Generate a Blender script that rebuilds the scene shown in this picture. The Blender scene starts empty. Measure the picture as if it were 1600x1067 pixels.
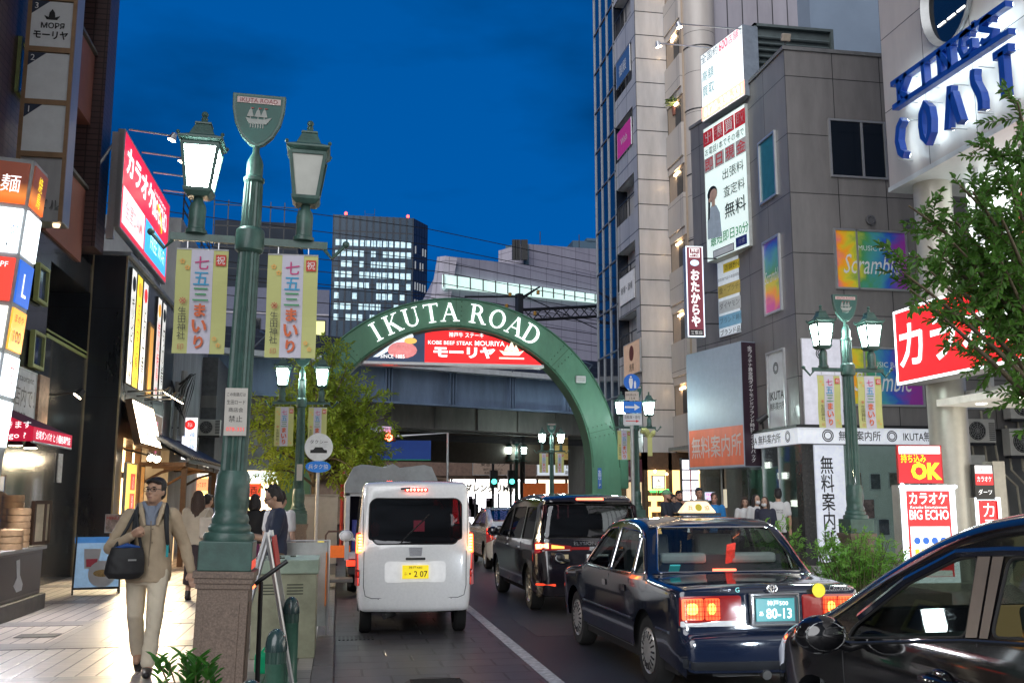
import bpy, bmesh, math, random
from mathutils import Vector, Matrix, noise as mnoise
from mathutils.geometry import delaunay_2d_cdt
R = math.radians
random.seed(7)
SC = bpy.context.scene
COL = SC.collection
# ------------------------------------------------------------------ camera
FPX, CAMH = 1555.0, 1.7
TH = math.atan(245 / FPX); AL = math.atan(272 / FPX * math.cos(TH))
cd = bpy.data.cameras.new('camera'); cam = bpy.data.objects.new('camera', cd); COL.objects.link(cam)
cd.sensor_width = 36; cd.lens = 36 * FPX / 1600; cd.clip_start = .1; cd.clip_end = 3000
cam.location = (0, 0, CAMH); cam.rotation_euler = (math.pi / 2 + TH, 0, -AL)
SC.camera = cam
# ------------------------------------------------------------------ world: twilight sky
W = bpy.data.worlds.new('World'); SC.world = W; W.use_nodes = True
nt = W.node_tree; bg = nt.nodes['Background']
sky = nt.nodes.new('ShaderNodeTexSky'); sky.sky_type = 'NISHITA'; sky.sun_disc = False
sky.sun_elevation = R(2); sky.sun_rotation = R(200); sky.air_density = 1.0; sky.dust_density = .3; sky.ozone_density = 5
bw = nt.nodes.new('ShaderNodeRGBToBW'); nt.links.new(sky.outputs[0], bw.inputs[0])   # its brightness; the dusk hue is given below
hs = nt.nodes.new('ShaderNodeMath'); hs.operation = 'POWER'; hs.inputs[1].default_value = .2; nt.links.new(bw.outputs[0], hs.inputs[0])
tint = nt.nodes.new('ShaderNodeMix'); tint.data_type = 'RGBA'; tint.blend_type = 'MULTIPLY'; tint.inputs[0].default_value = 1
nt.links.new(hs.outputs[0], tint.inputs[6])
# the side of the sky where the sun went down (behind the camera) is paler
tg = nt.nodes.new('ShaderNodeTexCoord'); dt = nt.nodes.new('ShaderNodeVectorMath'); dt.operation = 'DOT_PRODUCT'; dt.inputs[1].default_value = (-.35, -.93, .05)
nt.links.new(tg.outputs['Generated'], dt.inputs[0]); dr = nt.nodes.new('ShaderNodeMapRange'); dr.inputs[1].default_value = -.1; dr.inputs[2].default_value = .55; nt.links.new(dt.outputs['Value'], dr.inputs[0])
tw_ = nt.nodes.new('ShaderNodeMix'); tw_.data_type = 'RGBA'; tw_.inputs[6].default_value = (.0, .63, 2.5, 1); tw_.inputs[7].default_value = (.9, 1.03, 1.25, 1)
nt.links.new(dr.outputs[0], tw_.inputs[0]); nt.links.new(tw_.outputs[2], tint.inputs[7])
tc = nt.nodes.new('ShaderNodeTexCoord'); mp = nt.nodes.new('ShaderNodeMapping'); mp.inputs['Scale'].default_value = (2.2, 2.2, 6)
nz = nt.nodes.new('ShaderNodeTexNoise'); nz.inputs['Scale'].default_value = 1.3; nz.inputs['Detail'].default_value = 6
nt.links.new(tc.outputs['Generated'], mp.inputs[0]); nt.links.new(mp.outputs[0], nz.inputs['Vector'])
cr = nt.nodes.new('ShaderNodeValToRGB'); cr.color_ramp.elements[0].position = .40; cr.color_ramp.elements[1].position = .64
cr.color_ramp.elements[0].color = (1, 1, 1, 1); cr.color_ramp.elements[1].color = (.45, .46, .45, 1)
nt.links.new(nz.outputs[0], cr.inputs[0])
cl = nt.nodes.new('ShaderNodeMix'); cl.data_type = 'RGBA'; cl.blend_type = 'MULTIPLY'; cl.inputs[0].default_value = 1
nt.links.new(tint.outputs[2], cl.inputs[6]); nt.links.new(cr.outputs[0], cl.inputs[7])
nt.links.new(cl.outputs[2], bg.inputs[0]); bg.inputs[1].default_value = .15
# ------------------------------------------------------------------ last glow of the sunset from behind the camera
sl = bpy.data.lights.new('sun', 'SUN'); sun = bpy.data.objects.new('sun', sl); COL.objects.link(sun)
sl.energy = 2.7; sl.angle = R(60); sl.color = (.97, .97, 1)
sun.rotation_euler = (R(62), 0, R(-30))
SC.view_settings.view_transform = 'Standard'; SC.view_settings.look = 'None'
SC.view_settings.exposure = .28; SC.view_settings.gamma = 1
SC.cycles.use_denoising = True; SC.cycles.max_bounces = 6; SC.cycles.transparent_max_bounces = 12
SC.cycles.sample_clamp_indirect = 4; SC.cycles.caustics_reflective = False; SC.cycles.caustics_refractive = False

# ------------------------------------------------------------------ helpers
_fw = Vector((math.sin(AL) * math.cos(TH), math.cos(AL) * math.cos(TH), math.sin(TH)))
_rt = Vector((math.cos(AL), -math.sin(AL), 0)); _up = _rt.cross(_fw)
def at(px, py, y=None, x=None, z=None):
    """The point of the place seen at a photo pixel, at a known distance (y), building line (x) or height (z)."""
    d = _fw * FPX + _rt * (px - 800) - _up * (py - 533.5)
    k = y / d.y if y is not None else x / d.x if x is not None else (z - CAMH) / d.z
    return Vector((0, 0, CAMH)) + d * k
def lin(c):
    c = c / 255
    return c / 12.92 if c <= .04045 else ((c + .055) / 1.055) ** 2.4
def S(r, g, b): return (lin(r), lin(g), lin(b))

class MB:
    def __init__(s): s.v = []; s.f = []; s.m = []
    def add(s, vs, fs, mi=0):
        n = len(s.v); s.v += [tuple(v) for v in vs]; s.f += [tuple(i + n for i in f) for f in fs]; s.m += [mi] * len(fs); return s
    def bx(s, x0, x1, y0, y1, z0, z1, mi=0):
        return s.add([(x0, y0, z0), (x1, y0, z0), (x1, y1, z0), (x0, y1, z0), (x0, y0, z1), (x1, y0, z1), (x1, y1, z1), (x0, y1, z1)],
                     [(0, 3, 2, 1), (4, 5, 6, 7), (0, 1, 5, 4), (1, 2, 6, 5), (2, 3, 7, 6), (3, 0, 4, 7)], mi)
    def box(s, c, d, mi=0, rz=0, rx=0, ry=0):
        M = Matrix.Translation(c) @ Matrix.Rotation(rz, 4, 'Z') @ Matrix.Rotation(ry, 4, 'Y') @ Matrix.Rotation(rx, 4, 'X')
        a, b, e = d[0] / 2, d[1] / 2, d[2] / 2; t = MB().bx(-a, a, -b, b, -e, e)
        return s.add([M @ Vector(v) for v in t.v], t.f, mi)
    def quad(s, a, b, c, d, mi=0): return s.add([a, b, c, d], [(0, 1, 2, 3)], mi)
    def tube(s, pts, r, n=8, mi=0, cap=True):
        pts = [Vector(p) for p in pts]; rs = r if isinstance(r, (list, tuple)) else [r] * len(pts)
        vs = []; fs = []; ref = None
        for i, p in enumerate(pts):
            t = (pts[min(i + 1, len(pts) - 1)] - pts[max(i - 1, 0)]).normalized()
            if ref is None: ref = t.orthogonal().normalized()
            ref = (ref - t * ref.dot(t)); ref = ref.normalized() if ref.length > 1e-5 else t.orthogonal().normalized()
            b = t.cross(ref)
            vs += [p + (ref * math.cos(2 * math.pi * k / n) + b * math.sin(2 * math.pi * k / n)) * rs[i] for k in range(n)]
        for i in range(len(pts) - 1):
            fs += [(i * n + k, i * n + (k + 1) % n, (i + 1) * n + (k + 1) % n, (i + 1) * n + k) for k in range(n)]
        if cap: fs += [tuple(range(n - 1, -1, -1)), tuple(range((len(pts) - 1) * n, len(pts) * n))]
        return s.add(vs, fs, mi)
    def lathe(s, prof, c=(0, 0, 0), n=20, mi=0, flute=0, axis='Z', cap=True):
        vs = []; fs = []
        for r, z in prof:
            for k in range(n):
                a = 2 * math.pi * k / n; rr = r * (1 - flute * (k % 2)); x, y = rr * math.cos(a), rr * math.sin(a)
                vs.append((c[0] + x, c[1] + y, c[2] + z) if axis == 'Z' else (c[0] + z, c[1] + x, c[2] + y) if axis == 'X' else (c[0] + y, c[1] + z, c[2] + x))
        for i in range(len(prof) - 1):
            fs += [(i * n + k, i * n + (k + 1) % n, (i + 1) * n + (k + 1) % n, (i + 1) * n + k) for k in range(n)]
        if cap: fs += [tuple(range(n - 1, -1, -1)), tuple(range((len(prof) - 1) * n, len(prof) * n))]
        return s.add(vs, fs, mi)
    def prism(s, poly, a0, a1, axis='Y', mi=0):
        g = {'X': lambda p, a: (a, p[0], p[1]), 'Y': lambda p, a: (p[0], a, p[1]), 'Z': lambda p, a: (p[0], p[1], a)}[axis]
        n = len(poly)
        return s.add([g(p, a0) for p in poly] + [g(p, a1) for p in poly],
                     [tuple(range(n)), tuple(range(2 * n - 1, n - 1, -1))] + [(i, n + i, n + (i + 1) % n, (i + 1) % n) for i in range(n)], mi)
    def sph(s, c, r, mi=0, n=12, m=8):
        r = r if isinstance(r, (list, tuple)) else (r, r, r); vs = []; fs = []
        for i in range(m + 1):
            a = math.pi * (i / m) - math.pi / 2
            for k in range(n):
                b = 2 * math.pi * k / n
                vs.append((c[0] + r[0] * math.cos(a) * math.cos(b), c[1] + r[1] * math.cos(a) * math.sin(b), c[2] + r[2] * math.sin(a)))
        for i in range(m): fs += [(i * n + k, i * n + (k + 1) % n, (i + 1) * n + (k + 1) % n, (i + 1) * n + k) for k in range(n)]
        return s.add(vs, fs, mi)
    def frustum(s, c, w0, w1, z0, z1, mi=0, d0=None, d1=None):
        d0 = w0 if d0 is None else d0; d1 = w1 if d1 is None else d1; x, y = c
        vs = [(x + sx * w / 2, y + sy * d / 2, z) for w, d, z in ((w0, d0, z0), (w1, d1, z1)) for sx, sy in ((-1, -1), (1, -1), (1, 1), (-1, 1))]
        return s.add(vs, [(0, 3, 2, 1), (4, 5, 6, 7), (0, 1, 5, 4), (1, 2, 6, 5), (2, 3, 7, 6), (3, 0, 4, 7)], mi)
    def merge(s, o, M=None, off=0): return s._mm(o, M, off)
    def _mm(s, o, M, off):
        n = len(s.v); s.v += [tuple(M @ Vector(v)) if M else v for v in o.v]; s.f += [tuple(i + n for i in f) for f in o.f]; s.m += [m + off for m in o.m]; return s
    def build(s, name, mats, parent=None, smooth=0, bevel=0, weld=0, loc=None, seg=2):
        me = bpy.data.meshes.new(name); me.from_pydata(s.v, [], s.f)
        mats = mats if isinstance(mats, (list, tuple)) else [mats]
        for m in mats: me.materials.append(m)
        me.polygons.foreach_set('material_index', s.m)
        if weld or True:
            bm = bmesh.new(); bm.from_mesh(me)
            if weld: bmesh.ops.remove_doubles(bm, verts=bm.verts, dist=weld)
            bmesh.ops.recalc_face_normals(bm, faces=bm.faces) if weld >= 0 else None
            uv = bm.loops.layers.uv.new('box')
            for f in bm.faces:
                n = f.normal
                if abs(n.z) > .8: ax, ay = Vector((1, 0, 0)), Vector((0, 1, 0))
                else: ax = Vector((-n.y, n.x, 0)).normalized(); ay = Vector((0, 0, 1))
                for l in f.loops: l[uv].uv = (l.vert.co.dot(ax), l.vert.co.dot(ay))
            bm.to_mesh(me); bm.free()
        if smooth: me.shade_smooth(); me.set_sharp_from_angle(angle=R(smooth))
        o = bpy.data.objects.new(name, me); COL.objects.link(o)
        if parent is not None: o.parent = parent
        if loc is not None: o.location = loc
        if bevel:
            b = o.modifiers.new('bevel', 'BEVEL'); b.width = bevel; b.segments = seg; b.limit_method = 'ANGLE'; b.angle_limit = R(40)
        return o
def tag(o, label, cat, group=None, kind=None):
    if label: o['label'] = label
    if cat: o['category'] = cat
    if group: o['group'] = group
    if kind: o['kind'] = kind
    return o
def struct(o): o['kind'] = 'structure'; return o
def thing(name, label, cat, loc=(0, 0, 0), rz=0, group=None):
    o = bpy.data.objects.new(name, None); COL.objects.link(o); o.location = loc; o.rotation_euler = (0, 0, rz); o.empty_display_size = .2
    return tag(o, label, cat, group)
def dup(o, loc=None, rz=None, label=None, parent=None):
    c = o.copy(); COL.objects.link(c); c.parent = parent
    if loc is not None: c.location = loc
    if rz is not None: c.rotation_euler = (0, 0, rz)
    if label: c['label'] = label
    for ch in [k for k in bpy.data.objects if k.parent == o]: dup(ch, parent=c)
    return c

# ------------------------------------------------------------------ materials
_M = {}
def mat(name, c, rough=.6, metal=0, var=.2, scale=5, bump=0, emit=0, ecol=None, coat=0, spec=.5, trans=0, bscale=None, streak=0):
    if name in _M: return _M[name]
    m = bpy.data.materials.new(name); _M[name] = m; m.use_nodes = True; t = m.node_tree; b = t.nodes['Principled BSDF']
    b.inputs['Base Color'].default_value = (*c, 1); b.inputs['Roughness'].default_value = rough; b.inputs['Metallic'].default_value = metal
    b.inputs['Coat Weight'].default_value = coat; b.inputs['Coat Roughness'].default_value = .04; b.inputs['Specular IOR Level'].default_value = spec
    b.inputs['Transmission Weight'].default_value = trans
    if emit:
        b.inputs['Emission Color'].default_value = (*(ecol or c), 1); b.inputs['Emission Strength'].default_value = emit
        m.cycles.emission_sampling = 'AUTO' if emit > 1.5 else 'NONE'
    if var or bump:
        tx = t.nodes.new('ShaderNodeTexCoord'); n = t.nodes.new('ShaderNodeTexNoise'); n.inputs['Scale'].default_value = scale
        n.inputs['Detail'].default_value = 5; n.inputs['Roughness'].default_value = .65
        mpg = t.nodes.new('ShaderNodeMapping'); t.links.new(tx.outputs['Object'], mpg.inputs[0]); t.links.new(mpg.outputs[0], n.inputs['Vector'])
        if streak: mpg.inputs['Scale'].default_value = (1, 1, streak)
        if var:
            rp = t.nodes.new('ShaderNodeMapRange'); rp.inputs['From Min'].default_value = .3; rp.inputs['From Max'].default_value = .7
            rp.inputs['To Min'].default_value = 1 - var; rp.inputs['To Max'].default_value = 1 + var * .6
            t.links.new(n.outputs[0], rp.inputs[0])
            mx = t.nodes.new('ShaderNodeMix'); mx.data_type = 'RGBA'; mx.blend_type = 'MULTIPLY'; mx.inputs[0].default_value = 1
            mx.inputs[6].default_value = (*c, 1); t.links.new(rp.outputs[0], mx.inputs[7]); t.links.new(mx.outputs[2], b.inputs['Base Color'])
            rr = t.nodes.new('ShaderNodeMapRange'); rr.inputs['To Min'].default_value = max(.02, rough - .08); rr.inputs['To Max'].default_value = min(1, rough + .1)
            t.links.new(n.outputs[0], rr.inputs[0]); t.links.new(rr.outputs[0], b.inputs['Roughness'])
        if bump:
            n2 = t.nodes.new('ShaderNodeTexNoise'); n2.inputs['Scale'].default_value = bscale or scale * 8; n2.inputs['Detail'].default_value = 4
            t.links.new(tx.outputs['Object'], n2.inputs['Vector'])
            bp = t.nodes.new('ShaderNodeBump'); bp.inputs['Strength'].default_value = bump; bp.inputs['Distance'].default_value = .02
            t.links.new(n2.outputs[0], bp.inputs['Height']); t.links.new(bp.outputs[0], b.inputs['Normal'])
    return m
def tiles(name, c1, c2, mortar, w, h, ms, rough=.5, off=0, var=.12, bump=.3, rot=0, shift=(0, 0), coat=0, cross=None):
    """A wall or floor laid in tiles, panels or setts of w x h metres."""
    if name in _M: return _M[name]
    m = mat(name, c1, rough, var=0, coat=coat); t = m.node_tree; b = t.nodes['Principled BSDF']
    uv = t.nodes.new('ShaderNodeUVMap'); uv.uv_map = 'box'; mp_ = t.nodes.new('ShaderNodeMapping'); mp_.inputs['Rotation'].default_value = (0, 0, rot); mp_.inputs['Location'].default_value = (*shift, 0)
    t.links.new(uv.outputs[0], mp_.inputs[0])
    br = t.nodes.new('ShaderNodeTexBrick'); br.offset = off; br.inputs['Scale'].default_value = 1
    br.inputs['Color1'].default_value = (*c1, 1); br.inputs['Color2'].default_value = (*c2, 1); br.inputs['Mortar'].default_value = (*mortar, 1)
    br.inputs['Brick Width'].default_value = w; br.inputs['Row Height'].default_value = h; br.inputs['Mortar Size'].default_value = ms; br.inputs['Mortar Smooth'].default_value = .2
    t.links.new(mp_.outputs[0], br.inputs['Vector'])
    tx = t.nodes.new('ShaderNodeTexCoord'); n = t.nodes.new('ShaderNodeTexNoise'); n.inputs['Scale'].default_value = 1.1; n.inputs['Detail'].default_value = 7; n.inputs['Roughness'].default_value = .7
    sm = t.nodes.new('ShaderNodeMapping'); sm.inputs['Scale'].default_value = (1.3, 1.3, .28); t.links.new(tx.outputs['Object'], sm.inputs[0]); t.links.new(sm.outputs[0], n.inputs['Vector'])
    rp = t.nodes.new('ShaderNodeMapRange'); rp.inputs['From Min'].default_value = .3; rp.inputs['From Max'].default_value = .7
    rp.inputs['To Min'].default_value = 1 - var; rp.inputs['To Max'].default_value = 1 + var; t.links.new(n.outputs[0], rp.inputs[0])
    mx = t.nodes.new('ShaderNodeMix'); mx.data_type = 'RGBA'; mx.blend_type = 'MULTIPLY'; mx.inputs[0].default_value = 1
    src = br.outputs[0]
    if cross:
        b2 = t.nodes.new('ShaderNodeTexBrick'); b2.offset = 0; b2.inputs['Scale'].default_value = 1; b2.inputs['Color1'].default_value = (1, 1, 1, 1); b2.inputs['Color2'].default_value = (.86, .86, .87, 1); b2.inputs['Mortar'].default_value = (.62, .6, .58, 1)
        b2.inputs['Brick Width'].default_value = w; b2.inputs['Row Height'].default_value = cross; b2.inputs['Mortar Size'].default_value = .006; t.links.new(mp_.outputs[0], b2.inputs['Vector'])
        m2 = t.nodes.new('ShaderNodeMix'); m2.data_type = 'RGBA'; m2.blend_type = 'MULTIPLY'; m2.inputs[0].default_value = 1; t.links.new(br.outputs[0], m2.inputs[6]); t.links.new(b2.outputs[0], m2.inputs[7]); src = m2.outputs[2]
    t.links.new(src, mx.inputs[6]); t.links.new(rp.outputs[0], mx.inputs[7]); t.links.new(mx.outputs[2], b.inputs['Base Color'])
    bp = t.nodes.new('ShaderNodeBump'); bp.inputs['Strength'].default_value = bump; bp.inputs['Distance'].default_value = .01; bp.invert = True
    t.links.new(br.outputs['Fac'], bp.inputs['Height']); t.links.new(bp.outputs[0], b.inputs['Normal'])
    rr = t.nodes.new('ShaderNodeMapRange'); rr.inputs['To Min'].default_value = max(.05, rough - .15); rr.inputs['To Max'].default_value = rough + .15
    t.links.new(n.outputs[0], rr.inputs[0]); t.links.new(rr.outputs[0], b.inputs['Roughness'])
    return m
def glow(name, c, k=1.0, var=0):
    """A lit surface (lamp, lit sign, screen)."""
    m = mat('glow_' + name, tuple(min(1, x) * .8 for x in c), .35, var=0, emit=k, ecol=c)
    return m
def glass(name, c, clear, rough=.03, f0=.05, f1=.6):
    if name in _M: return _M[name]
    m = bpy.data.materials.new(name); _M[name] = m; m.use_nodes = True; t = m.node_tree; t.nodes.remove(t.nodes['Principled BSDF'])
    out = t.nodes['Material Output']; tr = t.nodes.new('ShaderNodeBsdfTransparent'); tr.inputs[0].default_value = (*[clear * x for x in c], 1)
    gl = t.nodes.new('ShaderNodeBsdfGlossy'); gl.inputs['Roughness'].default_value = rough; gl.inputs[0].default_value = (.95, .97, 1, 1)
    fr = t.nodes.new('ShaderNodeLayerWeight'); fr.inputs[0].default_value = .25
    mr = t.nodes.new('ShaderNodeMapRange'); mr.inputs['To Min'].default_value = f0; mr.inputs['To Max'].default_value = f1; t.links.new(fr.outputs['Fresnel'], mr.inputs[0])
    mx = t.nodes.new('ShaderNodeMixShader'); t.links.new(mr.outputs[0], mx.inputs[0]); t.links.new(tr.outputs[0], mx.inputs[1]); t.links.new(gl.outputs[0], mx.inputs[2])
    t.links.new(mx.outputs[0], out.inputs[0])
    return m

# ------------------------------------------------------------------ lettering
TMP = bpy.data.scenes.new('workbench')  # text and skins are turned into meshes here, then it is removed
_T = {}
def text_mesh(body, bold=0, shear=0):
    k = (body, bold, shear)
    if k in _T: return _T[k]
    c = bpy.data.curves.new('lettering', 'FONT'); c.body = body; c.align_x = 'CENTER'; c.resolution_u = 2; c.space_line = .96 if '\n' in body else .82; c.offset = bold; c.shear = shear
    o = bpy.data.objects.new('lettering', c); TMP.collection.objects.link(o); TMP.view_layers[0].update(); dg = TMP.view_layers[0].depsgraph
    me = bpy.data.meshes.new_from_object(o.evaluated_get(dg))
    vs = [tuple(v.co) for v in me.vertices]; fs = [tuple(p.vertices) for p in me.polygons]
    bpy.data.objects.remove(o); bpy.data.curves.remove(c); bpy.data.meshes.remove(me)
    x0, x1 = min(v[0] for v in vs), max(v[0] for v in vs); y0, y1 = min(v[1] for v in vs), max(v[1] for v in vs)
    vs = [((v[0] - (x0 + x1) / 2), (v[1] - (y0 + y1) / 2)) for v in vs]
    _T[k] = (vs, fs, x1 - x0, y1 - y0); return _T[k]
def put_text(mb, body, cx, cz, h, y, mi=0, w=None, bold=0, vert=False, shear=0, rot=0):
    """Letters standing in the local xz plane at depth y, facing -y, fitted to height h (and width w)."""
    if any('\u3400' <= ch <= '\u9fff' for ch in body): bold = min(bold, .008)
    if vert: body = '\n'.join(body.replace('ー', '｜'))
    vs, fs, tw, th = text_mesh(body, bold, shear); ky = h / max(th, 1e-4); kx = (w / max(tw, 1e-4)) if w else ky
    ca, sa = math.cos(rot), math.sin(rot)
    mb.add([(cx + (v[0] * kx) * ca - v[1] * ky * sa, y, cz + v[0] * kx * sa + v[1] * ky * ca) for v in vs], fs, mi)
# ================================================================== palette
ASPH = mat('asphalt', (.027, .029, .035), .42, var=.4, scale=1.3, bump=.6, bscale=110)
SETT = tiles('dark_setts', (.036, .037, .045), (.052, .050, .055), (.008, .008, .010), .55, .42, .014, .42, off=.5, var=.4, bump=.8)
PAVE = tiles('pale_paving', (.54, .49, .44), (.50, .45, .41), (.07, .06, .055), .175, 80, .011, .36, off=0, var=.16, bump=.4, cross=.105)
BAND = tiles('grey_paving', (.27, .25, .25), (.23, .215, .215), (.05, .045, .04), .6, .3, .006, .36, var=.22)
KERB = mat('kerb_stone', (.15, .14, .13), .6, var=.3, scale=6, bump=.3)
LINE = mat('road_paint', (.50, .50, .51), .55, var=.6, scale=14)
GRANB = tiles('black_granite', (.03, .031, .034), (.042, .042, .045), (.006, .006, .007), .9, .75, .006, .16, var=.35, bump=.15, coat=.3)
BROWNT = tiles('brown_tile', (.085, .050, .050), (.065, .040, .042), (.022, .016, .016), .24, .12, .012, .4, var=.2)
TERRA = mat('terracotta_panel', (.22, .085, .06), .6, var=.15)
STEEL = mat('brushed_steel', (.42, .42, .42), .38, metal=.8, var=.2, scale=3, streak=.2)
ALU = mat('aluminium', (.55, .56, .57), .35, metal=.7, var=.1)
DARKM = mat('dark_metal', (.02, .021, .023), .45, var=.2)
GREENP = mat('green_lamp_paint', (.046, .108, .09), .45, var=.4, scale=7, bump=.12, coat=.15)
GREENA = mat('green_arch_paint', (.078, .215, .135), .5, var=.3, scale=1.6, streak=.35, bump=.08, coat=.05)
STONE = mat('granite_pedestal', (.21, .155, .12), .55, var=.5, scale=70, bump=.15)
WHITEP = mat('white_panel', (.62, .64, .66), .5, var=.1)
CREAM = mat('cream_paint', (.50, .47, .40), .5, var=.15)
BLACK = mat('black_plastic', (.012, .012, .013), .4, var=.1)
RUBBER = mat('rubber', (.012, .012, .012), .8, var=.2, scale=20)
REDP = mat('red_paint', (.55, .03, .03), .45, var=.1)
WOOD = mat('dark_wood', (.10, .055, .03), .6, var=.35, scale=6)
GRAYCL = tiles('grey_cladding', (.19, .18, .175), (.175, .166, .162), (.018, .018, .018), 1.32, 1.55, .012, .42, var=.24, bump=.4, coat=.1)
BEIGECL = tiles('beige_cladding', (.47, .455, .45), (.44, .425, .42), (.03, .03, .03), 1.3, 1.0, .022, .4, var=.2, bump=.4, coat=.1)
RIBCL = tiles('ribbed_cladding', (.34, .32, .36), (.31, .295, .33), (.03, .03, .035), .62, 9., .025, .4, var=.12, bump=.4)
PALECL = tiles('pale_cladding', (.52, .47, .43), (.49, .45, .41), (.03, .03, .03), 1.45, 1.6, .010, .42, var=.10, bump=.4, coat=.1)
CURTAIN = mat('curtain_glass', (.008, .012, .022), .05, var=.2, scale=.5, coat=.5)
DGLASS = mat('dark_glass', (.006, .010, .016), .04, var=.1, coat=.5)
CONC = mat('viaduct_concrete', (.20, .19, .18), .75, var=.4, scale=1.2, bump=.3, streak=.25)
GIRD = mat('viaduct_girder', (.14, .20, .30), .6, var=.45, scale=.9, streak=.25, bump=.15)
OLIVE = mat('green_frame', (.30, .34, .12), .5)
WARM = (1, .72, .38)
def lettering(cols, parent, items, name='lettering'):
    """items: (text, x, z, height, colour index, depth y, options)"""
    mb = MB()
    for t in items: put_text(mb, t[0], t[1], t[2], t[3], t[5] if len(t) > 5 else 0, t[4], **(t[6] if len(t) > 6 else {}))
    return mb.build(name, cols, parent, weld=-1)
def G_(n, c, k=1): return glow(n, c, k)
LW = G_('white_letter', (1, 1, 1), 1.1); LR = G_('red_letter', (.75, .02, .02), .9); LK = mat('black_ink', (.008, .008, .008), .5, var=0)
LB = G_('blue_letter', (.02, .12, .5), .8); LY = G_('yellow_letter', (1, .8, .02), 1)
IW = mat('white_ink', (.75, .75, .75), .5, var=0); IR = mat('red_ink', (.6, .02, .03), .5, var=0); IG = mat('green_ink', (.02, .3, .1), .5, var=0)
def sign(name, label, cat, loc, w, h, d, rz, face, frame=ALU, texts=(), cols=(LK,), group=None, fr=.03, tilt=0, extra=None, side=None):
    """A box sign: case, face, lettering. loc = centre of its face."""
    t = thing(name, label, cat, loc, rz, group); t.rotation_euler = (tilt, 0, rz)
    MB().bx(-w / 2, w / 2, .012, d, -h / 2, h / 2).build('case', side or frame, t, bevel=.006)
    m = MB(); m.bx(-w / 2, w / 2, -.008, .012, -h / 2, -h / 2 + fr); m.bx(-w / 2, w / 2, -.008, .012, h / 2 - fr, h / 2)
    m.bx(-w / 2, -w / 2 + fr, -.008, .012, -h / 2 + fr, h / 2 - fr); m.bx(w / 2 - fr, w / 2, -.008, .012, -h / 2 + fr, h / 2 - fr); m.build('frame', frame, t)
    MB().bx(-w / 2 + fr, w / 2 - fr, .0, .012, -h / 2 + fr, h / 2 - fr).build('face', face, t)
    if extra: extra(t)
    if texts: lettering(list(cols), t, [(x[0], x[1], x[2], x[3], x[4] if len(x) > 4 else 0, -.012, x[5] if len(x) > 5 else {}) for x in texts])
    return t
def patch(name, m, parent, x0, x1, z0, z1, y=-.006): return MB().bx(x0, x1, y, y + .006, z0, z1).build(name, m, parent)

# ================================================================== ground
struct(MB().bx(-400, 400, -60, 900, -.3, -.012).build('ground', ASPH))
struct(MB().bx(0, 8.0, -12, 110, -.2, 0).build('road', ASPH))
struct(MB().bx(.002, 1.98, -12, 44, .0005, .006).build('parking_strip', SETT))
struct(MB().bx(1.99, 2.13, 5, 60, .0005, .006).build('lane_line', LINE))
struct(MB().bx(-9, -.2, -12, 110, -.2, .13).build('pavement', PAVE))
struct(MB().bx(8.2, 40, -12, 110, -.2, .13).build('pavement', PAVE))
mb = MB()
for i in range(60): mb.bx(-.2, 0, -12 + i * 2, -12 + i * 2 + 1.99, -.2, .135)
struct(mb.build('kerb', KERB, bevel=.015))
mb = MB()
for i in range(60): mb.bx(8.0, 8.2, -12 + i * 2, -12 + i * 2 + 1.99, -.2, .135)
struct(mb.build('kerb', KERB, bevel=.015))
mb = MB()
for y in (9.3, 11.55, 13.6, 16.4, 19.4, 23.5, 28): mb.bx(-5.3, -.2, y, y + .45, .1305, .136)
mb.bx(-5.3, -4.2, 9.75, 11.5, .1305, .136); mb.bx(-3.1, -2.55, 12.0, 13.6, .1305, .136); mb.bx(-.62, -.2, 4, 9.3, .1305, .135)
struct(mb.build('paving_bands', BAND))
for i, (x, y, w, l, m_) in enumerate(((3.3, 5.2, 1.5, 4.5, (.021, .022, .027)), (2.5, 12.6, 2.2, 2.0, (.034, .035, .04)), (4.6, 20, 1.2, 9, (.02, .021, .025)))): struct(MB().bx(x, x + w, y, y + l, .0005, .004).build('asphalt_patch', mat('patch_%d' % i, m_, .45, var=.3, scale=3, bump=.6, bscale=110)))
for x, y, lb in ((2.75, 7.3, 'round iron manhole cover in the lane beside the white line'), (.95, 9.6, 'round iron manhole cover among the setts behind the white van')):
    t = MB().lathe([(.31, .0065), (.30, .012), (.27, .010), (.26, .012), (.0, .012)], (x, y, 0), 28); [t.tube([(x - .24, y + .06 * k, .013), (x + .24, y + .06 * k, .013)], .008, 4) for k in range(-3, 4)]; tag(t.build('manhole_cover', mat('cast_iron', (.03, .028, .027), .45, metal=.6, var=.4)), lb, 'manhole cover')
# drain grate and small covers
g = MB(); g.bx(.04, .5, 12.6, 13.0, .001, .004)
for i in range(9): g.bx(.05 + i * .05, .075 + i * .05, 12.62, 12.98, .004, .014)
tag(g.build('drain_grate', DARKM), 'dark iron drain grate in the gutter behind the white van', 'drain grate')
for (x, y, w, l, lb) in ((-2.75, 15.0, .5, .35, 'small metal utility cover in the paving beside the walking man'), (-3.3, 17.4, .4, .5, 'metal utility cover in the paving before the menu easel'), (-3.6, 12.5, .45, .3, 'thin metal cover in the paving near the dumpling stand')):
    tag(MB().bx(x, x + w, y, y + l, .1365, .141).build('utility_cover', DARKM, bevel=.002), lb, 'utility cover')

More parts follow.
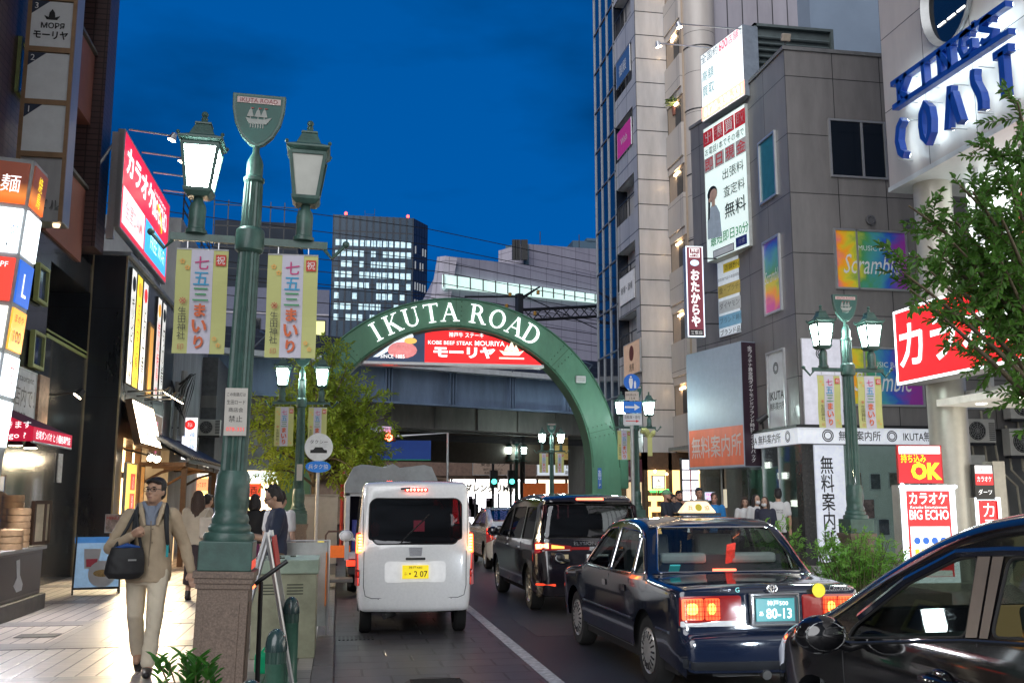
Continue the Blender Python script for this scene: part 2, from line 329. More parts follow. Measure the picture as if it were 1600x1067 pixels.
# ================================================================== left: brown tiled building with black granite base
b1 = thing('tiled_building', 'tall brown tiled building with black granite lower floors at the left edge', 'building', (-5.3, 12, 0))
def L(mb): return mb
m = MB(); m.bx(-6, 0, -10, 7.0, 0, 6.6); m.bx(-6, 0, 7.0, 10, 0, 4.6); m.bx(-6, 0, 7, 10, 6.0, 6.6); m.bx(-6, -1.6, 7, 10, 4.6, 6.0); m.build('lower_wall', GRANB, b1)
MB().bx(-1.59, -1.5, 7.02, 9.3, 4.61, 5.98).build('recess_panel', mat('beige_render', (.30, .25, .22), .7), b1)
m = MB(); m.bx(-.03, .02, 7.0, 10, 4.6, 4.66); m.bx(-.02, .01, 7.0, 10, 4.72, 4.75); m.build('balcony_rail', OLIVE, b1)
MB().bx(-6, .05, -12, 6.3, 6.62, 22).build('upper_wall', BROWNT, b1)
MB().bx(-6, .05, -12, 6.3, 6.56, 6.6).build('soffit', mat('warm_soffit', (.35, .2, .1), .5), b1)
MB().bx(-6, -.9, 6.3, 9, 6.62, 22).build('recess_wall', mat('dark_recess', (.03, .022, .022), .6), b1)
for z in (6.4, 9.3, 12.2, 15.1): MB().bx(-.9, .06, 6.32, 8.78, z, z + 1.5).build('balcony_parapet', TERRA, b1); MB().bx(.0, .12, 6.32, 8.78, z + 1.52, z + 1.58).build('balcony_rail', mat('dull_rail', (.1, .1, .09), .5), b1)
MB().bx(-6, .3, 8.8, 9.55, 6.75, 22).build('corner_pier', BROWNT, b1)
for (y, z, h, w) in ((4.15, 8.15, .82, .65), (5.98, 5.13, .55, .62), (5.98, 3.98, .52, .66), (4.4, 4.0, .55, .66)):
    f = MB(); f.bx(.03, .11, y, y + w, z - .06, z); f.bx(.03, .11, y, y + w, z + h, z + h + .06); f.bx(.03, .11, y, y + .06, z, z + h); f.bx(.03, .11, y + w - .06, y + w, z, z + h)
    w_ = f.build('window', OLIVE, b1); MB().bx(.02, .06, y + .06, y + w - .06, z, z + h).build('pane', mat('blue_window', (.01, .03, .12), .08, coat=.5), w_)
# floor directory sign column
c1 = thing('floor_directory', 'steel column of numbered floor panels 1 to 3 projecting from the brown tiled building', 'sign', (-4.72, 16, 0))
MB().bx(-.37, .37, 0.02, .42, 5.95, 11.9).build('case', STEEL, c1, bevel=.01)
m = MB()
for x0, x1 in ((-.37, -.31), (.31, .37)): m.bx(x0, x1, -.02, .02, 5.95, 11.9)
BZ = mat('bronze_trim', (.30, .19, .11), .35, metal=.7)
for z in (6.98, 7.84, 8.72, 9.6, 10.5): m.bx(-.31, .31, -.02, .02, z, z + .085)
m.build('trim', BZ, c1)
PANEL = mat('floor_panel', (.66, .68, .70), .4, var=.08)
for i, z in enumerate((7.07, 7.93, 8.81, 9.69)):
    p = MB().bx(-.31, .31, -.005, .02, z, z + .77).build('floor_panel', PANEL, c1)
    MB().prism([(-.31, z + .55), (-.31, z + .77), (-.05, z + .77)], -.012, -.005).build('number_corner', mat('navy_corner', (.02, .03, .06), .5), p)
    lettering([IW], p, [(str(i + 1), -.24, z + .685, .1, 0, -.016)])
    if i == 2:
        lettering([LK], p, [('МОРЯ', .02, z + .36, .1, 0, -.012, dict(bold=.02)), ('モーリヤ', .0, z + .2, .14, 0, -.012, dict(bold=.03, w=.52))])
        s = MB(); s.prism([(-.08, z + .46), (-.12, z + .53), (-.05, z + .5), (-.04, z + .58), (0, z + .64), (.04, z + .58), (.05, z + .5), (.12, z + .53), (.08, z + .46)], -.013, -.009); s.build('emblem', LK, p)
lettering([mat('steel_letter', (.12, .12, .12), .4)], c1, [('岸ビル', .06, 6.22, .17, 0, -.015, dict(bold=.02))], 'name_letters')
for x in (-.05, .25): MB().lathe([(.05, 5.9), (.06, 5.95)], (x, .15, 0), 10).build('downlight', glow('dl', (1, .7, .4), 2), c1)

# lit panel tower at the far left
lt = thing('lit_sign_tower', 'stacked backlit sign tower at the left edge with a flame panel on top', 'sign', (-4.27, 11.5, 0)); lt.rotation_euler = (0, R(4.2), 0)
FR = mat('sign_frame', (.33, .34, .35), .45)
MB().bx(-.4, .4, .02, .55, 1.9, 5.5).build('case', FR, lt)
rows = [(4.98, 5.45), (4.42, 4.92), (3.88, 4.36), (3.36, 3.82), (2.86, 3.30), (2.3, 2.8)]
W1 = glow('sign_white', (.85, .94, 1), 2.6)
def flame():
    m = mat('flame_panel', (.5, .1, .02), .4, var=0, emit=1); t = m.node_tree; b = t.nodes['Principled BSDF']; tx = t.nodes.new('ShaderNodeTexCoord'); sx = t.nodes.new('ShaderNodeSeparateXYZ')
    t.links.new(tx.outputs['Object'], sx.inputs[0]); mr = t.nodes.new('ShaderNodeMapRange'); mr.inputs['From Min'].default_value = 4.98; mr.inputs['From Max'].default_value = 5.22
    t.links.new(sx.outputs[2], mr.inputs[0]); r = t.nodes.new('ShaderNodeValToRGB'); r.color_ramp.elements[0].color = (.9, .12, .01, 1); r.color_ramp.elements[1].color = (.006, .008, .015, 1); e = r.color_ramp.elements.new(.4); e.color = (.75, .25, .05, 1)
    t.links.new(mr.outputs[0], r.inputs[0]); t.links.new(r.outputs[0], b.inputs['Emission Color']); return m
faces = [flame(), W1, glow('sign_red', (.85, .06, .04)), glow('sign_warm', (1, .95, .85), 1.2), W1, W1]
side = [flame(), W1, glow('sign_blue', (.02, .12, .55)), glow('sign_orange', (1, .45, .05)), W1, W1]
for (z0, z1), fm, sm_ in zip(rows, faces, side):
    MB().bx(-.37, .37, -.01, .02, z0, z1).build('front_panel', fm, lt); MB().bx(.4, .42, .05, .52, z0, z1).build('side_panel', sm_, lt)
patch('blue_block', glow('sign_blue', (.02, .12, .55)), lt, -.3, .16, 3.9, 4.34, -.016)
lettering([LB, LK, LW, LY], lt, [('クリニック', .1, 4.68, .12, 0, -.016, dict(w=.5)), ('整形外科', .1, 4.5, .07, 1, -.016, dict(w=.5)), ('PF', .27, 4.28, .06, 2, -.016), ('麺', .2, 5.2, .2, 2, -.016), ('焼肉', .1, 3.08, .16, 1, -.016)])
o = lettering([LY, LW, LK, LR], lt, [('焼鳥', 0, 5.2, .36, 0, 0, dict(vert=True, w=.14)), ('L', 0, 4.1, .26, 1, 0), ('まめや', 0, 3.72, .09, 2, 0, dict(w=.3)), ('100', 0, 3.52, .13, 2, 0, dict(w=.25)), ('花', 0, 3.1, .2, 3, 0), ('ランチ', 0, 4.6, .07, 2, 0)], 'side_lettering')
o.location = (.425, .28, 0); o.rotation_euler = (0, 0, R(90))
MB().lathe([(.05, 0.13), (.05, 1.9)], (0, .3, 0), 10).build('post', FR, lt)

def flood(name, label, p0, p1, group, k, m=ALU, hd=(.3, 0, -1), pow=0, spot=None, col=(.9, .97, 1)):
    t = thing(name, label, 'floodlight', p0, 0, group); v = Vector(p1) - Vector(p0); MB().tube([(0, 0, 0), v], .02, 6).build('arm', m, t)
    h = Vector(hd).normalized(); MB().tube([v - h * .06, v + h * .1], [.05, .09], 12).build('head', m, t); MB().tube([v + h * .1, v + h * .11], .08, 12).build('lens', glow('lens', col, k), t)
    if pow:
        l = bpy.data.lights.new('flood', 'SPOT'); l.energy = pow; l.spot_size = R(110); l.spot_blend = .8; l.color = col; l.shadow_soft_size = .1
        lo = bpy.data.objects.new('lamp', l); COL.objects.link(lo); lo.parent = t; lo.location = v + h * .16; lo.rotation_euler = (h if spot is None else Vector(spot)).to_track_quat('-Z', 'Y').to_euler()
    return t
# ---------------- dumpling shop front on the granite wall
sb = sign('shop_sign', 'white hand lettered restaurant banner on the granite wall above the awning', 'sign', (-5.24, 16.85, 3.38), 3.2, .95, .04, R(90), mat('banner_white', (.62, .63, .66), .6), texts=(('Dumpling Restaurant', .25, .29, .15, 0, dict(w=2.3, shear=.2)), ('熱々を店内で！', .45, 0.0, .34, 0, dict(w=2.1)), ('078-339-8297', .3, -.33, .13, 0, dict(w=1.5))), cols=(mat('grey_ink', (.1, .1, .11), .5, var=0),))
tag(MB().bx(-5.28, -5.2, 18.5, 19.1, 2.98, 3.85).build('photo_sign', mat('dumpling_photo', (.35, .22, .15), .6, var=.5, scale=8)), 'brown photo panel on the granite wall beside the restaurant banner', 'panel')
aw = thing('awning', 'maroon and crimson shop awning with white lettering over the dumpling stand', 'awning', (-5.25, 13.0, 0))
CRIM = mat('crimson_canvas', (.50, .018, .06), .7, var=.12, emit=.45, ecol=(.75, .015, .06)); MAROON = mat('maroon_canvas', (.16, .03, .06), .75, var=.2)  # crimson cloth is given a glow of its own to look brighter
XF = 1.55
m = MB(); y0, y1 = 0, 1.82
m.quad((0, y0, 3.25), (XF, y0, 2.57), (XF, y1, 2.57), (0, y1, 3.25)); m.build('canopy', MAROON, aw)
MB().add([(0, y1 + .002, 3.25), (XF, y1 + .002, 2.57), (0, y1 + .002, 2.57)], [(0, 1, 2)]).build('end_panel', MAROON, aw)
MB().add([(0, y0, 3.25), (XF, y0, 2.57), (XF, y0, 2.39), (0, y0, 2.39)], [(0, 1, 2, 3)]).build('side_panel', CRIM, aw)
MB().bx(XF - .01, XF + .01, y0, y1, 2.39, 2.57).build('valance', CRIM, aw)
o = lettering([LW], aw, [('台湾ダンバオ と 小籠包専門店', 0, 0, .11, 0, 0, dict(w=1.6, bold=.01))], 'lettering'); o.location = (XF + .016, .91, 2.48); o.rotation_euler = (0, 0, R(90))
o = lettering([LW], aw, [('お持ち帰りできます', 0, .09, .09, 0, 0, dict(w=.9)), ('Eat in or to go ?', 0, -.05, .09, 0, 0, dict(w=.8))], 'lettering'); o.location = (1.08, y0 - .006, 2.5)
MB().tube([(XF, y0, 2.385), (XF, y1, 2.385)], .015).build('rail', ALU, aw)
for k in range(3):  # downlights added under the awning to brighten the pavement
    fx = MB().lathe([(.05, 2.48), (.09, 2.40), (.09, 2.38)], (1.1, .25 + k * .65, 0), 14).build('added_spot_fitting', DARKM, aw); MB().lathe([(.08, 2.378), (.08, 2.374)], (1.1, .25 + k * .65, 0), 14).build('lens', glow('warm_lens', (1, .8, .55), 40), fx)
    l = bpy.data.lights.new('pavement_fill', 'SPOT'); l.energy = 100; l.spot_size = R(150); l.spot_blend = .6; l.color = (.95, .93, 1); l.shadow_soft_size = .12; lo = bpy.data.objects.new('lamp', l); COL.objects.link(lo); lo.parent = aw; lo.location = (1.12, .25 + k * .65, 2.35); lo.rotation_euler = Vector((.75, -.25, -1)).to_track_quat('-Z', 'Y').to_euler()
flood('wall_floodlight', 'small lit floodlight bracketed to the granite wall right of the restaurant banner', (-5.3, 19.6, 3.6), (-4.75, 19.5, 3.65), None, 40, DARKM, hd=(-.6, -.2, -.8), pow=110, spot=(.1, -.3, -.9), col=(1, .8, .55))
st = thing('dumpling_stand', 'steel dumpling stand with printed panels on a stone plinth at the left', 'food stand', (-4.75, 14.6, .13))
MB().bx(-.55, .6, -1.6, 1.2, 0, .22).build('plinth', mat('plinth_stone', (.09, .085, .075), .6, var=.4), st, bevel=.01)
MB().bx(-.5, .53, -1.55, 1.15, .22, .85).build('cabinet', mat('stand_steel', (.22, .2, .19), .4, metal=.6), st, bevel=.01)
MB().bx(-.53, .58, -1.58, 1.18, .85, .9).build('counter', STEEL, st, bevel=.008)
patch('red_poster', mat('redbrown_poster', (.28, .07, .05), .6, var=.3), st, -.05, .3, .3, .75, -1.562)
DP = mat('dark_poster', (.06, .05, .055), .4, var=.3)
MB().bx(.532, .54, -1.4, 1.1, .27, .82).build('side_poster', DP, st)
pl = MB(); pl.prism([(y, z) for y, z in ((-.1, .75), (.05, .76), (.1, .55), (.25, .42), (.22, .34), (0, .33), (-.15, .42), (-.02, .52))], .541, .546, 'X'); pl.build('spoon_picture', WHITEP, st)
for k in range(4): MB().sph((.542, -.95 + .02 * k, .38 + k * .1), (.006, .12, .05)).build('dumpling_picture', CREAM, st)
bd = sign('menu_board', 'dark blue illustrated dumpling menu board behind the stand', 'menu board', (-5.18, 15.75, 1.42), 2.5, 1.3, .05, R(90), mat('navy_board', (.05, .09, .18), .4, emit=.25, ecol=(.05, .12, .3)), frame=WOOD, texts=(('点心 MENU', .35, .42, .13, 0, dict(w=1.0)), ('小籠包', .4, -.06, .08, 0, dict(w=.4))), cols=(IW,))
BAM = mat('bamboo', (.45, .30, .17), .6, var=.25, scale=12); DMP = mat('dumpling', (.62, .58, .5), .5, var=.1)
for (x, z, r) in ((.85, .18, .22), (.3, .17, .2), (.55, -.32, .16), (.95, -.3, .17), (.6, -.58, .15)):
    q = MB().lathe([(r, 0), (r, .012)], (0, 0, 0), 20, axis='X'); q.build('basket_picture', BAM, bd).location = (x, -.012, z); o = bpy.data.objects[bd.children[-1].name]
    o.rotation_euler = (0, 0, R(-90)); o.location = (x, -.006, z)
    p = MB()
    for k in range(6): a = k * 1.05; p.sph((x + r * .5 * math.cos(a), -.02, z + r * .5 * math.sin(a)), (r * .3, .008, r * .24))
    p.build('dumpling_picture', DMP, o.parent)
for i, (x, y, n, r) in enumerate(((-4.38, 15.05, 6, .16), (-4.3, 14.45, 3, .17), (-4.6, 15.5, 8, .15))):
    s = thing('steamer_stack', ('stack of six bamboo steamer baskets on the stand counter', 'low stack of three bamboo steamers nearest the counter edge', 'tall stack of eight bamboo steamers near the menu board')[i], 'steamer', (x, y, 1.03), 0, 'bamboo steamers on the dumpling stand')
    for k in range(n): MB().lathe([(r, k * .09), (r, k * .09 + .075), (r * .93, k * .09 + .08), (r * .93, k * .09 + .088)], (0, 0, 0), 20).build('steamer_tier', BAM, s, smooth=40)
for i, (y, w) in enumerate(((15.3, .28), (15.62, .22))):
    sign('menu_holder', ('dark framed menu holder standing on the stand counter', 'narrow dark menu holder at the end of the stand counter')[i], 'menu holder', (-4.17, y, 1.36), w, .62, .05, R(70), mat('menu_page', (.4, .36, .26), .5, var=.3), frame=mat('brown_frame', (.05, .03, .02), .4), fr=.05, group='menus on the dumpling stand')
tag(MB().bx(-5.29, -5.27, 20.3, 20.6, 2.0, 2.55).build('notice_sheet', mat('notice_paper', (.6, .6, .6), .6, var=.3, scale=15)), 'white printed notice pasted on the granite wall beyond the awning', 'notice')
tag(MB().bx(-5.29, -5.25, 19.3, 19.5, .95, 1.15).build('switch_plate', mat('orange_plate', (.6, .13, .03), .5)), 'small orange plate on the granite wall above the socket', 'plate')
tag(MB().bx(-5.29, -5.25, 19.28, 19.52, .55, .85).build('wall_socket', ALU, bevel=.01), 'steel outlet cover low on the granite wall', 'socket')

# ================================================================== left: black shop building with billboards
b2 = thing('black_shop', 'black clad two storey restaurant building with upright banners beside the granite wall', 'building', (-4.6, 22, 0))
BLK = tiles('black_cladding', (.016, .019, .026), (.02, .023, .03), (.006, .006, .007), 2.2, 1.9, .008, .3, var=.6, bump=.15, coat=.2)
m = MB(); m.bx(-6, 0, 0, 6.6, 3.0, 6.85); m.bx(-6, 0, 0, .7, .13, 3.0); m.bx(-6, -.9, .7, 6.6, .13, 3.0); m.build('wall', BLK, b2)
m = MB(); m.bx(-6, .08, -.08, 6.68, 6.85, 6.93); m.build('coping', mat('grey_coping', (.2, .22, .25), .5), b2)
m = MB(); m.bx(-.7, -.67, -.02, .0, .13, 6.85); m.bx(-.02, .015, -.015, .01, .13, 6.85); m.build('edge_trim', mat('gold_trim', (.45, .38, .25), .35, metal=.6), b2)
WN = MB().bx(-.01, .03, 2.75, 3.35, 4.1, 5.9).build('window', mat('wood_frame', (.2, .12, .05), .5), b2); MB().bx(.03, .04, 2.85, 3.25, 4.2, 5.8).build('pane', glow('amber_pane', (.8, .38, .08), .55), WN)
MB().bx(-.9, -.85, .72, 6.55, .13, 2.95).build('shop_interior', glow('warm_interior', (1, .62, .28), 5), b2)
m = MB()
for y in (1.0, 2.3, 3.5, 4.7, 5.9): m.bx(-.75, -.6, y, y + .14, .13, 3.0)
m.bx(-.75, -.6, .7, 6.6, 2.2, 2.34); m.build('shop_frame', WOOD, b2)
banners = [(.62, .55, 'キリンビール', IW, LK), (1.27, .62, 'さかなと鮨', LY, LR), (1.98, .6, 'とり一番', IW, LK), (3.85, .55, '炭火焼鳥', IW, LR), (4.55, .52, '旬の肴', IW, LK)]
lbs = ['white upright banner nearest the black corner with a dark crest', 'yellow upright banner with red letters on the black facade', 'white upright banner with a red disc, third from the black corner', 'white upright banner with red letters beyond the amber window', 'narrow white upright banner farthest along the black facade']
for i, (y, w, s_, bgm, col) in enumerate(banners):
    face = glow('banner_yellow', (1, .78, .05), .75) if i == 1 else glow('banner_lit', (.9, .88, .84), .7)
    def ex(t, i=i, w=w): MB().lathe([(.17, 0), (.17, .006)], (0, 0, 0), 18, axis='Y').build('crest', (LK, glow('crest_o', (.9, .35, .02), .8), LR, glow('crest_o', (.9, .35, .02), .8), LK)[i], t).location = (0, -.012, .95)
    sign('upright_banner', lbs[i], 'banner sign', (-4.56, 22 + y, 5.42), w, 2.55, .06, R(90), face, frame=DARKM, fr=.015, texts=((s_, 0, -.1, 1.5, 0, dict(vert=True, w=.3, bold=.02)), ('98', 0, -1.07, .18, 0, dict(bold=.02))), cols=(col,), group='upright banners on the black shop', extra=ex)
# red billboard on the roof
def bbx(t):
    patch('white_panel', glow('bb_white', (.9, .9, .93), .8), t, -2.65, -.35, -.9, -.12, -.012); patch('blue_panel', glow('bb_blue', (.05, .45, .85), .9), t, -.2, 2.6, -.9, -.12, -.012)
    o = MB().prism([(-.1 + .9 * math.cos(a), -.25 + .75 * math.sin(a)) for a in [R(80 - k * 6) for k in range(12)]] + [(-.1 + .84 * math.cos(a), -.25 + .69 * math.sin(a)) for a in [R(14 + k * 6) for k in range(12)]], -.02, -.01).build('swoosh', LY, t); o.location = (1.0, -.006, .1)
bb = sign('billboard', 'large red karaoke billboard standing on the black shop roof', 'billboard', (-4.55, 23.6, 8.22), 5.6, 2.1, .14, R(90), glow('bb_red', (.78, .012, .04), .8), texts=(('カラオケ', -.95, .52, .62, 0, dict(w=3.1, bold=.03)), ('BIG ECHO', 1.45, .42, .5, 0, dict(w=1.9, bold=.015)), ('Karaoke Entertainment', 1.4, .78, .1, 0, dict(w=1.6)), ('全室DAM', -1.5, -.5, .42, 1, dict(w=1.8, bold=.02)), ('FREE Wi-Fi', 1.4, -.5, .34, 0, dict(w=1.9))), cols=(LW, LR), extra=bbx, side=STEEL)
m = MB()
for y in (20.85, 23.5, 26.3): m.bx(-4.8, -4.66, y - .05, y + .05, 6.93, 9.2); m.tube([(-4.75, y, 9.0), (-5.9, y, 6.95)], .03)
m.build('posts', ALU, bb).matrix_parent_inverse = (Matrix.Translation(bb.location) @ bb.rotation_euler.to_matrix().to_4x4()).inverted()
for i, y in enumerate((20.9, 22.3, 23.7, 25.1)):
    flood('billboard_light', ('first', 'second', 'third', 'fourth')[i] + ' arm light from the near end of the red karaoke billboard', (-4.5, y, 9.3), (-3.62, y + .1, 9.25), 'arm lights over the red billboard', 14, hd=(-.35, 0, -1), pow=28, spot=(-.9, 0, -1))
# glowing white sign
ws = sign('lantern_sign', 'glowing white brush lettered sign board tilted out over the restaurant entrance', 'sign', (-4.28, 23.55, 3.33), 2.6, 1.0, .14, R(90), glow('glow_warm', (1, .84, .60), 9), frame=WOOD, tilt=R(-14), texts=(('庄や', -.2, .0, .55, 0, dict(w=.7)),), cols=(mat('brown_ink', (.14, .08, .04), .6, var=0),))
for i, y in enumerate((22.7, 23.7, 24.6)):
    flood('facade_spot', ('nearest', 'middle', 'farthest')[i] + ' arm spotlight above the glowing white sign', (-4.58, y, 4.0), (-3.7, y, 4.05), 'arm spotlights on the black shop', 12, DARKM, hd=(-.5, 0, -.8), pow=120, spot=(-.6, 0, .5), col=(1, .8, .5))
for i, y in enumerate((22.75, 23.5)):
    flood('entrance_spot', ('near', 'far')[i] + ' small spotlight under the glowing white sign', (-4.6, y, 2.75), (-4.05, y, 2.62), 'spotlights under the white sign', 60, DARKM, hd=(.4, -.75, -.55), pow=760, col=(1, .8, .5))
mural = sign('figure_panel', 'brown picture panel with a pink upright name strip beside the white sign', 'sign', (-4.5, 25.9, 3.15), 1.7, 1.25, .06, R(90), mat('print_brown', (.20, .12, .08), .5, var=.6, scale=3, emit=.2, ecol=(.3, .15, .07)), texts=(('居酒屋', .05, 0, .85, 0, dict(vert=True)),), cols=(glow('pink_letter', (.9, .2, .4), .9),))
def pst(t):
    for z in (.33, -.1): patch('red_card', glow('poster_red', (.85, .07, .03), .9), t, -.1, .38, z, z + .36, -.012)
    patch('food_photo', mat('food_photo', (.5, .22, .05), .5, var=.8, scale=14, emit=.4, ecol=(.6, .25, .05)), t, -.1, .38, -.35, -.13, -.012)
    patch('blue_card', glow('poster_blue', (.45, .7, .75), .7), t, -.5, -.2, -.85, -.1, -.012)
    patch('list_card', glow('poster_list', (.85, .5, .4), .8), t, -.1, .38, -.85, -.4, -.012)
sign('menu_poster', 'bright yellow and red menu poster beside the restaurant entrance', 'poster', (-4.5, 23.25, 1.55), 1.15, 1.85, .06, R(90), glow('poster_yellow', (1, .68, .12), 1), texts=(('鶏白湯', .15, .5, .26, 0, dict(vert=True)), ('唐揚', .15, .08, .26, 0, dict(vert=True))), cols=(LW,), frame=CREAM, extra=pst)
sign('photo_poster', 'tall orange food photo poster next to the yellow menu poster', 'poster', (-4.45, 24.25, 1.55), .5, 1.8, .05, R(90), mat('food_photo2', (.5, .2, .04), .5, var=.8, scale=10, emit=.5, ecol=(.7, .3, .06)), frame=WOOD)
# tiled eave
ev = thing('tiled_eave', 'grey Japanese tiled eave on wooden brackets over the restaurant front', 'roof', (-4.6, 27.6, 0))
m = MB(); SLATE = mat('roof_tile', (.07, .075, .085), .4, var=.35, scale=6)
m.quad((0, -3.3, 3.25), (1.15, -3.3, 2.62), (1.15, 3.6, 2.62), (0, 3.6, 3.25)); m.quad((0, -3.3, 3.2), (0, 3.6, 3.2), (1.15, 3.6, 2.56), (1.15, -3.3, 2.56)); m.bx(1.1, 1.16, -3.3, 3.6, 2.54, 2.63)
for i in range(24): y = -3.2 + i * .29; m.tube([(0, y, 3.3), (.6, y, 2.99), (1.2, y, 2.65)], .05, 8)
for i in range(4): x = .2 + i * .27; z = 3.25 - x * .548; m.bx(x - .012, x + .012, -3.3, 3.6, z, z + .045)
m.build('tiles', SLATE, ev)
m = MB(); [m.bx(0, 1.1, y, y + .06, 2.44, 2.54) for y in (-3.1, -1.4, .3, 2, 3.4)]; m.bx(1.0, 1.08, -3.3, 3.6, 2.44, 2.53)
[m.tube([(.0, y, 2.0), (.5, y, 2.3), (1.0, y, 2.45)], .035, 6) for y in (-3.05, .35, 3.4)]; m.build('brackets', WOOD, ev)
for y in (-3.0, 2.8): MB().bx(.95, 1.07, y, y + .12, .13, 2.45).build('post', WOOD, ev)
rs = sign('ramen_sign', 'white upright lit ramen shop sign with a red round crest', 'sign', (-4.1, 28.8, 3.34), .42, 1.18, .16, 0, glow('ramen_white', (.93, .95, 1), 1.15), texts=(('神戸豚骨', .08, -.16, .68, 0, dict(vert=True)), ('らーめん', -.08, -.18, .68, 0, dict(vert=True)), ('豚', 0, .38, .12, 2), ), cols=(LB, LR, LW), frame=DARKM, fr=.012, extra=lambda t: MB().lathe([(.14, 0), (.14, .004)], (0, -.012, .38), 20, axis='Y').build('crest', LR, t))
MB().tube([(-.2, .1, .3), (-.6, .1, .3)], .02).build('bracket', DARKM, rs)
# pipes and small grey house behind the black shop
b3 = thing('grey_backhouse', 'shabby grey rendered building with pipes and wires behind the red billboard', 'building', (-4.6, 28.7, 0))
MB().bx(-6, 0, 0, 7, .13, 9.6).build('wall', mat('grey_render', (.36, .37, .38), .7, var=.35, scale=1.5, streak=.3), b3)
m = MB(); m.tube([(.12, -.02, 4.9), (.12, -.02, 3.2), (.2, -.05, 2.9)], .06); m.tube([(.3, -.02, 5.2), (.3, -.02, 3.4)], .09); m.build('pipe', mat('pipe_grey', (.4, .4, .39), .5), b3)
m = MB(); random.seed(3)
for k in range(12):
    y = -.1 - .02 * k; a = random.uniform(.2, .6); m.tube([(0, y, 4.9), (a * .7, y - .1, 4.4 - a), (a, y, 4.7), (.4 + a * .4, y, 5.1), (.2, y, 4.8)], .012, 5)
m.build('cables', BLACK, b3)
m = MB(); [m.bx(-.02, .02, .2, 6.8, 9.6 + k * .3, 9.63 + k * .3) for k in (1, 2, 3)]; [m.bx(-.02, .02, y, y + .03, 9.6, 10.5) for y in (.2, 2, 4, 6)]; m.build('roof_rail', DARKM, b3)
wn = MB().bx(-.02, .04, 1.2, 2.2, 7.4, 8.6).build('window', ALU, b3); MB().bx(.04, .05, 1.28, 2.12, 7.48, 8.52).build('pane', DGLASS, wn)
# ================================================================== shops under the railway, left
def ac_unit(loc, rz, label, s=1, group='air conditioner units in view'):
    t = thing('air_conditioner', label, 'air conditioner', loc, rz, group)
    MB().bx(-.4 * s, .4 * s, -.15, .15, 0, .58 * s).build('case', mat('ac_white', (.50, .49, .45), .5, var=.12), t, bevel=.015)
    m = MB(); m.lathe([(.23 * s, 0), (.23 * s, .01)], (-.1 * s, -.162, .29 * s), 20, axis='Y'); m.build('fan_opening', BLACK, t)
    m = MB()
    for r in (.06, .11, .16, .21): m.tube([(-.1 * s + r * s * math.cos(a), -.17, .29 * s + r * s * math.sin(a)) for a in [k * math.pi / 9 for k in range(19)]], .006, 4)
    for k in range(6): a = k * math.pi / 6; m.tube([(-.1 * s - .23 * s * math.cos(a), -.172, .29 * s - .23 * s * math.sin(a)), (-.1 * s + .23 * s * math.cos(a), -.172, .29 * s + .23 * s * math.sin(a))], .005, 4)
    m.build('grille', mat('ac_grey', (.3, .3, .29), .5), t)
    m = MB(); [m.bx(-.38 * s, .38 * s, -.12, -.04, -.06, 0), m.bx(-.38 * s, .38 * s, .04, .12, -.06, 0)]; m.build('foot', DARKM, t)
    m = MB(); [m.bx(.22 * s, .38 * s, -.156, -.15, .06 + k * .05, .085 + k * .05) for k in range(9)]; m.build('vents', DARKM, t)
    return t
us = thing('lit_shop', 'orange lit eatery facing down the street under the railway', 'shop', (-5.0, 34.5, 0))
m = MB(); m.bx(-3, .0, 0, 4, .13, 2.4); m.bx(-3, .9, 0, 4, 2.9, 6.4); m.bx(.75, .9, 0, 4, .13, 2.9); m.build('wall', mat('under_grey', (.10, .105, .11), .7, var=.4), us)
MB().bx(.0, .75, .35, .4, .13, 2.4).build('interior', glow('eatery', (1, .55, .15), 3), us)
MB().bx(-.0, .75, -.08, .02, 1.95, 2.35).build('sign_band', glow('eatery_band', (1, .42, .18), 1), us); MB().bx(-.0, .75, -.08, .02, 2.4, 2.75).build('white_band', glow('eatery_white', (1, .93, .8), 1.2), us)
lettering([LK], us, [('らーめんやってます', .37, 2.15, .16, 0, -.09, dict(w=.66)), ('営業中', .37, 2.57, .14, 0, -.09)])
for k in range(3): MB().bx(.08 + k * .22, .1 + k * .22, .2, .25, .13, 1.9).build('door_bar', WOOD, us)
MB().sph((.4, -.3, 1.75), .11).build('paper_lamp', glow('paper_lamp', (1, .85, .6), 4), us)
MB().bx(-1.2, .9, -.05, 0, 4.7, 5.1).build('beam', CONC, us)
ac_unit((-5.15, 34.2, 3.9), 0, 'left grey air conditioner on the wall above the eatery', 1.0); ac_unit((-4.25, 34.2, 3.75), 0, 'right air conditioner beside a dark vent above the eatery', .9)
u2 = thing('lit_stall', 'bright corner shop with a red box sign under the railway', 'shop', (-4.0, 39, 0))
m = MB(); m.bx(0, 2.6, 0, 4, 2.75, 4.3); m.bx(0, .12, 0, 4, .13, 2.75); m.bx(2.48, 2.6, 0, 4, .13, 2.75); m.build('wall', mat('stall_grey', (.16, .17, .17), .7, var=.3), u2)
MB().bx(.12, 2.48, .6, .65, .13, 2.75).build('interior', glow('stall_in', (1, .78, .45), 3), u2)
MB().bx(.05, 2.55, -.1, 0, 2.3, 2.72).build('white_band', glow('stall_white', (.85, .95, .9), 1.3), u2)
MB().bx(.55, 1.15, -.25, -.05, 1.75, 2.25).build('red_box', glow('stall_red', (.8, .08, .03), .9), u2)
patch('yellow_board', glow('stall_yel', (1, .85, .3), 1.1), u2, .1, 1.0, 1.0, 1.68, -.02); lettering([LR, LK], u2, [('たこやき', .55, 1.55, .14, 1, -.03), ('酒', .85, 2.0, .3, 1, -.26)])
for k in range(7): MB().sph((.15 + k * .38, -.15, 1.74), .035).build('bulb', glow('bulb', WARM, 8), u2)
m = MB(); [m.bx(.2 + k * .55, .6 + k * .55, .3, .35, .3, 1.2) for k in range(4)]; m.build('shelf_goods', mat('goods', (.4, .2, .08), .6, var=.9, scale=9), u2)
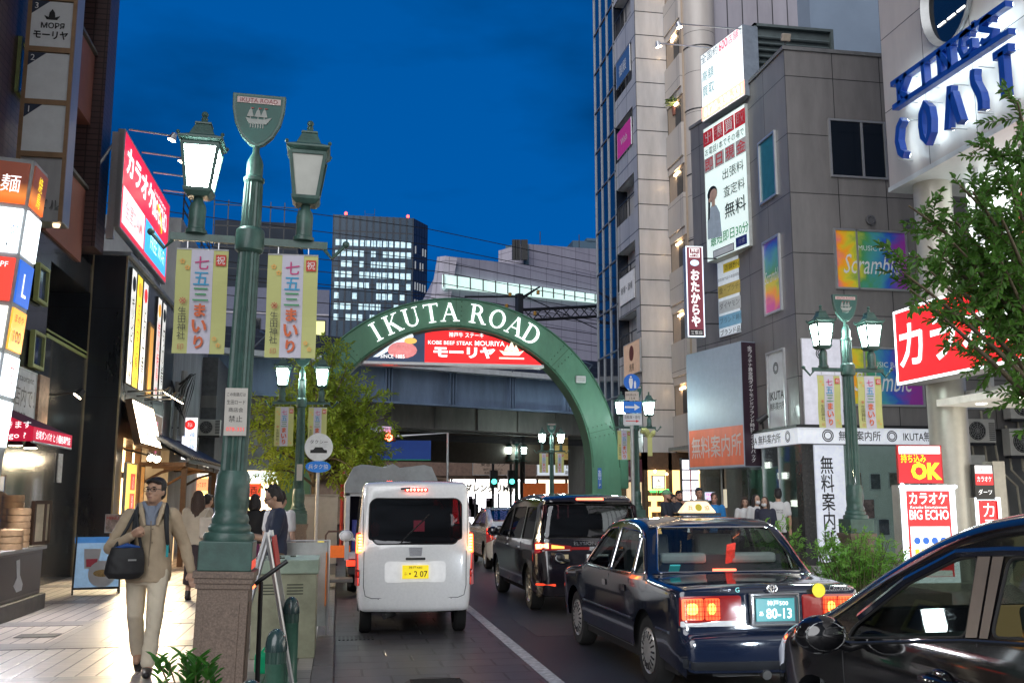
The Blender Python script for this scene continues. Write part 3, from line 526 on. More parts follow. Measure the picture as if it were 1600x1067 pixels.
vm = thing('vending_machine', 'red and dark vending machine beside the corner shop', 'vending machine', (-1.75, 37.5, .13))
MB().bx(-.35, .35, 0, .6, 0, 1.8).build('body', mat('vend_navy', (.03, .05, .1), .4), vm); patch('display', glow('vend', (.8, .25, .2), .6), vm, -.3, .3, 1.0, 1.6, -.01); patch('lower_panel', mat('vend_blue', (.05, .18, .42), .4), vm, -.3, .3, .2, .6, -.01)

# ================================================================== railway viaduct, skewed across the street
VD = R(90 - 66.4); VA = Vector((math.cos(VD), math.sin(VD), 0)); VO = Vector((4.6, 43, 0))
va = thing('railway_viaduct', 'grey blue steel railway viaduct crossing above the street', 'viaduct', VO, VD)
m = MB(); m.bx(-45, 45, .0, .06, 5.7, 7.2); m.bx(-45, 45, -.3, .1, 5.62, 5.7); m.bx(-45, 45, -.35, .1, 7.2, 7.27)
for k in range(-14, 15):
    x = k * 3.1
    for j in range(3): m.bx(x + j * .14, x + j * .14 + .05, -.2, 0, 5.7, 7.2)
m.build('girder', GIRD, va)
m = MB(); m.bx(-45, 45, -.5, -.42, 7.12, 7.34); m.bx(-45, 45, -.46, .1, 7.12, 7.2); m.build('walkway_edge', mat('pale_edge', (.5, .53, .56), .5, var=.2), va)
m = MB(); m.bx(-45, 45, -.47, -.44, 7.85, 7.9); m.bx(-45, 45, -.47, -.44, 7.6, 7.63); [m.bx(-45 + k * 1.5, -44.96 + k * 1.5, -.47, -.43, 7.3, 7.9) for k in range(60)]
[m.tube([(-45 + k * 4, -.46, 7.3), (-44.4 + k * 4, -.5, 7.95), (-44.4 + k * 4, .2, 8.2)], .05, 6) for k in range(23)]; m.build('handrail', mat('rail_blue', (.05, .07, .1), .5), va)
MB().bx(-45, 45, .6, .75, 7.2, 8.35).build('parapet', mat('dark_parapet', (.03, .04, .07), .6), va)
MB().bx(-45, 45, .06, 9, 5.75, 7.15).build('deck', mat('deck_dark', (.16, .13, .11), .8), va)
m = MB(); m.bx(-45, 45, 1.2, 2.0, 4.75, 5.75); m.bx(-45, 45, 5, 5.6, 4.9, 5.75)
for k in range(-20, 21): m.bx(k * 2.2, k * 2.2 + .1, 1.08, 1.2, 4.75, 5.75)
m.build('cross_beam', CONC, va)
m = MB()
for k in range(5): m.tube([(-45, .9 - .12 * k, 4.62 - .07 * k), (0, .9 - .12 * k, 4.45 - .07 * k), (45, .9 - .12 * k, 4.62 - .07 * k)], .025, 5)
m.build('cables', BLACK, va)
for x in (-12.5, -7.0, 9.0, 15): MB().bx(x, x + 1.0, 2.2, 3.4, 0, 5.7).build('pier', CONC, va)
m = MB(); m.bx(-45, 45, 9, 9.3, 3.6, 7.2); m.build('far_fascia', mat('fascia_dark', (.11, .085, .07), .8), va)
# rail gantry and wires
gt = thing('catenary_gantry', 'lattice steel railway gantry with insulators above the viaduct', 'gantry', VO + Vector((0, 0, 7.2)), VD)
m = MB(); a0, a1 = Vector((6.0, 3.0, 3.3)), Vector((19, 3.0, 5.2))
m.bx(5.6, 5.9, 2.85, 3.15, 0, 4.6)
for s in (0, .55): m.tube([a0 + Vector((0, 0, s)), a1 + Vector((0, 0, s))], .05, 6); m.tube([a0 + Vector((0, .5, s)), a1 + Vector((0, .5, s))], .05, 6)
for k in range(22):
    p = a0.lerp(a1, k / 22); q = a0.lerp(a1, (k + 1) / 22); m.tube([p, q + Vector((0, 0, .55))], .03, 4); m.tube([p + Vector((0, 0, .55)), q], .03, 4)
m.tube([(2.6, 3, 4.1), (6.0, 3, 4.5), (7.0, 3, 5.1)], .05, 6); m.tube([(0.5, 3, 3.5), (5.8, 3, 3.7)], .04, 5); m.tube([(5.8, 3, 4.6), (11, 3, 3.2)], .03, 5); m.tube([(7, 3, 5.1), (5.7, 3, 4.2)], .04, 5)
m.build('lattice', DARKM, gt)
m = MB(); [m.lathe([(.05, 0), (.12, .05), (.05, .1), (.12, .15), (.05, .2)], p, 8) for p in ((5.0, 3, 3.8), (5.2, 3, 4.4), (6.9, 3, 4.7), (6.7, 3, 3.6))]; m.build('insulator', mat('insulator', (.5, .28, .05), .4), gt)
for i, (z0, z1, y) in enumerate(((9.6, 9.5, 1.5), (10.3, 10.4, 2.5), (11.4, 11.2, 3.2), (12.2, 11.9, 4.0), (12.9, 12.6, 4.5), (13.6, 13.5, 5.5), (14.6, 14.2, 5.8), (15.4, 15.2, 6.0), (11.8, 11.8, 6.2))):
    pts = [(-40 + k * 6, y, z0 + (z1 - z0) * k / 14 - .5 * math.sin(math.pi * (k % 7) / 7)) for k in range(15)]
    w = MB().tube(pts, .022, 4).build('overhead_wire', BLACK); w.location = VO; w.rotation_euler = (0, 0, VD); tag(w, 'thin black railway wire strung above the viaduct', 'wire', 'railway wires over the viaduct')

# ================================================================== beyond the viaduct
fb = thing('far_arcade', 'dim row of two storey shops facing down the street beyond the railway', 'building', (0, 63, 0))
m = MB(); m.bx(-14, 26, 0, 6, 2.9, 7.5); m.bx(-14, 7.0, .6, 6, .13, 2.9); m.build('wall', mat('arcade_brown', (.2, .14, .10), .8, var=.5, scale=1.5), fb)
MB().bx(-14, 26, -.15, 0, 3.1, 4.2).build('fascia', mat('fascia_brown', (.16, .10, .075), .7, var=.3), fb)
m = MB(); [m.bx(-14 + k * .5, -13.95 + k * .5, -.1, -.06, 4.2, 5.4) for k in range(80)]; m.bx(-14, 26, -.1, -.06, 5.4, 5.46); m.build('balcony_rail', mat('rust_rail', (.2, .15, .12), .6), fb)
for x in (2, 5, 8, 13): w = MB().bx(x, x + 1.6, -.06, 0, 4.3, 6).build('window', mat('far_frame', (.12, .1, .08), .6), fb); MB().bx(x + .1, x + 1.5, -.07, -.05, 4.4, 5.9).build('pane', DGLASS, w)
MB().bx(7.0, 12.5, .4, .5, .13, 2.9).build('store_interior', glow('store', (.95, .97, 1), 5), fb)
MB().bx(12.6, 26, .4, .5, .13, 2.9).build('store_interior', glow('store2', (.9, .78, .6), 1.8), fb)
m = MB(); [m.bx(x, x + .12, .1, .3, .13, 2.9) for x in (7, 8.5, 10, 11.5, 12.5, 14.4, 16, 18)]; m.build('store_frame', DARKM, fb)
m = MB(); random.seed(11)
for k in range(26): x = random.uniform(7.2, 18); m.bx(x, x + random.uniform(.15, .5), .25, .35, .3 + random.random(), 1.1 + random.random())
m.build('store_goods', mat('store_goods', (.3, .25, .3), .6, var=.9, scale=4), fb)
sign('store_sign', 'white lit store name board with bold black letters beyond the railway', 'sign', (9.3, 62.7, 2.35), 4.2, .75, .2, 0, glow('store_sign', (1, .95, .85), 1.3), texts=(('ダレンタリMart', .2, 0, .5, 0, dict(w=3.4, bold=.03)),), cols=(LK,))
sign('hotel_sign', 'long pale hotel direction board with dark letters beyond the railway', 'sign', (14.3, 61.5, 3.65), 4.2, 1.1, .2, 0, glow('hotel', (.62, .68, .74), .6), texts=(('インドホテル', .2, .15, .5, 0, dict(w=3.3)), ('東急三宮', .2, -.35, .25, 0)), cols=(LK,))
sign('hotel_plate', 'brownish hotel board with small dark letters left of the far signals', 'sign', (9.6, 62.6, 3.65), 2.6, 1.0, .1, 0, mat('plate_brown', (.25, .19, .15), .6, emit=.1, ecol=(.3, .2, .15)), texts=(('東急ドリン', 0, .2, .3, 0), ('神戸三宮ホテル', 0, -.15, .17, 0), ('阪急神戸線 三宮', 0, -.35, .14, 0)), cols=(LK,))
tag(MB().bx(12.2, 14.5, 55, 58, 3.9, 5.1).build('yellow_container', mat('cream_board', (.5, .4, .16), .5, var=.3, emit=.25, ecol=(.7, .5, .15))), 'yellow cream fascia box behind the far street lamps', 'fascia')
rb = sign('red_sign', 'red parking style board with a yellow arrow beside the arch leg', 'sign', (14.2, 48.5, 4.0), 2.9, 1.15, .2, 0, glow('redsign', (.65, .01, .02), .75), texts=(('レジャー', .75, .35, .3, 0, dict(shear=.2)), ('徒歩10秒', -.4, -.25, .22, 1), ('皿', 1.0, -.2, .34, 1)), cols=(LY, LW), extra=lambda t: MB().prism([(-1.1, .1), (-.6, .1), (-.6, .32), (-.2, .0), (-.6, -.1), (-.6, .0), (-1.1, .0)], -.012, -.006).build('arrow', LY, t))
sign('white_board', 'blank white lit board under the red arrow sign', 'sign', (13.8, 48.3, 2.95), 1.7, .8, .2, 0, glow('whiteboard', (.85, .93, 1), 1.1))
for i, x in enumerate((9.6, 11.2)):
    tag(MB().bx(x, x + (1.2 if i == 0 else .8), 52, 52.1, 1.5, 2.5).build('orange_banner', mat('orange_cloth', (.6, .14, .04), .7, var=.2, emit=.2, ecol=(.7, .15, .03))), ('larger' if i == 0 else 'smaller') + ' orange cloth banner beside the far lamp pole', 'banner')
bs = thing('blue_banner', 'long dark blue overhead banner with green lower edge across the street', 'banner', at(610, 703, y=41))
MB().bx(-2.1, 1.65, 0, .06, -.4, .4).build('cloth', mat('blue_cloth', (.01, .045, .22), .6, var=.15, emit=.15, ecol=(.01, .05, .3)), bs); MB().bx(-2.1, 1.65, -.01, .0, -.41, -.37).build('edge', mat('green_edge', (.02, .3, .15), .6), bs)
lettering([mat('navy_ink', (.005, .01, .06), .5, var=0)], bs, [('robe', -.75, -.02, .24, 0, -.012, dict(bold=.04)), ('Earth', -1.5, -.02, .24, 0, -.012, dict(bold=.04))])
ts = thing('traffic_signal', 'red lit traffic signal under a small lettered plate over the street', 'traffic light', at(597, 683, y=39.5))
MB().bx(-.55, .55, -.1, .1, -.17, .17).build('housing', DARKM, ts, bevel=.04); MB().lathe([(.14, 0), (.15, -.05)], (.25, -.11, 0), 16, axis='Y').build('red_lens', glow('sig_red', (1, .06, .03), 40), ts)
for x in (-.3, -.02): MB().lathe([(.1, 0), (.1, -.01)], (x, -.11, 0), 16, axis='Y').build('dark_lens', DGLASS, ts)
m = MB(); [m.tube([(x + .13 * math.cos(a), -.1, .13 * math.sin(a)) for a in [R(k * 18) for k in range(11)]], .02, 5) for x in (-.3, -.02, .25)]; m.build('visor', DARKM, ts)
MB().tube([(.6, .1, .05), (2.6, .1, .2), (2.6, .1, -4.0)], .05).build('mast', ALU, ts)
MB().bx(-.45, .42, -.06, -.03, .2, .42).build('plate', mat('plate_white', (.6, .62, .75), .5, emit=.2, ecol=(.5, .5, .8)), ts); lettering([mat('plate_blue', (.02, .03, .2), .5, var=0)], ts, [('時差式信号', 0, .31, .16, 0, -.065)])
for i, px in enumerate((772, 800)):
    s = thing('pedestrian_signal', ('left', 'right')[i] + ' green lit signal on a dark pole before the far shops', 'traffic light', at(px, 748, y=57)); MB().bx(-.22, .22, 0, .3, -.5, .5).build('housing', DARKM, s); MB().lathe([(.15, 0), (.15, -.04)], (0, -.01, -.15), 12, axis='Y').build('green_lens', glow('sig_green', (.1, .95, .7), 3), s)
    MB().lathe([(.08, -2.8), (.08, 2)], (0, .4, 0), 8).build('pole', DARKM, s)
pp = tag(MB().lathe([(.16, .13), (.14, 7)], (10.1, 55, 0), 10).build('utility_pole', DARKM), 'dark utility pole standing before the bright far store', 'pole')

# distant blocks
def lit_rows(name, p, x0, x1, y, z0, n, dz, m, cell=1.5, prob=.75, h=1.4):
    mb = MB(); x = x0
    while x < x1 - .2:
        for k in range(n):
            if random.random() < prob: mb.bx(x, min(x + cell * .76, x1), y - .12, y, z0 + k * dz, z0 + k * dz + h)
        x += cell
    return mb.build(name, m, p)
random.seed(21)
tw = thing('office_tower', 'dark office tower with rows of lit windows rising behind the arch', 'building', (-3.1, 250, 0), R(0))
MB().bx(0, 20.5, 0, 26, 0, 73.2).build('facade', tiles('tower_panel', (.012, .045, .085), (.010, .038, .075), (.006, .012, .025), 1.7, 4.6, .2, .3, var=.1), tw)  # the sky's blue reflection is put into the panel colours
MB().add([(20.5, 0, 0), (24.6, 5, 0), (24.6, 26, 0), (20.5, 26, 0), (20.5, 0, 73.2), (24.6, 5, 72.8), (24.6, 26, 72.8), (20.5, 26, 73.2)], [(0, 1, 5, 4), (1, 2, 6, 5), (4, 5, 6, 7), (2, 3, 7, 6)]).build('corner_bay', tiles('tower_side', (.035, .045, .08), (.03, .04, .07), (.015, .015, .02), 1.2, 4.6, .15, .3), tw)
OFFW = mat('office_light', (.5, .6, .6), .4, var=.9, scale=1.2, emit=.7, ecol=(.42, .66, .78))
for k, pr_ in enumerate((.95, .85, .6, .95, .93, .5, .8, .85)): lit_rows('window_row', tw, .8, 20.3, 0, 65.2 - 2.75 * k, 1, 1, OFFW, 1.5, pr_, 1.55)
m = MB(); [m.bx(21 + .7 * j, 21.3 + .7 * j, .55 + .85 * j, .6 + .85 * j, z, z + 2) for j in range(5) for z in (50, 54.5, 60, 64) if random.random() < .8]; m.build('window_row', mat('office_dim', (.2, .22, .24), .4, emit=.25, ecol=(.5, .55, .6)), tw)
m = MB(); [m.bx(1.7 * k, 1.7 * k + .12, -.3, 0, 0, 73.2) for k in range(13)]; m.build('fins', mat('tower_fin', (.015, .03, .055), .4), tw)
for x in (3.2, 19): MB().sph((x, -.1, 73.6), .4).build('beacon', glow('beacon', (1, .06, .04), 6), tw)
m = MB(); m.bx(8, 8.1, 3, 3.1, 73, 75.5); m.bx(10.5, 10.6, 3, 3.1, 73, 76); m.bx(8, 10.6, 3, 3.1, 74.5, 74.6); m.build('antenna', DARKM, tw)
hb = thing('pale_hall', 'pale purple grey hall with a sloping band of bright windows behind the arch', 'building', (0, 120, 0))
PH = tiles('hall_panel', (.38, .36, .42), (.36, .34, .40), (.16, .15, .18), 3.2, 1.4, .05, .6, var=.1)
pA, pB, pC, pD = at(696, 400, y=120), at(960, 430, y=140), at(960, 620, y=140), at(660, 620, y=120)
def wall4(a, b, c, d, name, m, p, t=1.5):
    n = (b - a).cross(d - a).normalized(); n = n if n.y > 0 else -n
    q = [v - p.location for v in (a, b, c, d)]; return MB().add(q + [v + n * t for v in q], [(0, 1, 2, 3), (7, 6, 5, 4), (0, 4, 5, 1), (1, 5, 6, 2), (2, 6, 7, 3), (3, 7, 4, 0)]).build(name, m, p)
wall4(pA, pB, pC, pD, 'facade', PH, hb)
wall4(at(660, 470, y=135), pA, pD, at(640, 620, y=135), 'return_wall', PH, hb)
W2 = mat('hall_light', (.6, .8, .75), .3, var=.6, scale=.3, emit=.9, ecol=(.6, .82, .74))
def off(v): return v - Vector((.3, 1.0, 0))
wa, wb, wc, wd = off(at(696, 432, y=120)), off(at(960, 466, y=140)), off(at(960, 478, y=140)), off(at(696, 452, y=120))
bw = wall4(wa, wb, wc, wd, 'window_band', W2, hb, .3)
m = MB()
for k in range(16):
    t = k / 15; a = wa.lerp(wb, t) - Vector((.05, .3, 0)); b = wd.lerp(wc, t) - Vector((.05, .3, 0)); m.tube([a, b], .1, 4)
m.build('mullions', DARKM, bw).location = (0, -120, 0)
bw2 = wall4(off(at(670, 470, y=133)), wa, wd, off(at(662, 480, y=133)), 'window_band', mat('hall_light_side', (.5, .65, .65), .3, emit=.5, ecol=(.5, .7, .68)), hb, .3)
q0 = at(788, 380, y=150); rf = MB(); rf.add([at(818, 380, y=150) - hb.location, at(940, 388, y=158) - hb.location, at(940, 440, y=158) - hb.location, at(818, 440, y=150) - hb.location], [(0, 1, 2, 3)])
wall4(at(818, 381, y=150), at(945, 390, y=160), at(945, 450, y=160), at(818, 450, y=150), 'roof_block', PH, hb, 6)
wall4(at(790, 384, y=155), at(818, 381, y=150), at(818, 450, y=150), at(790, 450, y=155), 'roof_block', mat('teal_block', (.10, .16, .2), .7), hb, 1)
m = MB(); [m.bx(p.x, p.x + .5, p.y - 120 - 1, p.y - 120 - .5, p.z, p.z + 3.2) for p in [at(px, 408, y=149) for px in (799, 803, 807, 813, 818)]]; m.build('antenna_panels', DARKM, hb)
m = MB(); [m.tube([p - hb.location, p - hb.location + Vector((0, 0, h))], .08, 4) for p, h in ((at(844, 381, y=152), 2), (at(905, 387, y=156), 2.2))]; m.build('antenna', DARKM, hb)
tb = thing('teal_block_building', 'dark teal flat building top behind the pale hall', 'building', at(925, 500, y=200)); MB().bx(-4, 30, 0, 20, -40, 17).build('wall', mat('teal_far', (.05, .10, .15), .7), tb); MB().bx(-1, 31, -.2, 20.2, 17, 17.6).build('roof', mat('teal_far2', (.06, .11, .16), .7), tb)
lf = thing('scaffolded_building', 'dark block wrapped in scaffolding behind the near lamp', 'building', at(420, 600, y=75)); lw = lf.location.copy()
MB().bx(-4.4, 1.8, 0, 12, -12, 12.3).build('wall', mat('far_navy', (.008, .018, .035), .7, var=.3), lf)
m = MB()
for k in range(7): m.bx(-4.4 + k * 1.02, -4.33 + k * 1.02, -.9, -.83, 0, 13.6)
for k in range(8): m.bx(-4.4, 1.8, -.9, -.85, 2 + k * 1.6, 2.06 + k * 1.6)
m.build('scaffold', DARKM, lf)
lg = thing('low_office', 'low grey office with one yellow lit window behind the lamp banners', 'building', at(480, 600, y=68))
MB().bx(-6, 1.3, 0, 9, -12, 6.5).build('wall', mat('office_grey', (.12, .13, .19), .7, var=.15), lg)
for x in (-4.6, -2.4, -.3):
    w = MB().bx(x, x + 1.4, -.05, 0, 2.6, 4.4).build('window', DARKM, lg); MB().bx(x + .05, x + 1.35, -.08, -.05, 2.65, 4.3).build('pane', glow('yellow_win', (.85, .85, .35), .7) if x > -4 else DGLASS, w)
m = MB(); m.bx(-6, 1.3, -.06, 0, 4.7, 4.8); m.bx(-6, 1.3, -.06, 0, 2.2, 2.3); m.build('sill_band', mat('office_light_trim', (.4, .38, .42), .6), lg)
# ================================================================== right: grey clad corner building
r1 = thing('grey_corner_building', 'grey panel clad corner building carrying the purchase shop signs on the right', 'building', (11, 22.6, 0))
plan = [(0, 0), (9, 0), (9, 5.8), (-.42, 5.8), (0, 3.7)]
m = MB(); up = [(p[0], p[1]) for p in plan]; m.prism(up, 3.42, 13.1, 'Z'); m.build('wall', GRAYCL, r1)
m = MB(); m.prism([(-.04, -.04), (9, -.04), (9, 5.84), (-.46, 5.84), (-.04, 3.7)], 13.1, 13.2, 'Z'); m.build('coping', mat('grey_coping2', (.16, .16, .16), .5), r1)
m = MB(); m.bx(.35, 9, .3, 5.7, 0, 3.42); m.build('ground_floor', mat('shop_back', (.16, .16, .15), .6), r1)
m = MB()
for p in ((.0, 0, .3, .35), (0, 3.3, .35, 3.7), (3.15, 0, 3.5, .3)): MB().bx(p[0], p[2], p[1], p[3], .13, 3.0).build('column', mat('black_column', (.02, .022, .025), .25, coat=.4), r1)
def camwin(name, px0, py0, px1, py1, m, parent, lab=None, y=22.6, d=.05, fr=.05, frm=ALU):
    a, b = at(px0, py0, y=y), at(px1, py1, y=y); x0, x1, z1, z0 = a.x - 11, b.x - 11, a.z, b.z
    f = MB(); f.bx(x0, x1, -d, 0, z0, z0 + fr); f.bx(x0, x1, -d, 0, z1 - fr, z1); f.bx(x0, x0 + fr, -d, 0, z0 + fr, z1 - fr); f.bx(x1 - fr, x1, -d, 0, z0 + fr, z1 - fr)
    w = f.build(name, frm, parent); MB().bx(x0 + fr, x1 - fr, -.02, 0, z0 + fr, z1 - fr).build('pane', m, w); return w, x0, x1, z0, z1
w, x0, x1, z0, z1 = camwin('window', 1293, 186, 1387, 282, DGLASS, r1); MB().bx((x0 + x1) / 2 + .1, (x0 + x1) / 2 + .15, -.045, -.015, z0, z1).build('mullion', ALU, w)
def paint(name, seed, ax=0):
    if name in _M: return _M[name]
    m = mat(name, (.5, .5, .5), .35, var=0, emit=.16); t = m.node_tree; b = t.nodes['Principled BSDF']; uv = t.nodes.new('ShaderNodeUVMap'); uv.uv_map = 'box'
    n = t.nodes.new('ShaderNodeTexNoise'); n.inputs['Scale'].default_value = 1.4; n.inputs['Detail'].default_value = 5; n.inputs['Distortion'].default_value = 1.2
    sx = t.nodes.new('ShaderNodeSeparateXYZ'); t.links.new(uv.outputs[0], sx.inputs[0]); t.links.new(uv.outputs[0], n.inputs['Vector'])
    ma = t.nodes.new('ShaderNodeMath'); ma.operation = 'MULTIPLY_ADD'; ma.inputs[1].default_value = .42; ma.inputs[2].default_value = seed; t.links.new(sx.outputs[ax], ma.inputs[0])
    m2 = t.nodes.new('ShaderNodeMath'); m2.operation = 'MULTIPLY_ADD'; m2.inputs[1].default_value = .5; t.links.new(n.outputs[0], m2.inputs[0]); t.links.new(ma.outputs[0], m2.inputs[2])
    r = t.nodes.new('ShaderNodeValToRGB'); r.color_ramp.elements[0].color = (.6, .08, .3, 1); r.color_ramp.elements[1].color = (.22, .03, .25, 1); r.color_ramp.elements[0].position = .1; r.color_ramp.elements[1].position = .95
    for p, c in ((.25, (.85, .3, .02, 1)), (.36, (.55, .5, .03, 1)), (.48, (.06, .25, .08, 1)), (.62, (.05, .25, .3, 1)), (.78, (.02, .08, .4, 1))): e = r.color_ramp.elements.new(p); e.color = c
    t.links.new(m2.outputs[0], r.inputs[0]); t.links.new(r.outputs[0], b.inputs['Base Color']); t.links.new(r.outputs[0], b.inputs['Emission Color']); return m
for k, (a, lab) in enumerate((((1301, 357, 1421, 456), 'upper'), ((1312, 541, 1445, 636), 'lower'))):
    w, x0, x1, z0, z1 = camwin('bar_window', *a, paint('paint_splash', -.55), r1)
    MB().bx(x0 + .6, x0 + .64, -.05, -.02, z0, z1).build('mullion', ALU, w)
    o = lettering([IW], w, [('MUSIC BAR', (x0 + x1) / 2 + .1, (z0 + z1) / 2 + .3, .13, 0, -.026, dict(w=.9)), ('Scramble', (x0 + x1) / 2, (z0 + z1) / 2 - .12, .5, 0, -.026, dict(w=1.55, shear=.35))])
# road facing windows (plane x = 11)
def roadwin(name, py0, py1, pxa, pxb, m, parent, frm=ALU):
    a, b = at(pxa, py0, x=11), at(pxb, py1, x=11); y1, y0 = a.y - 22.6, b.y - 22.6; zt, zb = a.z, b.z; fr = .06
    f = MB(); f.bx(-.06, 0, y0, y1, zb, zb + fr); f.bx(-.06, 0, y0, y1, zt - fr, zt); f.bx(-.06, 0, y0, y0 + fr, zb + fr, zt - fr); f.bx(-.06, 0, y1 - fr, y1, zb + fr, zt - fr)
    w = f.build(name, frm, parent); MB().bx(-.025, 0, y0 + fr, y1 - fr, zb + fr, zt - fr).build('pane', m, w); return w, y0, y1, zb, zt
TEAL = mat('teal_blind', (.03, .16, .19), .3, var=.25, coat=.3)
roadwin('window', 225, 304, 1186, 1216, TEAL, r1); w, y0, y1, zb, zt = roadwin('bar_window', 380, 484, 1193, 1224, paint('paint_upright', -2.93, 1), r1)
o = lettering([IW], w, [('Scramble', 0, 0, .32, 0, 0, dict(w=.9, shear=.3))]); o.location = (-.03, (y0 + y1) / 2, (zb + zt) / 2); o.rotation_euler = (0, 0, R(-90))
w, y0, y1, zb, zt = roadwin('poster_window', 552, 668, 1199, 1232, WHITEP, r1)
o = lettering([LK], w, [('IKUTA', 0, -.15, .22, 0, 0, dict(w=.85, bold=.02)), ('無料案内所', 0, -.42, .2, 0, 0, dict(w=.85, bold=.02)), ('◎', 0, .55, .3, 0)]); o.location = (-.03, (y0 + y1) / 2, (zb + zt) / 2); o.rotation_euler = (0, 0, R(-90))
# white banner on the corner
wbn = sign('corner_banner', 'plain white corner banner with upright dark letters behind the lamp banners', 'banner', (11.58, 22.5, 4.45), 1.02, 2.25, .05, 0, mat('banner_pale', (.58, .57, .62), .6, emit=.35, ecol=(.7, .7, .8)), frame=WHITEP, fr=.01, texts=(('IKUTA無料', -.05, -.4, 1.2, 0, dict(vert=True)), ('◎', .0, .75, .3, 0)), cols=(LK,))  # glow added to the cloth in place of light falling on it
# shop fascia band round the corner
fbm = thing('shop_fascia', 'white shop fascia band with black lettering wrapping the grey corner', 'sign', (11, 22.6, 3.2))
FAS = mat('fascia_white', (.60, .61, .63), .4, emit=.4, ecol=(.85, .9, 1))
MB().prism([(-.15, -.15), (4.2, -.15), (4.2, 0), (0, 0), (0, 3.7), (-.15, 3.7)], -.19, .19, 'Z').build('band', FAS, fbm); MB().prism([(-.2, -.2), (4.25, -.2), (4.25, 0), (0, 0), (0, 3.75), (-.2, 3.75)], .19, .26, 'Z').build('ledge', DARKM, fbm)
lettering([LK], fbm, [('無料案内所', 1.45, 0, .24, 0, -.156, dict(w=1.1, bold=.015)), ('IKUTA無料案内所', 3.35, 0, .24, 0, -.156, dict(w=1.5, bold=.015)), ('◎', .62, 0, .3, 0, -.156), ('◎', 2.3, 0, .27, 0, -.156)])
o = lettering([LK], fbm, [('IKUTA 無料案内所', 0, 0, .24, 0, 0, dict(w=2.2, bold=.015)), ('◎', 1.5, 0, .28, 0)]); o.location = (-.156, 1.9, 0); o.rotation_euler = (0, 0, R(-90))
for i, (x, y, rz) in enumerate(((10.75, 24.2, -90), (12.1, 22.35, 0))):
    t = thing('wall_spotlight', ('black spotlight over the fascia on the road side', 'black spotlight over the fascia on the alley side')[i], 'spotlight', (x, y, 3.46), R(rz), 'black spotlights on the fascia'); MB().tube([(0, 0, 0), (0, -.02, .2)], .03, 6).build('stem', BLACK, t); MB().tube([(-.02, -.12, .18), (.03, .1, .36)], [.09, .07], 10).build('head', BLACK, t)
# glass shop under the fascia
gl = thing('corner_shop_front', 'glass corner shop front with a white lettered panel under the fascia', 'shop front', (11, 22.6, 0))
MB().bx(.38, .42, .5, 3.2, .3, 2.95).build('interior_wall', glow('shop_int', (.62, .66, .58), .6), gl); MB().bx(.02, .04, .36, 3.3, .2, 2.98).build('road_glass', glass('shop_glass', (.85, .92, .9), .9), gl)
m = MB(); [m.bx(.0, .06, y, y + .05, .13, 3.0) for y in (1.3, 2.3)]; m.build('glazing_bar', ALU, gl)
for k, (y, z) in enumerate(((1.6, 2.2), (2.6, 2.5), (.9, 1.5))): MB().bx(.3, .36, y, y + .45, z, z + .16).build('wall_light', glow('wl', (1, .95, .85), 3), gl)
MB().bx(.32, 1.08, -.02, .2, .2, 2.98).build('white_panel', mat('panel_white', (.62, .64, .68), .35, emit=.35, ecol=(.8, .85, 1)), gl)
lettering([LK], gl, [('無料案内所', .62, 1.62, 2.2, 0, -.03, dict(vert=True, bold=.03, w=.34))])
MB().bx(1.12, 3.12, .22, .28, .2, 2.98).build('interior_wall', mat('shop_wall2', (.42, .45, .44), .6, var=.1, emit=.1, ecol=(.6, .7, .65)), gl)
random.seed(5)
for k, (x, z, w, h) in enumerate(((1.35, 1.9, .3, .45), (1.85, 1.9, .3, .42), (1.5, 1.2, .45, .5), (2.0, .8, .32, .42), (2.35, 1.95, .3, .4))):
    p = MB().bx(x, x + w, .2, .22, z, z + h).build('poster', WHITEP, gl); MB().bx(x + .03, x + w - .03, .19, .2, z + .03, z + h - .03).build('poster_print', mat('print%d' % k, ((.35, .2, .15), (.12, .12, .14), (.4, .22, .22), (.1, .1, .14), (.3, .25, .2))[k], .5, var=.8, scale=9), p)
MB().bx(1.1, 3.14, -.01, .01, .2, 2.98).build('alley_glass', glass('shop_glass', (.85, .92, .9), .9), gl)
# oblique sign wall: purchase shop
BR = math.atan2(-2.1, .42)
def obl(px, py, off=0):
    """A point on the slanted sign wall (or off metres in front of it) seen at a photo pixel."""
    a, n = Vector((11, 26.3, 0)), Vector((-.98, -.2, 0)).normalized(); d = _fw * FPX + _rt * (px - 800) - _up * (py - 533.5)
    return Vector((0, 0, CAMH)) + d * ((a + n * off).dot(n) / d.dot(n))
c0, c1 = obl(1095, 88, .45), obl(1164, 150, .45)
def osign(name, label, cat, tl, tr, bl, br, off, face, depth=.4, H0=1, **kw):
    A_, B_, C_, D_ = (obl(*p, off) for p in (tl, tr, bl, br)); w = ((B_ - A_).xy.length + (D_ - C_).xy.length) / 2; h = ((A_.z - C_.z) + (B_.z - D_.z)) / 2
    t = sign(name, label, cat, (A_ + B_ + C_ + D_) / 4, w, H0, depth, BR, face, **kw); t.scale = (1, 1, h / H0); return t, w, h
FW = glow('flood_white', (.95, 1, .98), .75)
def sx1(t):
    patch('phone_strip', glow('peach', (1, .5, .36), 1.05), t, -1.12, 1.1, -1.32, -.78, -.012)
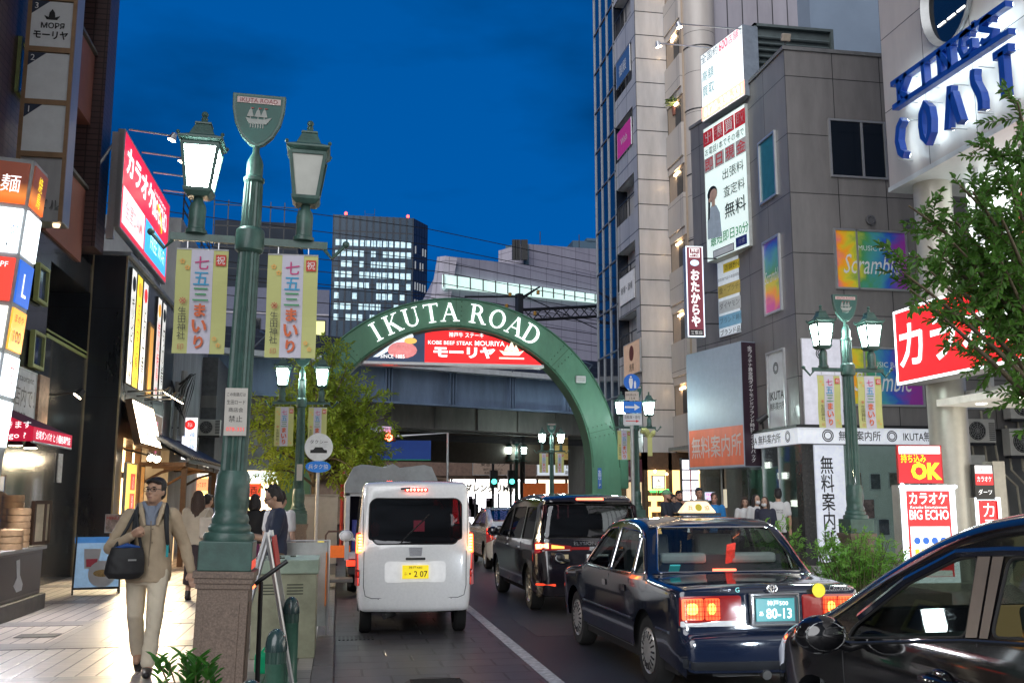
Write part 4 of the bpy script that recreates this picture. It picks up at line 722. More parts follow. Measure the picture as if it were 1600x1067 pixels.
s1, w, h = osign('purchase_sign', 'brightly floodlit white purchase sign with red phone strip at the roof edge', 'sign', (1095, 90), (1160, 36), (1097, 191), (1165, 150), .45, FW, .5, 2.75, side=mat('case_blue', (.25, .29, .34), .5), fr=.02, texts=(
    ('全国約', -.62, 1.15, .36, 0, dict(w=.9)), ('600', .12, 1.15, .38, 1, dict(w=.45, bold=.02)), ('店舗', .62, 1.15, .36, 1, dict(w=.55)), ('以上', 1.0, 1.2, .3, 0, dict(vert=True)), ('高額', -.72, .42, .42, 2, dict(w=.62)), ('買取', -.72, -.2, .42, 2, dict(w=.62)), ('0120-338-331', -.0, -1.05, .4, 3, dict(w=2.0, bold=.03)), ('おたからや', .45, -.5, .2, 4, dict(w=1.1)), ('人', .65, .5, .4, 4)),
    cols=(mat('navy_print', (.02, .06, .12), .5, var=0, emit=.15, ecol=(.1, .3, .4)), glow('lit_red', (.8, .1, .16), 1), mat('teal_print', (.05, .16, .2), .5, var=0, emit=.35, ecol=(.15, .4, .45)), LW, glow('faded', (.7, .8, .78), 1)), extra=sx1)
for i, (p, q) in enumerate((((1158, 46), (1060, 38)), ((1108, 75), (1028, 68)))):
    a = obl(*p, .5); b = obl(*q, 2.6)
    flood('sign_floodlight', ('nearer arm floodlight over the bright roof edge sign', 'farther arm floodlight over the bright roof edge sign')[i], a, b, 'arm floodlights over the purchase sign', 20, ALU, hd=(.3, .1, -1), pow=60, spot=(.75, .25, -1.4), col=(.78, 1, .93))
def sx2(t):
    for i, c in enumerate('出張買取'): x = -.82 + i * .55; patch('red_square', IR, t, x - .25, x + .25, 1.62, 2.12, -.012)
    m = MB(); [m.bx(-.82 + i * .55 - .25, -.82 + i * .55 + .25, -.011, -.008, .72, 1.2) for i in range(4)]; m.build('grid', mat('grid_grey', (.45, .4, .4), .6), t)
    m = MB(); m.prism([(-1.0, -1.5), (-.98, -.9), (-.85, -.55), (-.72, -.42), (-.5, -.5), (-.32, -.8), (-.25, -1.6)], -.014, -.011); m.build('blouse_picture', mat('pic_blue', (.42, .50, .58), .6, var=.15), t)
    m = MB(); m.lathe([(.26, 0), (.26, .003)], (-.68, -.017, -.08), 18, axis='Y'); m.prism([(-.95, -.9), (-.9, .0), (-.6, .16), (-.8, -.3), (-.86, -.85)], -.017, -.014); m.build('hair_picture', LK, t)
    m = MB(); m.lathe([(.19, 0), (.19, .003)], (-.62, -.021, -.12), 18, axis='Y'); m.prism([(-.72, -.5), (-.55, -.5), (-.55, -.2), (-.72, -.2)], -.021, -.018); m.lathe([(.08, 0), (.08, .003)], (-.8, -.024, -.25), 10, axis='Y'); m.build('face_picture', mat('pic_skin', (.55, .36, .28), .6), t)
    patch('search_box', mat('box_line', (.1, .1, .12), .5), t, -.75, .32, -2.2, -1.95, -.011); patch('search_field', WHITEP, t, -.72, .29, -2.17, -1.98, -.014); patch('search_button', mat('navy_btn', (.02, .03, .2), .4), t, .42, .95, -2.15, -1.85, -.012)
PSW = mat('sign_sheet', (.66, .70, .68), .45, var=.05, emit=.5, ecol=(.8, 1, .95))  # sheet glows by itself, added to look brightly lit
s2, w, h = osign('purchase_banner', 'tall white purchase banner with red squares and a woman on the phone', 'sign', (1097, 205), (1165, 160), (1107, 412), (1171, 382), .35, PSW, .35, 4.5, frame=mat('frame_cream', (.5, .52, .5), .5), fr=.02, texts=tuple(
    (c, -.82 + i * .55, 1.87, .4, 1, dict(bold=.03)) for i, c in enumerate('出張買取')) + (('お電話1本でその場で', 0, 1.4, .26, 0, dict(w=2.0)),) + tuple((c, -.82 + i * .55, .96, .4, 2, dict(bold=.03)) for i, c in enumerate('即日現金')) + (
    ('出張料', .4, .36, .34, 0, dict(w=1.05)), ('査定料', .42, -.22, .36, 0, dict(w=1.05)), ('無料', .45, -.85, .5, 0, dict(w=1.05, bold=.04)), ('最短即日30分', .1, -1.62, .36, 3, dict(w=1.9, bold=.03)), ('おたからや三宮店', -.2, -2.08, .12, 4), ('検索', .68, -2.0, .17, 1)), cols=(LK, IW, IR, IG, mat('grey_print', (.2, .2, .2), .5)), extra=sx2)
s2.location.z += .0
def sx3(t):
    patch('yellow_head', mat('yellow_print', (.65, .5, .03), .5, emit=.15, ecol=(.8, .6, .05)), t, -.35, .74, 1.02, 1.38, -.012)
    for z, c in ((.28, (.5, .38, .1)), (-.35, (.5, .52, .52)), (-.95, (.2, .4, .55))): patch('price_card', mat('card_%d' % int(z * 100), c, .5, var=.15, emit=.1, ecol=c), t, -.66, .7, z - .24, z + .26, -.012)
s3, w, h = osign('window_poster', 'tall window poster listing gold and diamonds beside the brown upright sign', 'poster', (1120, 411), (1163, 394), (1124, 530), (1166, 515), .06, mat('poster_sheet', (.55, .57, .58), .5, emit=.3, ecol=(.8, .9, 1)), .05, 3.1, texts=(('店舗数No.1', .2, 1.2, .24, 0, dict(w=.95, bold=.02)), ('金・プラチナ', 0, .34, .26, 0, dict(w=1.2, bold=.02)), ('ダイヤモンド', 0, -.3, .26, 0, dict(w=1.2, bold=.02)), ('ブランド時計', 0, -.9, .26, 0, dict(w=1.2, bold=.02)), ('ブランド品目', 0, -1.38, .24, 0, dict(w=1.2, bold=.02)), ('買取専門店の高価買取品目', 0, .78, .13, 1, dict(w=1.3))), cols=(LK, mat('grey_print', (.2, .2, .2), .5)), extra=sx3)
a, b = obl(1166, 395, .03), obl(1180, 520, .03); wm = thing('narrow_window', 'narrow dark window beside the tall window poster', 'window', ((a + b) / 2), BR); MB().bx(-.3, .3, 0, .04, -1.5, 1.5).build('pane', DGLASS, wm); m = MB(); m.bx(-.34, -.3, -.03, .04, -1.5, 1.5); m.bx(.3, .34, -.03, .04, -1.5, 1.5); m.build('frame', ALU, wm)
# blank board with dark upright side
bl0 = at(1122, 625, y=26.2)
A_ = Vector((10.55, 25.0, 0)); D_ = Vector((-.2, .98, 0)).normalized()
blk = thing('blank_signboard', 'big blank pale grey signboard with an orange lettered lower panel', 'sign', A_ + D_ * 1.4 + Vector((0, 0, 4.25)), BR)
MB().bx(-1.4, 1.4, 0, .55, -1.72, 1.62).build('case', mat('board_grey', (.27, .33, .40), .5, var=.1, emit=.04, ecol=(.7, .8, 1)), blk, bevel=.01)
patch('orange_panel', mat('orange_print', (.55, .12, .06), .5, var=.25, scale=2, streak=.3, emit=.12, ecol=(.8, .2, .1)), blk, -1.33, 1.38, -1.66, -.62, -.006)
lettering([mat('faded_print', (.48, .42, .40), .6, var=.2, emit=.05, ecol=(.6, .5, .5))], blk, [('無料案内所', .05, -1.12, .62, 0, -.012, dict(w=2.5, bold=.04))])
sd = MB().bx(1.4, 1.42, .02, .53, -1.7, 1.6).build('side_panel', mat('plum_panel', (.035, .018, .03), .4), blk)
o = lettering([IW], blk, [('金プラチナ貴金属ダイヤモンドブランド時計ブランドバッグ', 0, 0, 3.1, 0, 0, dict(vert=True, w=.15))], 'side_lettering'); o.location = (1.43, .27, -.05); o.rotation_euler = (0, 0, R(90))
# brown upright sign facing the camera
p = (at(1075, 388, y=26.4) + at(1098, 523, y=26.4)) / 2
def ux(t):
    m = MB(); m.bx(-.15, .15, -.014, -.01, .98, 1.25); m.build('crest_box', LW, t); patch('crest_ink', glow('plum_lit', (.16, .03, .045), .75), t, -.135, .135, .995, 1.235, -.018); lettering([LW], t, [('買取', 0, 1.18, .09, 0, -.026), ('専門店', 0, 1.06, .09, 0, -.026)], 'crest_lettering')
    MB().sph((0, -.015, .82), (.13, .01, .09)).build('crest', glow('pale_blue', (.6, .8, .95), .9), t); patch('lower_plate', BLACK, t, -.2, .2, -1.28, -1.1, -.012)
up_ = sign('upright_sign', 'brown upright lit sign with white hiragana projecting beside the tall poster', 'sign', p, .5, 2.62, .3, R(-4), glow('plum_lit', (.16, .03, .045), .75), frame=glow('edge_white', (.8, .88, 1), 1), fr=.03, side=ALU, texts=(('おたからや', 0, -.2, 1.65, 0, dict(vert=True, w=.27, bold=.03)), ('三宮店', 0, -1.19, .11, 0)), cols=(LW,), extra=ux)
m = MB(); [m.tube([(.25, .15, z), (.7, .15, z)], .02, 6) for z in (-.9, 0, 1)]; m.build('bracket', DARKM, up_)
# roof louvre, rooftop lamp
lv = thing('roof_louvre', 'grey green louvred screen on the grey corner building roof', 'louvre', at(1240, 85, y=25.5)); a = at(1178, 36, y=25.5) - lv.location; b = at(1298, 50, y=25.5) - lv.location
m = MB(); m.bx(a.x, a.x + .08, 0, .2, -1.2, a.z); m.bx(b.x, b.x + .08, 0, .2, -1.2, a.z); m.bx(a.x, b.x, 0, .2, a.z - .08, a.z); m.bx(a.x, b.x, .15, .2, -1.2, a.z); LVM = mat('louvre_green', (.12, .15, .15), .5); m.build('frame', LVM, lv)
m = MB(); [m.box(((a.x + b.x) / 2, .06, -1.1 + k * .2), (b.x - a.x - .1, .12, .02), rx=R(40)) for k in range(int((a.z + 1.1) / .2))]; m.build('blades', LVM, lv)
p = at(1228, 62, y=23); rl = thing('roof_lamp', 'square floodlight head on the roof corner', 'floodlight', p); MB().box((0, 0, .05), (.24, .12, .2), rx=R(20)).build('head', mat('lamp_putty', (.4, .34, .27), .5), rl, bevel=.02); MB().tube([(0, .05, -.05), (0, .08, -.35)], .025).build('stem', DARKM, rl)
# conduits, small fittings on the grey walls
cd_ = tag(MB().tube([(10.95, 25.9, 5.0), (10.9, 25.6, 4.9), (10.9, 25.6, 3.5)], .05, 8).build('downpipe', mat('pipe_grey', (.4, .4, .39), .5)), 'grey bent drain pipe beside the dark upright side panel', 'pipe')
for i, (px, py) in enumerate(((1360, 344), (1417, 350), (1265, 676), (1412, 682))):
    p = at(px, py, y=22.55); tag(MB().lathe([(.13, 0), (.13, -.03), (.09, -.04), (.08, -.01)], p, 16, axis='Y').build('wall_vent', mat('vent_grey', (.12, .12, .13), .5)), ('round vent above the upper splash window', 'round vent near the glass storefront column', 'dark round vent low beside the white corner banner', 'round vent low beside the karaoke column')[i], 'vent', 'round vents on the grey wall')
for i, (px, py, s) in enumerate(((1528, 692, 1.0), (1600, 655, 1.15), (1600, 712, 1.15))):
    p = at(px, py, y=22.3); ac_unit((p.x, p.y, p.z), 0, ('lone left air conditioner in the alley by the karaoke column', 'upper right air conditioner in the alley', 'lower right air conditioner in the alley')[i], s)
m = MB(); random.seed(9)
for k in range(7): x = 14.8 + k * .33; m.tube([(x, 22.5, 3.0 + random.random()), (x + .05, 22.48, 2.4), (x + .5, 22.48, 2.2 - .05 * k), (x + .6, 22.48, .4)], .03, 6)
tag(m.build('pipe_bundle', mat('pipe_cream', (.42, .38, .3), .5)), 'bundle of cream pipes on the alley wall under the air conditioners', 'pipes')
w = camwin('window', 1502, 612, 1540, 640, DGLASS, r1)
tag(MB().bx(15.2, 15.6, 22.2, 22.5, 2.35, 2.75).build('meter_box', mat('ac_white', (.50, .49, .45), .5)), 'pale meter box on the alley wall below the air conditioners', 'box')

# ================================================================== right: beige tiled tower, ribbed wing and glass tower
r2 = thing('beige_tower', 'tall beige panelled tower with balconies above the bakery', 'building', (11.2, 36, 0))
TOP = 30
m = MB(); m.bx(.45, 1.3, 0, 3, 3.4, TOP); m.bx(0, .45, 0, .5, 3.4, TOP); m.build('wall', BEIGECL, r2)
m = MB(); m.bx(1.3, 6, -1.75, 0, 3.4, TOP); m.build('recess_wall', mat('warm_recess', (.42, .33, .25), .6, var=.1), r2)
for k in range(10):
    z = 3.45 + k * 2.75
    m = MB(); m.bx(0, .06, .5, 3, z, z + 1.15); m.build('balcony_parapet', BEIGECL, r2)
    m = MB(); m.bx(.06, .45, .5, 3, z - .02, z + .1); m.build('balcony_slab', WHITEP, r2)
    m = MB(); m.bx(.02, .05, .5, 3, z + 1.95, z + 1.99); [m.bx(.02, .05, .5 + .8 * j, .53 + .8 * j, z + 1.15, z + 1.97) for j in range(4)]; m.build('balcony_rail', DARKM, r2)
    m = MB(); m.bx(1.2, 1.3, -1.75, .0, z, z + 1.3); m.build('balcony_parapet', PALECL, r2)
    m = MB(); m.bx(1.25, 1.3, -1.75, -.0, z + 2.45, z + 2.75); m.build('lintel', PALECL, r2)
    MB().bx(1.24, 1.3, -1.2, -.7, z + 2.25, z + 2.3).build('balcony_lamp', glow('balcony_lamp', (1, .70, .4), 40), r2)
    w = MB().bx(1.28, 1.34, -1.5, -.9, z + 1.35, z + 2.3).build('window', DARKM, r2)
m = MB(); m.lathe([(.62, 3.4), (.62, TOP)], (2.0, -1.75, 0), 24); m.build('round_bay', PALECL, r2, smooth=30)
MB().bx(2.2, 12, -2.0, 1, 3.4, TOP).build('ribbed_wall', RIBCL, r2)
m = MB()
for k in range(11): z = 3.6 + k * 2.5; m.lathe([(.64, z), (.64, z + .04)], (2.0, -1.75, 0), 24)
m.build('bay_joints', DARKM, r2)
for i, (k, c, txt, lab) in enumerate(((6, (.03, .08, .2), '御殿', 'navy balcony banner with white letters high on the beige tower'), (5, (.42, .03, .22), 'Wish', 'magenta balcony banner with white script on the beige tower'), (2, (.5, .5, .52), '飯場・酒場', 'white balcony banner with small letters on the beige tower'))):
    z = (at(979, (100, 215, 452)[i], x=11.2).z); sign('balcony_banner', lab, 'banner', (11.15, 37.6, z), 2.0, 1.15, .04, R(-90), mat('bal%d' % i, c, .6, emit=.25, ecol=c), fr=.01, texts=((txt, 0, 0, .5 if i == 0 else .3, 0),), cols=(LK if i == 2 else IW,), group='balcony banners on the beige tower')
bp_ = sign('brown_plate_sign', 'tan sign with a brown round mark low on the beige tower', 'sign', tuple(at(987, 560, x=11.1)), 2.2, 1.3, .06, R(-90), mat('tan_sign', (.5, .35, .25), .6, emit=.25, ecol=(.7, .45, .3)), extra=lambda t: MB().lathe([(.3, 0), (.3, .006)], (0, -.012, .2), 18, axis='Y').build('mark', mat('mark_brown', (.2, .05, .03), .5), t), texts=(('焼鳥', 0, -.35, .3, 0),), cols=(LK,))
# plant on a balcony
bpz = at(1056, 165, y=35.2); pl_ = thing('balcony_plant', 'spiky green potted plant spilling over a balcony of the beige tower', 'plant', bpz)
m = MB(); random.seed(4)
for k in range(70):
    a = random.uniform(0, 6.28); e = random.uniform(-.2, 1.1); L_ = random.uniform(.35, .6); d = Vector((math.cos(a) * math.cos(e), math.sin(a) * math.cos(e), math.sin(e))); s_ = d.cross(Vector((0, 0, 1))).normalized() * .03; b = Vector((random.uniform(-.15, .15), random.uniform(-.15, .15), random.uniform(0, .35)))
    m.add([b - s_, b + s_, b + d * L_ * .6 + s_ * .8, b + d * L_ - Vector((0, 0, .12)), b + d * L_ * .6 - s_ * .8], [(0, 1, 2, 3, 4)])
m.build('leaves', mat('spiky_leaf', (.05, .11, .02), .5, var=.4), pl_); MB().lathe([(.14, -.4), (.18, -.05)], (0, 0, 0), 12).build('pot', TERRA, pl_)
r3 = thing('glass_tower', 'narrow dark glass curtain wall tower beside the beige tower', 'building', (11.2, 39.05, 0))
MB().bx(0, 9, 0, 3.3, 0, 70).build('curtain_wall', CURTAIN, r3)
m = MB(); [m.bx(-.05, 0, y, y + .05, 0, 70) for y in (0, 1.1, 2.2, 3.25)]; [m.bx(-.04, 0, 0, 3.3, z, z + .06) for z in [2 + k * 1.9 for k in range(36)]]; m.build('mullions', mat('mullion_grey', (.25, .27, .3), .4, metal=.5), r3)
bk = thing('bluegrey_block', 'smooth blue grey building rising behind the grey corner building', 'building', (17.2, 33, 0)); MB().bx(0, 3.4, 0, 8, 0, 32).build('wall', mat('blue_render', (.20, .26, .34), .6, var=.12, scale=.5), bk); MB().bx(3.4, 14, -.6, 8, 0, 32).build('wall', tiles('lilac_render', (.20, .21, .34), (.19, .20, .33), (.14, .14, .2), 4, 8, .02, .6), bk)
ym = tag(MB().prism([(15.4, 16.3), (15.7, 16.2), (16.3, 15.1), (16.35, 14.2), (16.2, 14.2), (15.9, 15.0), (15.2, 15.9)], 32.2, 33.9).build('yellow_sign_fin', mat('yellow_fin', (.6, .36, .03), .5, emit=.2, ecol=(.8, .5, .05))), 'curved yellow fin at the top edge above the ribbed wing', 'fin')
# bakery and shop under the beige tower
bk2 = thing('bakery_shop', 'warm lit bakery and bar front under the beige tower', 'shop front', (11.2, 36, 0))
MB().bx(.25, 2.6, .5, .55, .13, 3.3).build('interior', glow('bakery_in', (1, .60, .22), 2.2), bk2); MB().bx(.2, .25, .6, 3, .13, 3.0).build('road_interior', glow('bakery_in2', (1, .75, .45), .7), bk2)
m = MB(); [m.bx(x, x + .14, -.05, .3, .13, 3.4) for x in (0, .95, 1.75, 2.5)]; m.bx(0, 2.6, -.05, .3, 2.75, 3.4); m.build('frame', WOOD, bk2)
random.seed(8); m = MB(); [m.bx(x, x + .16, .3, .45, z, z + .2) for x in [.2 + .21 * k for k in range(11)] for z in (.6, 1.0, 1.4, 1.8) if random.random() < .8]; m.build('goods', mat('bakery_goods', (.3, .16, .06), .6, var=.8, scale=5), bk2)
for k, (x, z) in enumerate(((.4, 2.7), (.85, 2.6), (1.5, 2.72), (2.1, 2.68), (.6, 2.3))): MB().sph((x, -.12, z), .05).build('bulb', glow('bulb2', WARM, 14), bk2)
wb_ = sign('hanging_sign', 'white hanging sign over green neon letters at the bakery', 'sign', tuple(at(1029, 753, y=35.5)), .5, .5, .08, 0, glow('hang_white', (1, .95, .85), .9), frame=DARKM, texts=(('A', 0, .05, .12, 0), ('BAR', 0, -.15, .07, 0)), cols=(LK,))
gn = thing('neon_sign', 'green neon lettering on the bakery glass', 'neon sign', at(1030, 766, y=35.4)); lettering([glow('neon_green', (.1, 1, .2), 2.2)], gn, [('4001☆HP', 0, 0, .2, 0, 0, dict(w=.75, bold=.02))])
aw2 = thing('bakery_awning', 'dark plum bakery awning with pale lettering on its valance', 'awning', (11.2, 37.9, 0))
MB().add([(0, -1.7, 3.15), (-.95, -1.7, 2.6), (-.95, 1.6, 2.6), (0, 1.6, 3.15)], [(0, 1, 2, 3)]).build('canopy', mat('plum_canvas', (.10, .022, .035), .8), aw2); MB().bx(-.97, -.95, -1.7, 1.6, 2.3, 2.6).build('valance', mat('plum_canvas', (.10, .022, .035), .8), aw2); MB().add([(0, -1.7, 3.15), (-.95, -1.7, 2.6), (-.95, -1.7, 2.3), (0, -1.7, 2.3)], [(0, 1, 2, 3)]).build('end_panel', mat('plum_canvas', (.10, .022, .035), .8), aw2)
o = lettering([IW], aw2, [('BUZU BAKERY', 0, 0, .13, 0, 0, dict(w=.75))]); o.location = (-.5, -1.71, 2.45)
ds = thing('lit_directory', 'white lit tenant directory of stacked panels beside the bakery', 'sign', (at(1079, 758, y=33.5).x, 33.5, 0))
MB().bx(-.3, .3, 0, .25, .5, 3.1).build('case', DARKM, ds)
for k in range(7): [MB().bx(x, x + .27, -.02, 0, .55 + k * .36, .55 + k * .36 + .32).build('panel', glow('dir_white', (.95, .93, 1), 1.3), ds) for x in (-.29, .02)]
MB().bx(-.02, .02, -.03, 0, .55, 3.05).build('red_strip', REDP, ds)
lettering([LK], ds, [('酒', -.15, .75, .14, 0, -.025), ('炭', -.15, 1.1, .14, 0, -.025), ('串', .15, 1.45, .12, 0, -.025), ('BAR', -.15, 1.83, .08, 0, -.025), ('2F', .15, 2.2, .1, 0, -.025), ('RIO', -.15, 2.55, .09, 0, -.025)])
sm_ = sign('small_lit_sign', 'small bluish lit sign with pink letters behind the crowd', 'sign', tuple(at(1109, 775, y=31)), .4, .32, .15, 0, glow('small_lit', (.65, .75, .95), .9), texts=(('FREE', 0, .05, .09, 0), ('Wi-Fi', 0, -.07, .08, 0)), cols=(glow('pinkl', (.9, .1, .4), .9),), frame=ALU)
MB().tube([(0, .1, -.15), (0, .1, -1.6)], .03).build('post', ALU, sm_)
# recessed entrance between the two buildings
en = thing('entrance_passage', 'dim tiled entrance passage under the blank signboard', 'entrance', (11.0, 28.6, 0))
m = MB(); m.bx(.6, 1.3, 2.5, 2.6, .13, 3.4); m.bx(.2, 2.2, .0, 4.5, 3.3, 3.42); m.bx(2.2, 2.3, -2.0, 4.5, .13, 3.4); m.build('wall', mat('passage_wall', (.22, .20, .17), .6, var=.3), en)
MB().bx(.75, 1.2, 2.44, 2.5, .3, 2.4).build('door', mat('steel_door', (.25, .24, .22), .35, metal=.4), en); MB().bx(1.4, 2.1, 2.9, 3.0, 1.4, 2.0).build('lit_panel', glow('passage', (.9, .8, .6), .6), en)
m = MB(); [m.tube([(x, -.3, .13), (x, -.3, 3.2)], .04) for x in (.2, .5)]; m.build('pipes', mat('pipe_steel', (.3, .3, .28), .4, metal=.5), en)

# ================================================================== right foreground: overhanging storefront with blue channel letters
r0 = thing('corner_store_building', 'pale panel clad building overhanging a glass storefront at the right edge', 'building', (11, 18.1, 0))
MB().bx(0, 12, -30, 0, 8.0, 24).build('upper_wall', PALECL, r0)
MB().bx(-.02, 12, -30, .02, 7.9, 8.0).build('soffit', mat('soffit_white', (.55, .57, .56), .4, var=.08), r0)
MB().lathe([(.36, .13), (.36, 7.9)], (.55, -.62, 0), 28).build('column', mat('column_cream', (.46, .44, .38), .35, metal=.25, var=.1), r0, smooth=30)
m = MB(); [m.bx(.75, .82, y, y + .07, 3.6, 7.9) for y in [-.4 - 1.3 * k for k in range(20)]]; m.bx(.74, .83, -28, -.4, 5.5, 5.62); m.bx(.74, .83, -28, -.4, 3.6, 3.72); m.build('glazing_bars', ALU, r0)
MB().bx(1.1, 1.15, -28, -.9, 5.6, 7.85).build('lit_interior', glow('store_up', (.93, 1, .98), 1.5), r0); MB().bx(3.4, 3.45, -28, -3.2, .3, 3.4).build('lit_ground_floor', glow('store_dn', (1, .95, .85), 2), r0)
m = MB(); m.bx(.84, .86, -2.2, -1.9, 5.7, 7.0); m.build('dark_panel', mat('blue_film', (.04, .07, .14), .4), r0)
MB().bx(.86, .88, -6.0, -2.6, 5.65, 7.1).build('red_poster', glow('store_poster', (.85, .18, .14), .9), r0)
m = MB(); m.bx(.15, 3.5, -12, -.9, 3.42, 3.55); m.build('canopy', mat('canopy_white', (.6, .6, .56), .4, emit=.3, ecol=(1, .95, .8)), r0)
for k in range(5): MB().lathe([(.09, 3.41), (.09, 3.42)], (.6, -1.6 - 1.2 * k, 0), 12).build('downlight', glow('down', (1, .96, .85), 12), r0)
ov = MB(); n = 40
pc = at(1487, -8, x=11); ring = [(1.0, .0), (.95, .04), (.86, -.16), (.82, -.16)]
cy, cz = pc.y - 18.1, pc.z
vs = []; fs = []
for r_, dx in ((1.0, -.012), (.97, -.03), (.88, .12)):
    vs += [(dx, cy + .78 * r_ * math.cos(2 * math.pi * k / n), cz + 1.0 * r_ * math.sin(2 * math.pi * k / n)) for k in range(n)]
for i in range(2): fs += [(i * n + k, i * n + (k + 1) % n, (i + 1) * n + (k + 1) % n, (i + 1) * n + k) for k in range(n)]
# the wall is solid, so the reveal stands proud of it as a rim with the dark pane inside
ow = MB().add([(v[0] - .14, v[1], v[2]) for v in vs], fs).build('oval_window', mat('oval_rim', (.35, .36, .36), .35, metal=.4), r0, smooth=40)
MB().add([(-.025, cy + .69 * math.cos(2 * math.pi * k / n), cz + .89 * math.sin(2 * math.pi * k / n)) for k in range(n)], [tuple(range(n))]).build('pane', DGLASS, ow)
m = MB(); [m.bx(-.05, -.03, cy + a, cy + a + .22, cz - .45, cz - .42) for a in (-.4, -.1, .2)]; m.build('ceiling_light', glow('oval_light', (1, .97, .9), 3), ow)
# channel letters
kl = thing('channel_letter_sign', 'big blue backlit channel letters with two bars on the pale overhang', 'sign lettering', (11, 18.1, 0))
BLU = mat('letter_blue', (.008, .06, .36), .35, var=.08, coat=.3); BACK = glow('led_back', (.75, .92, 1), 9)
def stroke(mb, pts, w, x0=-.34, x1=-.2, closed=False):
    """A flat bar of width w along points in the (along the street, up) plane."""
    P = [Vector(p) for p in pts]; L_ = []; R_ = []
    for i, p in enumerate(P):
        a = P[i - 1] if (i or closed) else p; b = P[(i + 1) % len(P)] if (i < len(P) - 1 or closed) else p
        t = (b - a).normalized(); nn = Vector((-t.y, t.x)) * w / 2; L_.append(p + nn); R_.append(p - nn)
    for i in range(len(P) - (0 if closed else 1)): j = (i + 1) % len(P); mb.prism([tuple(L_[i]), tuple(L_[j]), tuple(R_[j]), tuple(R_[i])], x0, x1, 'X')
def wp(px, py): q = at(px, py, x=10.7); return (q.y - 18.1, q.z)
# anchors measured on the wall: top row between two bars, lower row below
def poly(name, strokes, w):
    f = MB(); b = MB()
    for s_, cl in strokes: stroke(f, s_, w, closed=cl); stroke(b, s_, w * .5, -.199, -.188, cl)
    o = f.build(name, BLU, kl); b.build('backlight', BACK, o)
    return o
def row(px0, py0, px1, py1, n):  # n centres with height axis
    return [wp(px0 + (px1 - px0) * k / (n - 1), py0 + (py1 - py0) * k / (n - 1)) for k in range(n)]
tops = row(1412, 119, 1543, 29, 5); bots = row(1412, 159, 1543, 66, 5)
poly('bar', [([wp(1394, 133), wp(1574, 6)], 0)], .11); poly('bar', [([wp(1397, 169), wp(1579, 49)], 0)], .11)
def glyph(name, kind, T_, B_, hw, w):
    (yt, zt), (yb, zb) = T_, B_; c = (yt + yb) / 2
    X_ = lambda u, v: (c - u * hw, zb + (zt - zb) * v)
    g = {'K': [([X_(-.7, 0), X_(-.7, 1)], 0), ([X_(.8, 1), X_(-.5, .45), X_(.9, 0)], 0)], 'I': [([X_(0, 0), X_(0, 1)], 0)], 'N': [([X_(-.8, 0), X_(-.8, 1)], 0), ([X_(-.8, 1), X_(.8, 0)], 0), ([X_(.8, 0), X_(.8, 1)], 0)],
         'G': [([X_(.8, .8), X_(.3, 1), X_(-.4, .95), X_(-.85, .5), X_(-.4, .05), X_(.3, 0), X_(.85, .2), X_(.85, .48), X_(.2, .48)], 0)], 'S': [([X_(.8, .8), X_(.3, 1), X_(-.5, .95), X_(-.75, .72), X_(0, .5), X_(.75, .28), X_(.5, .05), X_(-.3, 0), X_(-.8, .2)], 0)], "'": [([X_(0, .75), X_(0, 1.05)], 0)],
         'C': [([X_(.55, 1), X_(-.1, .85), X_(-.4, .5), X_(-.1, .15), X_(.55, 0)], 0)], 'O': [([X_(.0, 1), X_(.6, .8), X_(.75, .5), X_(.6, .2), X_(0, 0), X_(-.6, .2), X_(-.75, .5), X_(-.6, .8)], 1)], 'A': [([X_(-.7, 0), X_(0, 1)], 0), ([X_(.1, .8), X_(.9, 0)], 0)],
         's': [([X_(-.3, 1), X_(-.42, .85), X_(-.36, .68), X_(-.05, .52), X_(.28, .36), X_(.40, .18), X_(.34, 0)], 0)], 'T': [([X_(0, 0), X_(0, .95)], 0), ([X_(-1, .95), X_(1, .95)], 0)]}[kind]
    return poly(name, g, w)
for k, ch in enumerate('KINGS'): glyph('letter', ch, tops[k], bots[k], .2 if ch != 'I' else .1, .11)
glyph('letter', "'", wp(1524, 35), wp(1524, 70), .05, .1)
t2 = row(1411, 187, 1568, 77, 5); b2_ = row(1404, 249, 1569, 152, 5)
for k, ch in enumerate('COAsT'): glyph('letter', ch, t2[k], b2_[k], (.22, .2, .24, .2, .2)[k], .14)
m = MB()
for q in tops + bots + t2 + b2_: m.tube([(-.3, q[0], q[1]), (0, q[0], q[1])], .012, 5)
m.build('standoffs', ALU, kl)
# karaoke light box
kb = sign('karaoke_lightbox', 'big red karaoke lightbox with white letters and a glowing white edge', 'sign', (10.7, 15.3, 4.6), 4.9, 1.45, .5, R(-90), glow('kara_red', (.85, .015, .02), 1.0), frame=glow('kara_edge', (.9, .97, 1), 2.2), fr=.05, texts=(('カラオケ', -.35, 0, .85, 0, dict(w=3.9, bold=.02)),), cols=(LW,), side=WHITEP)
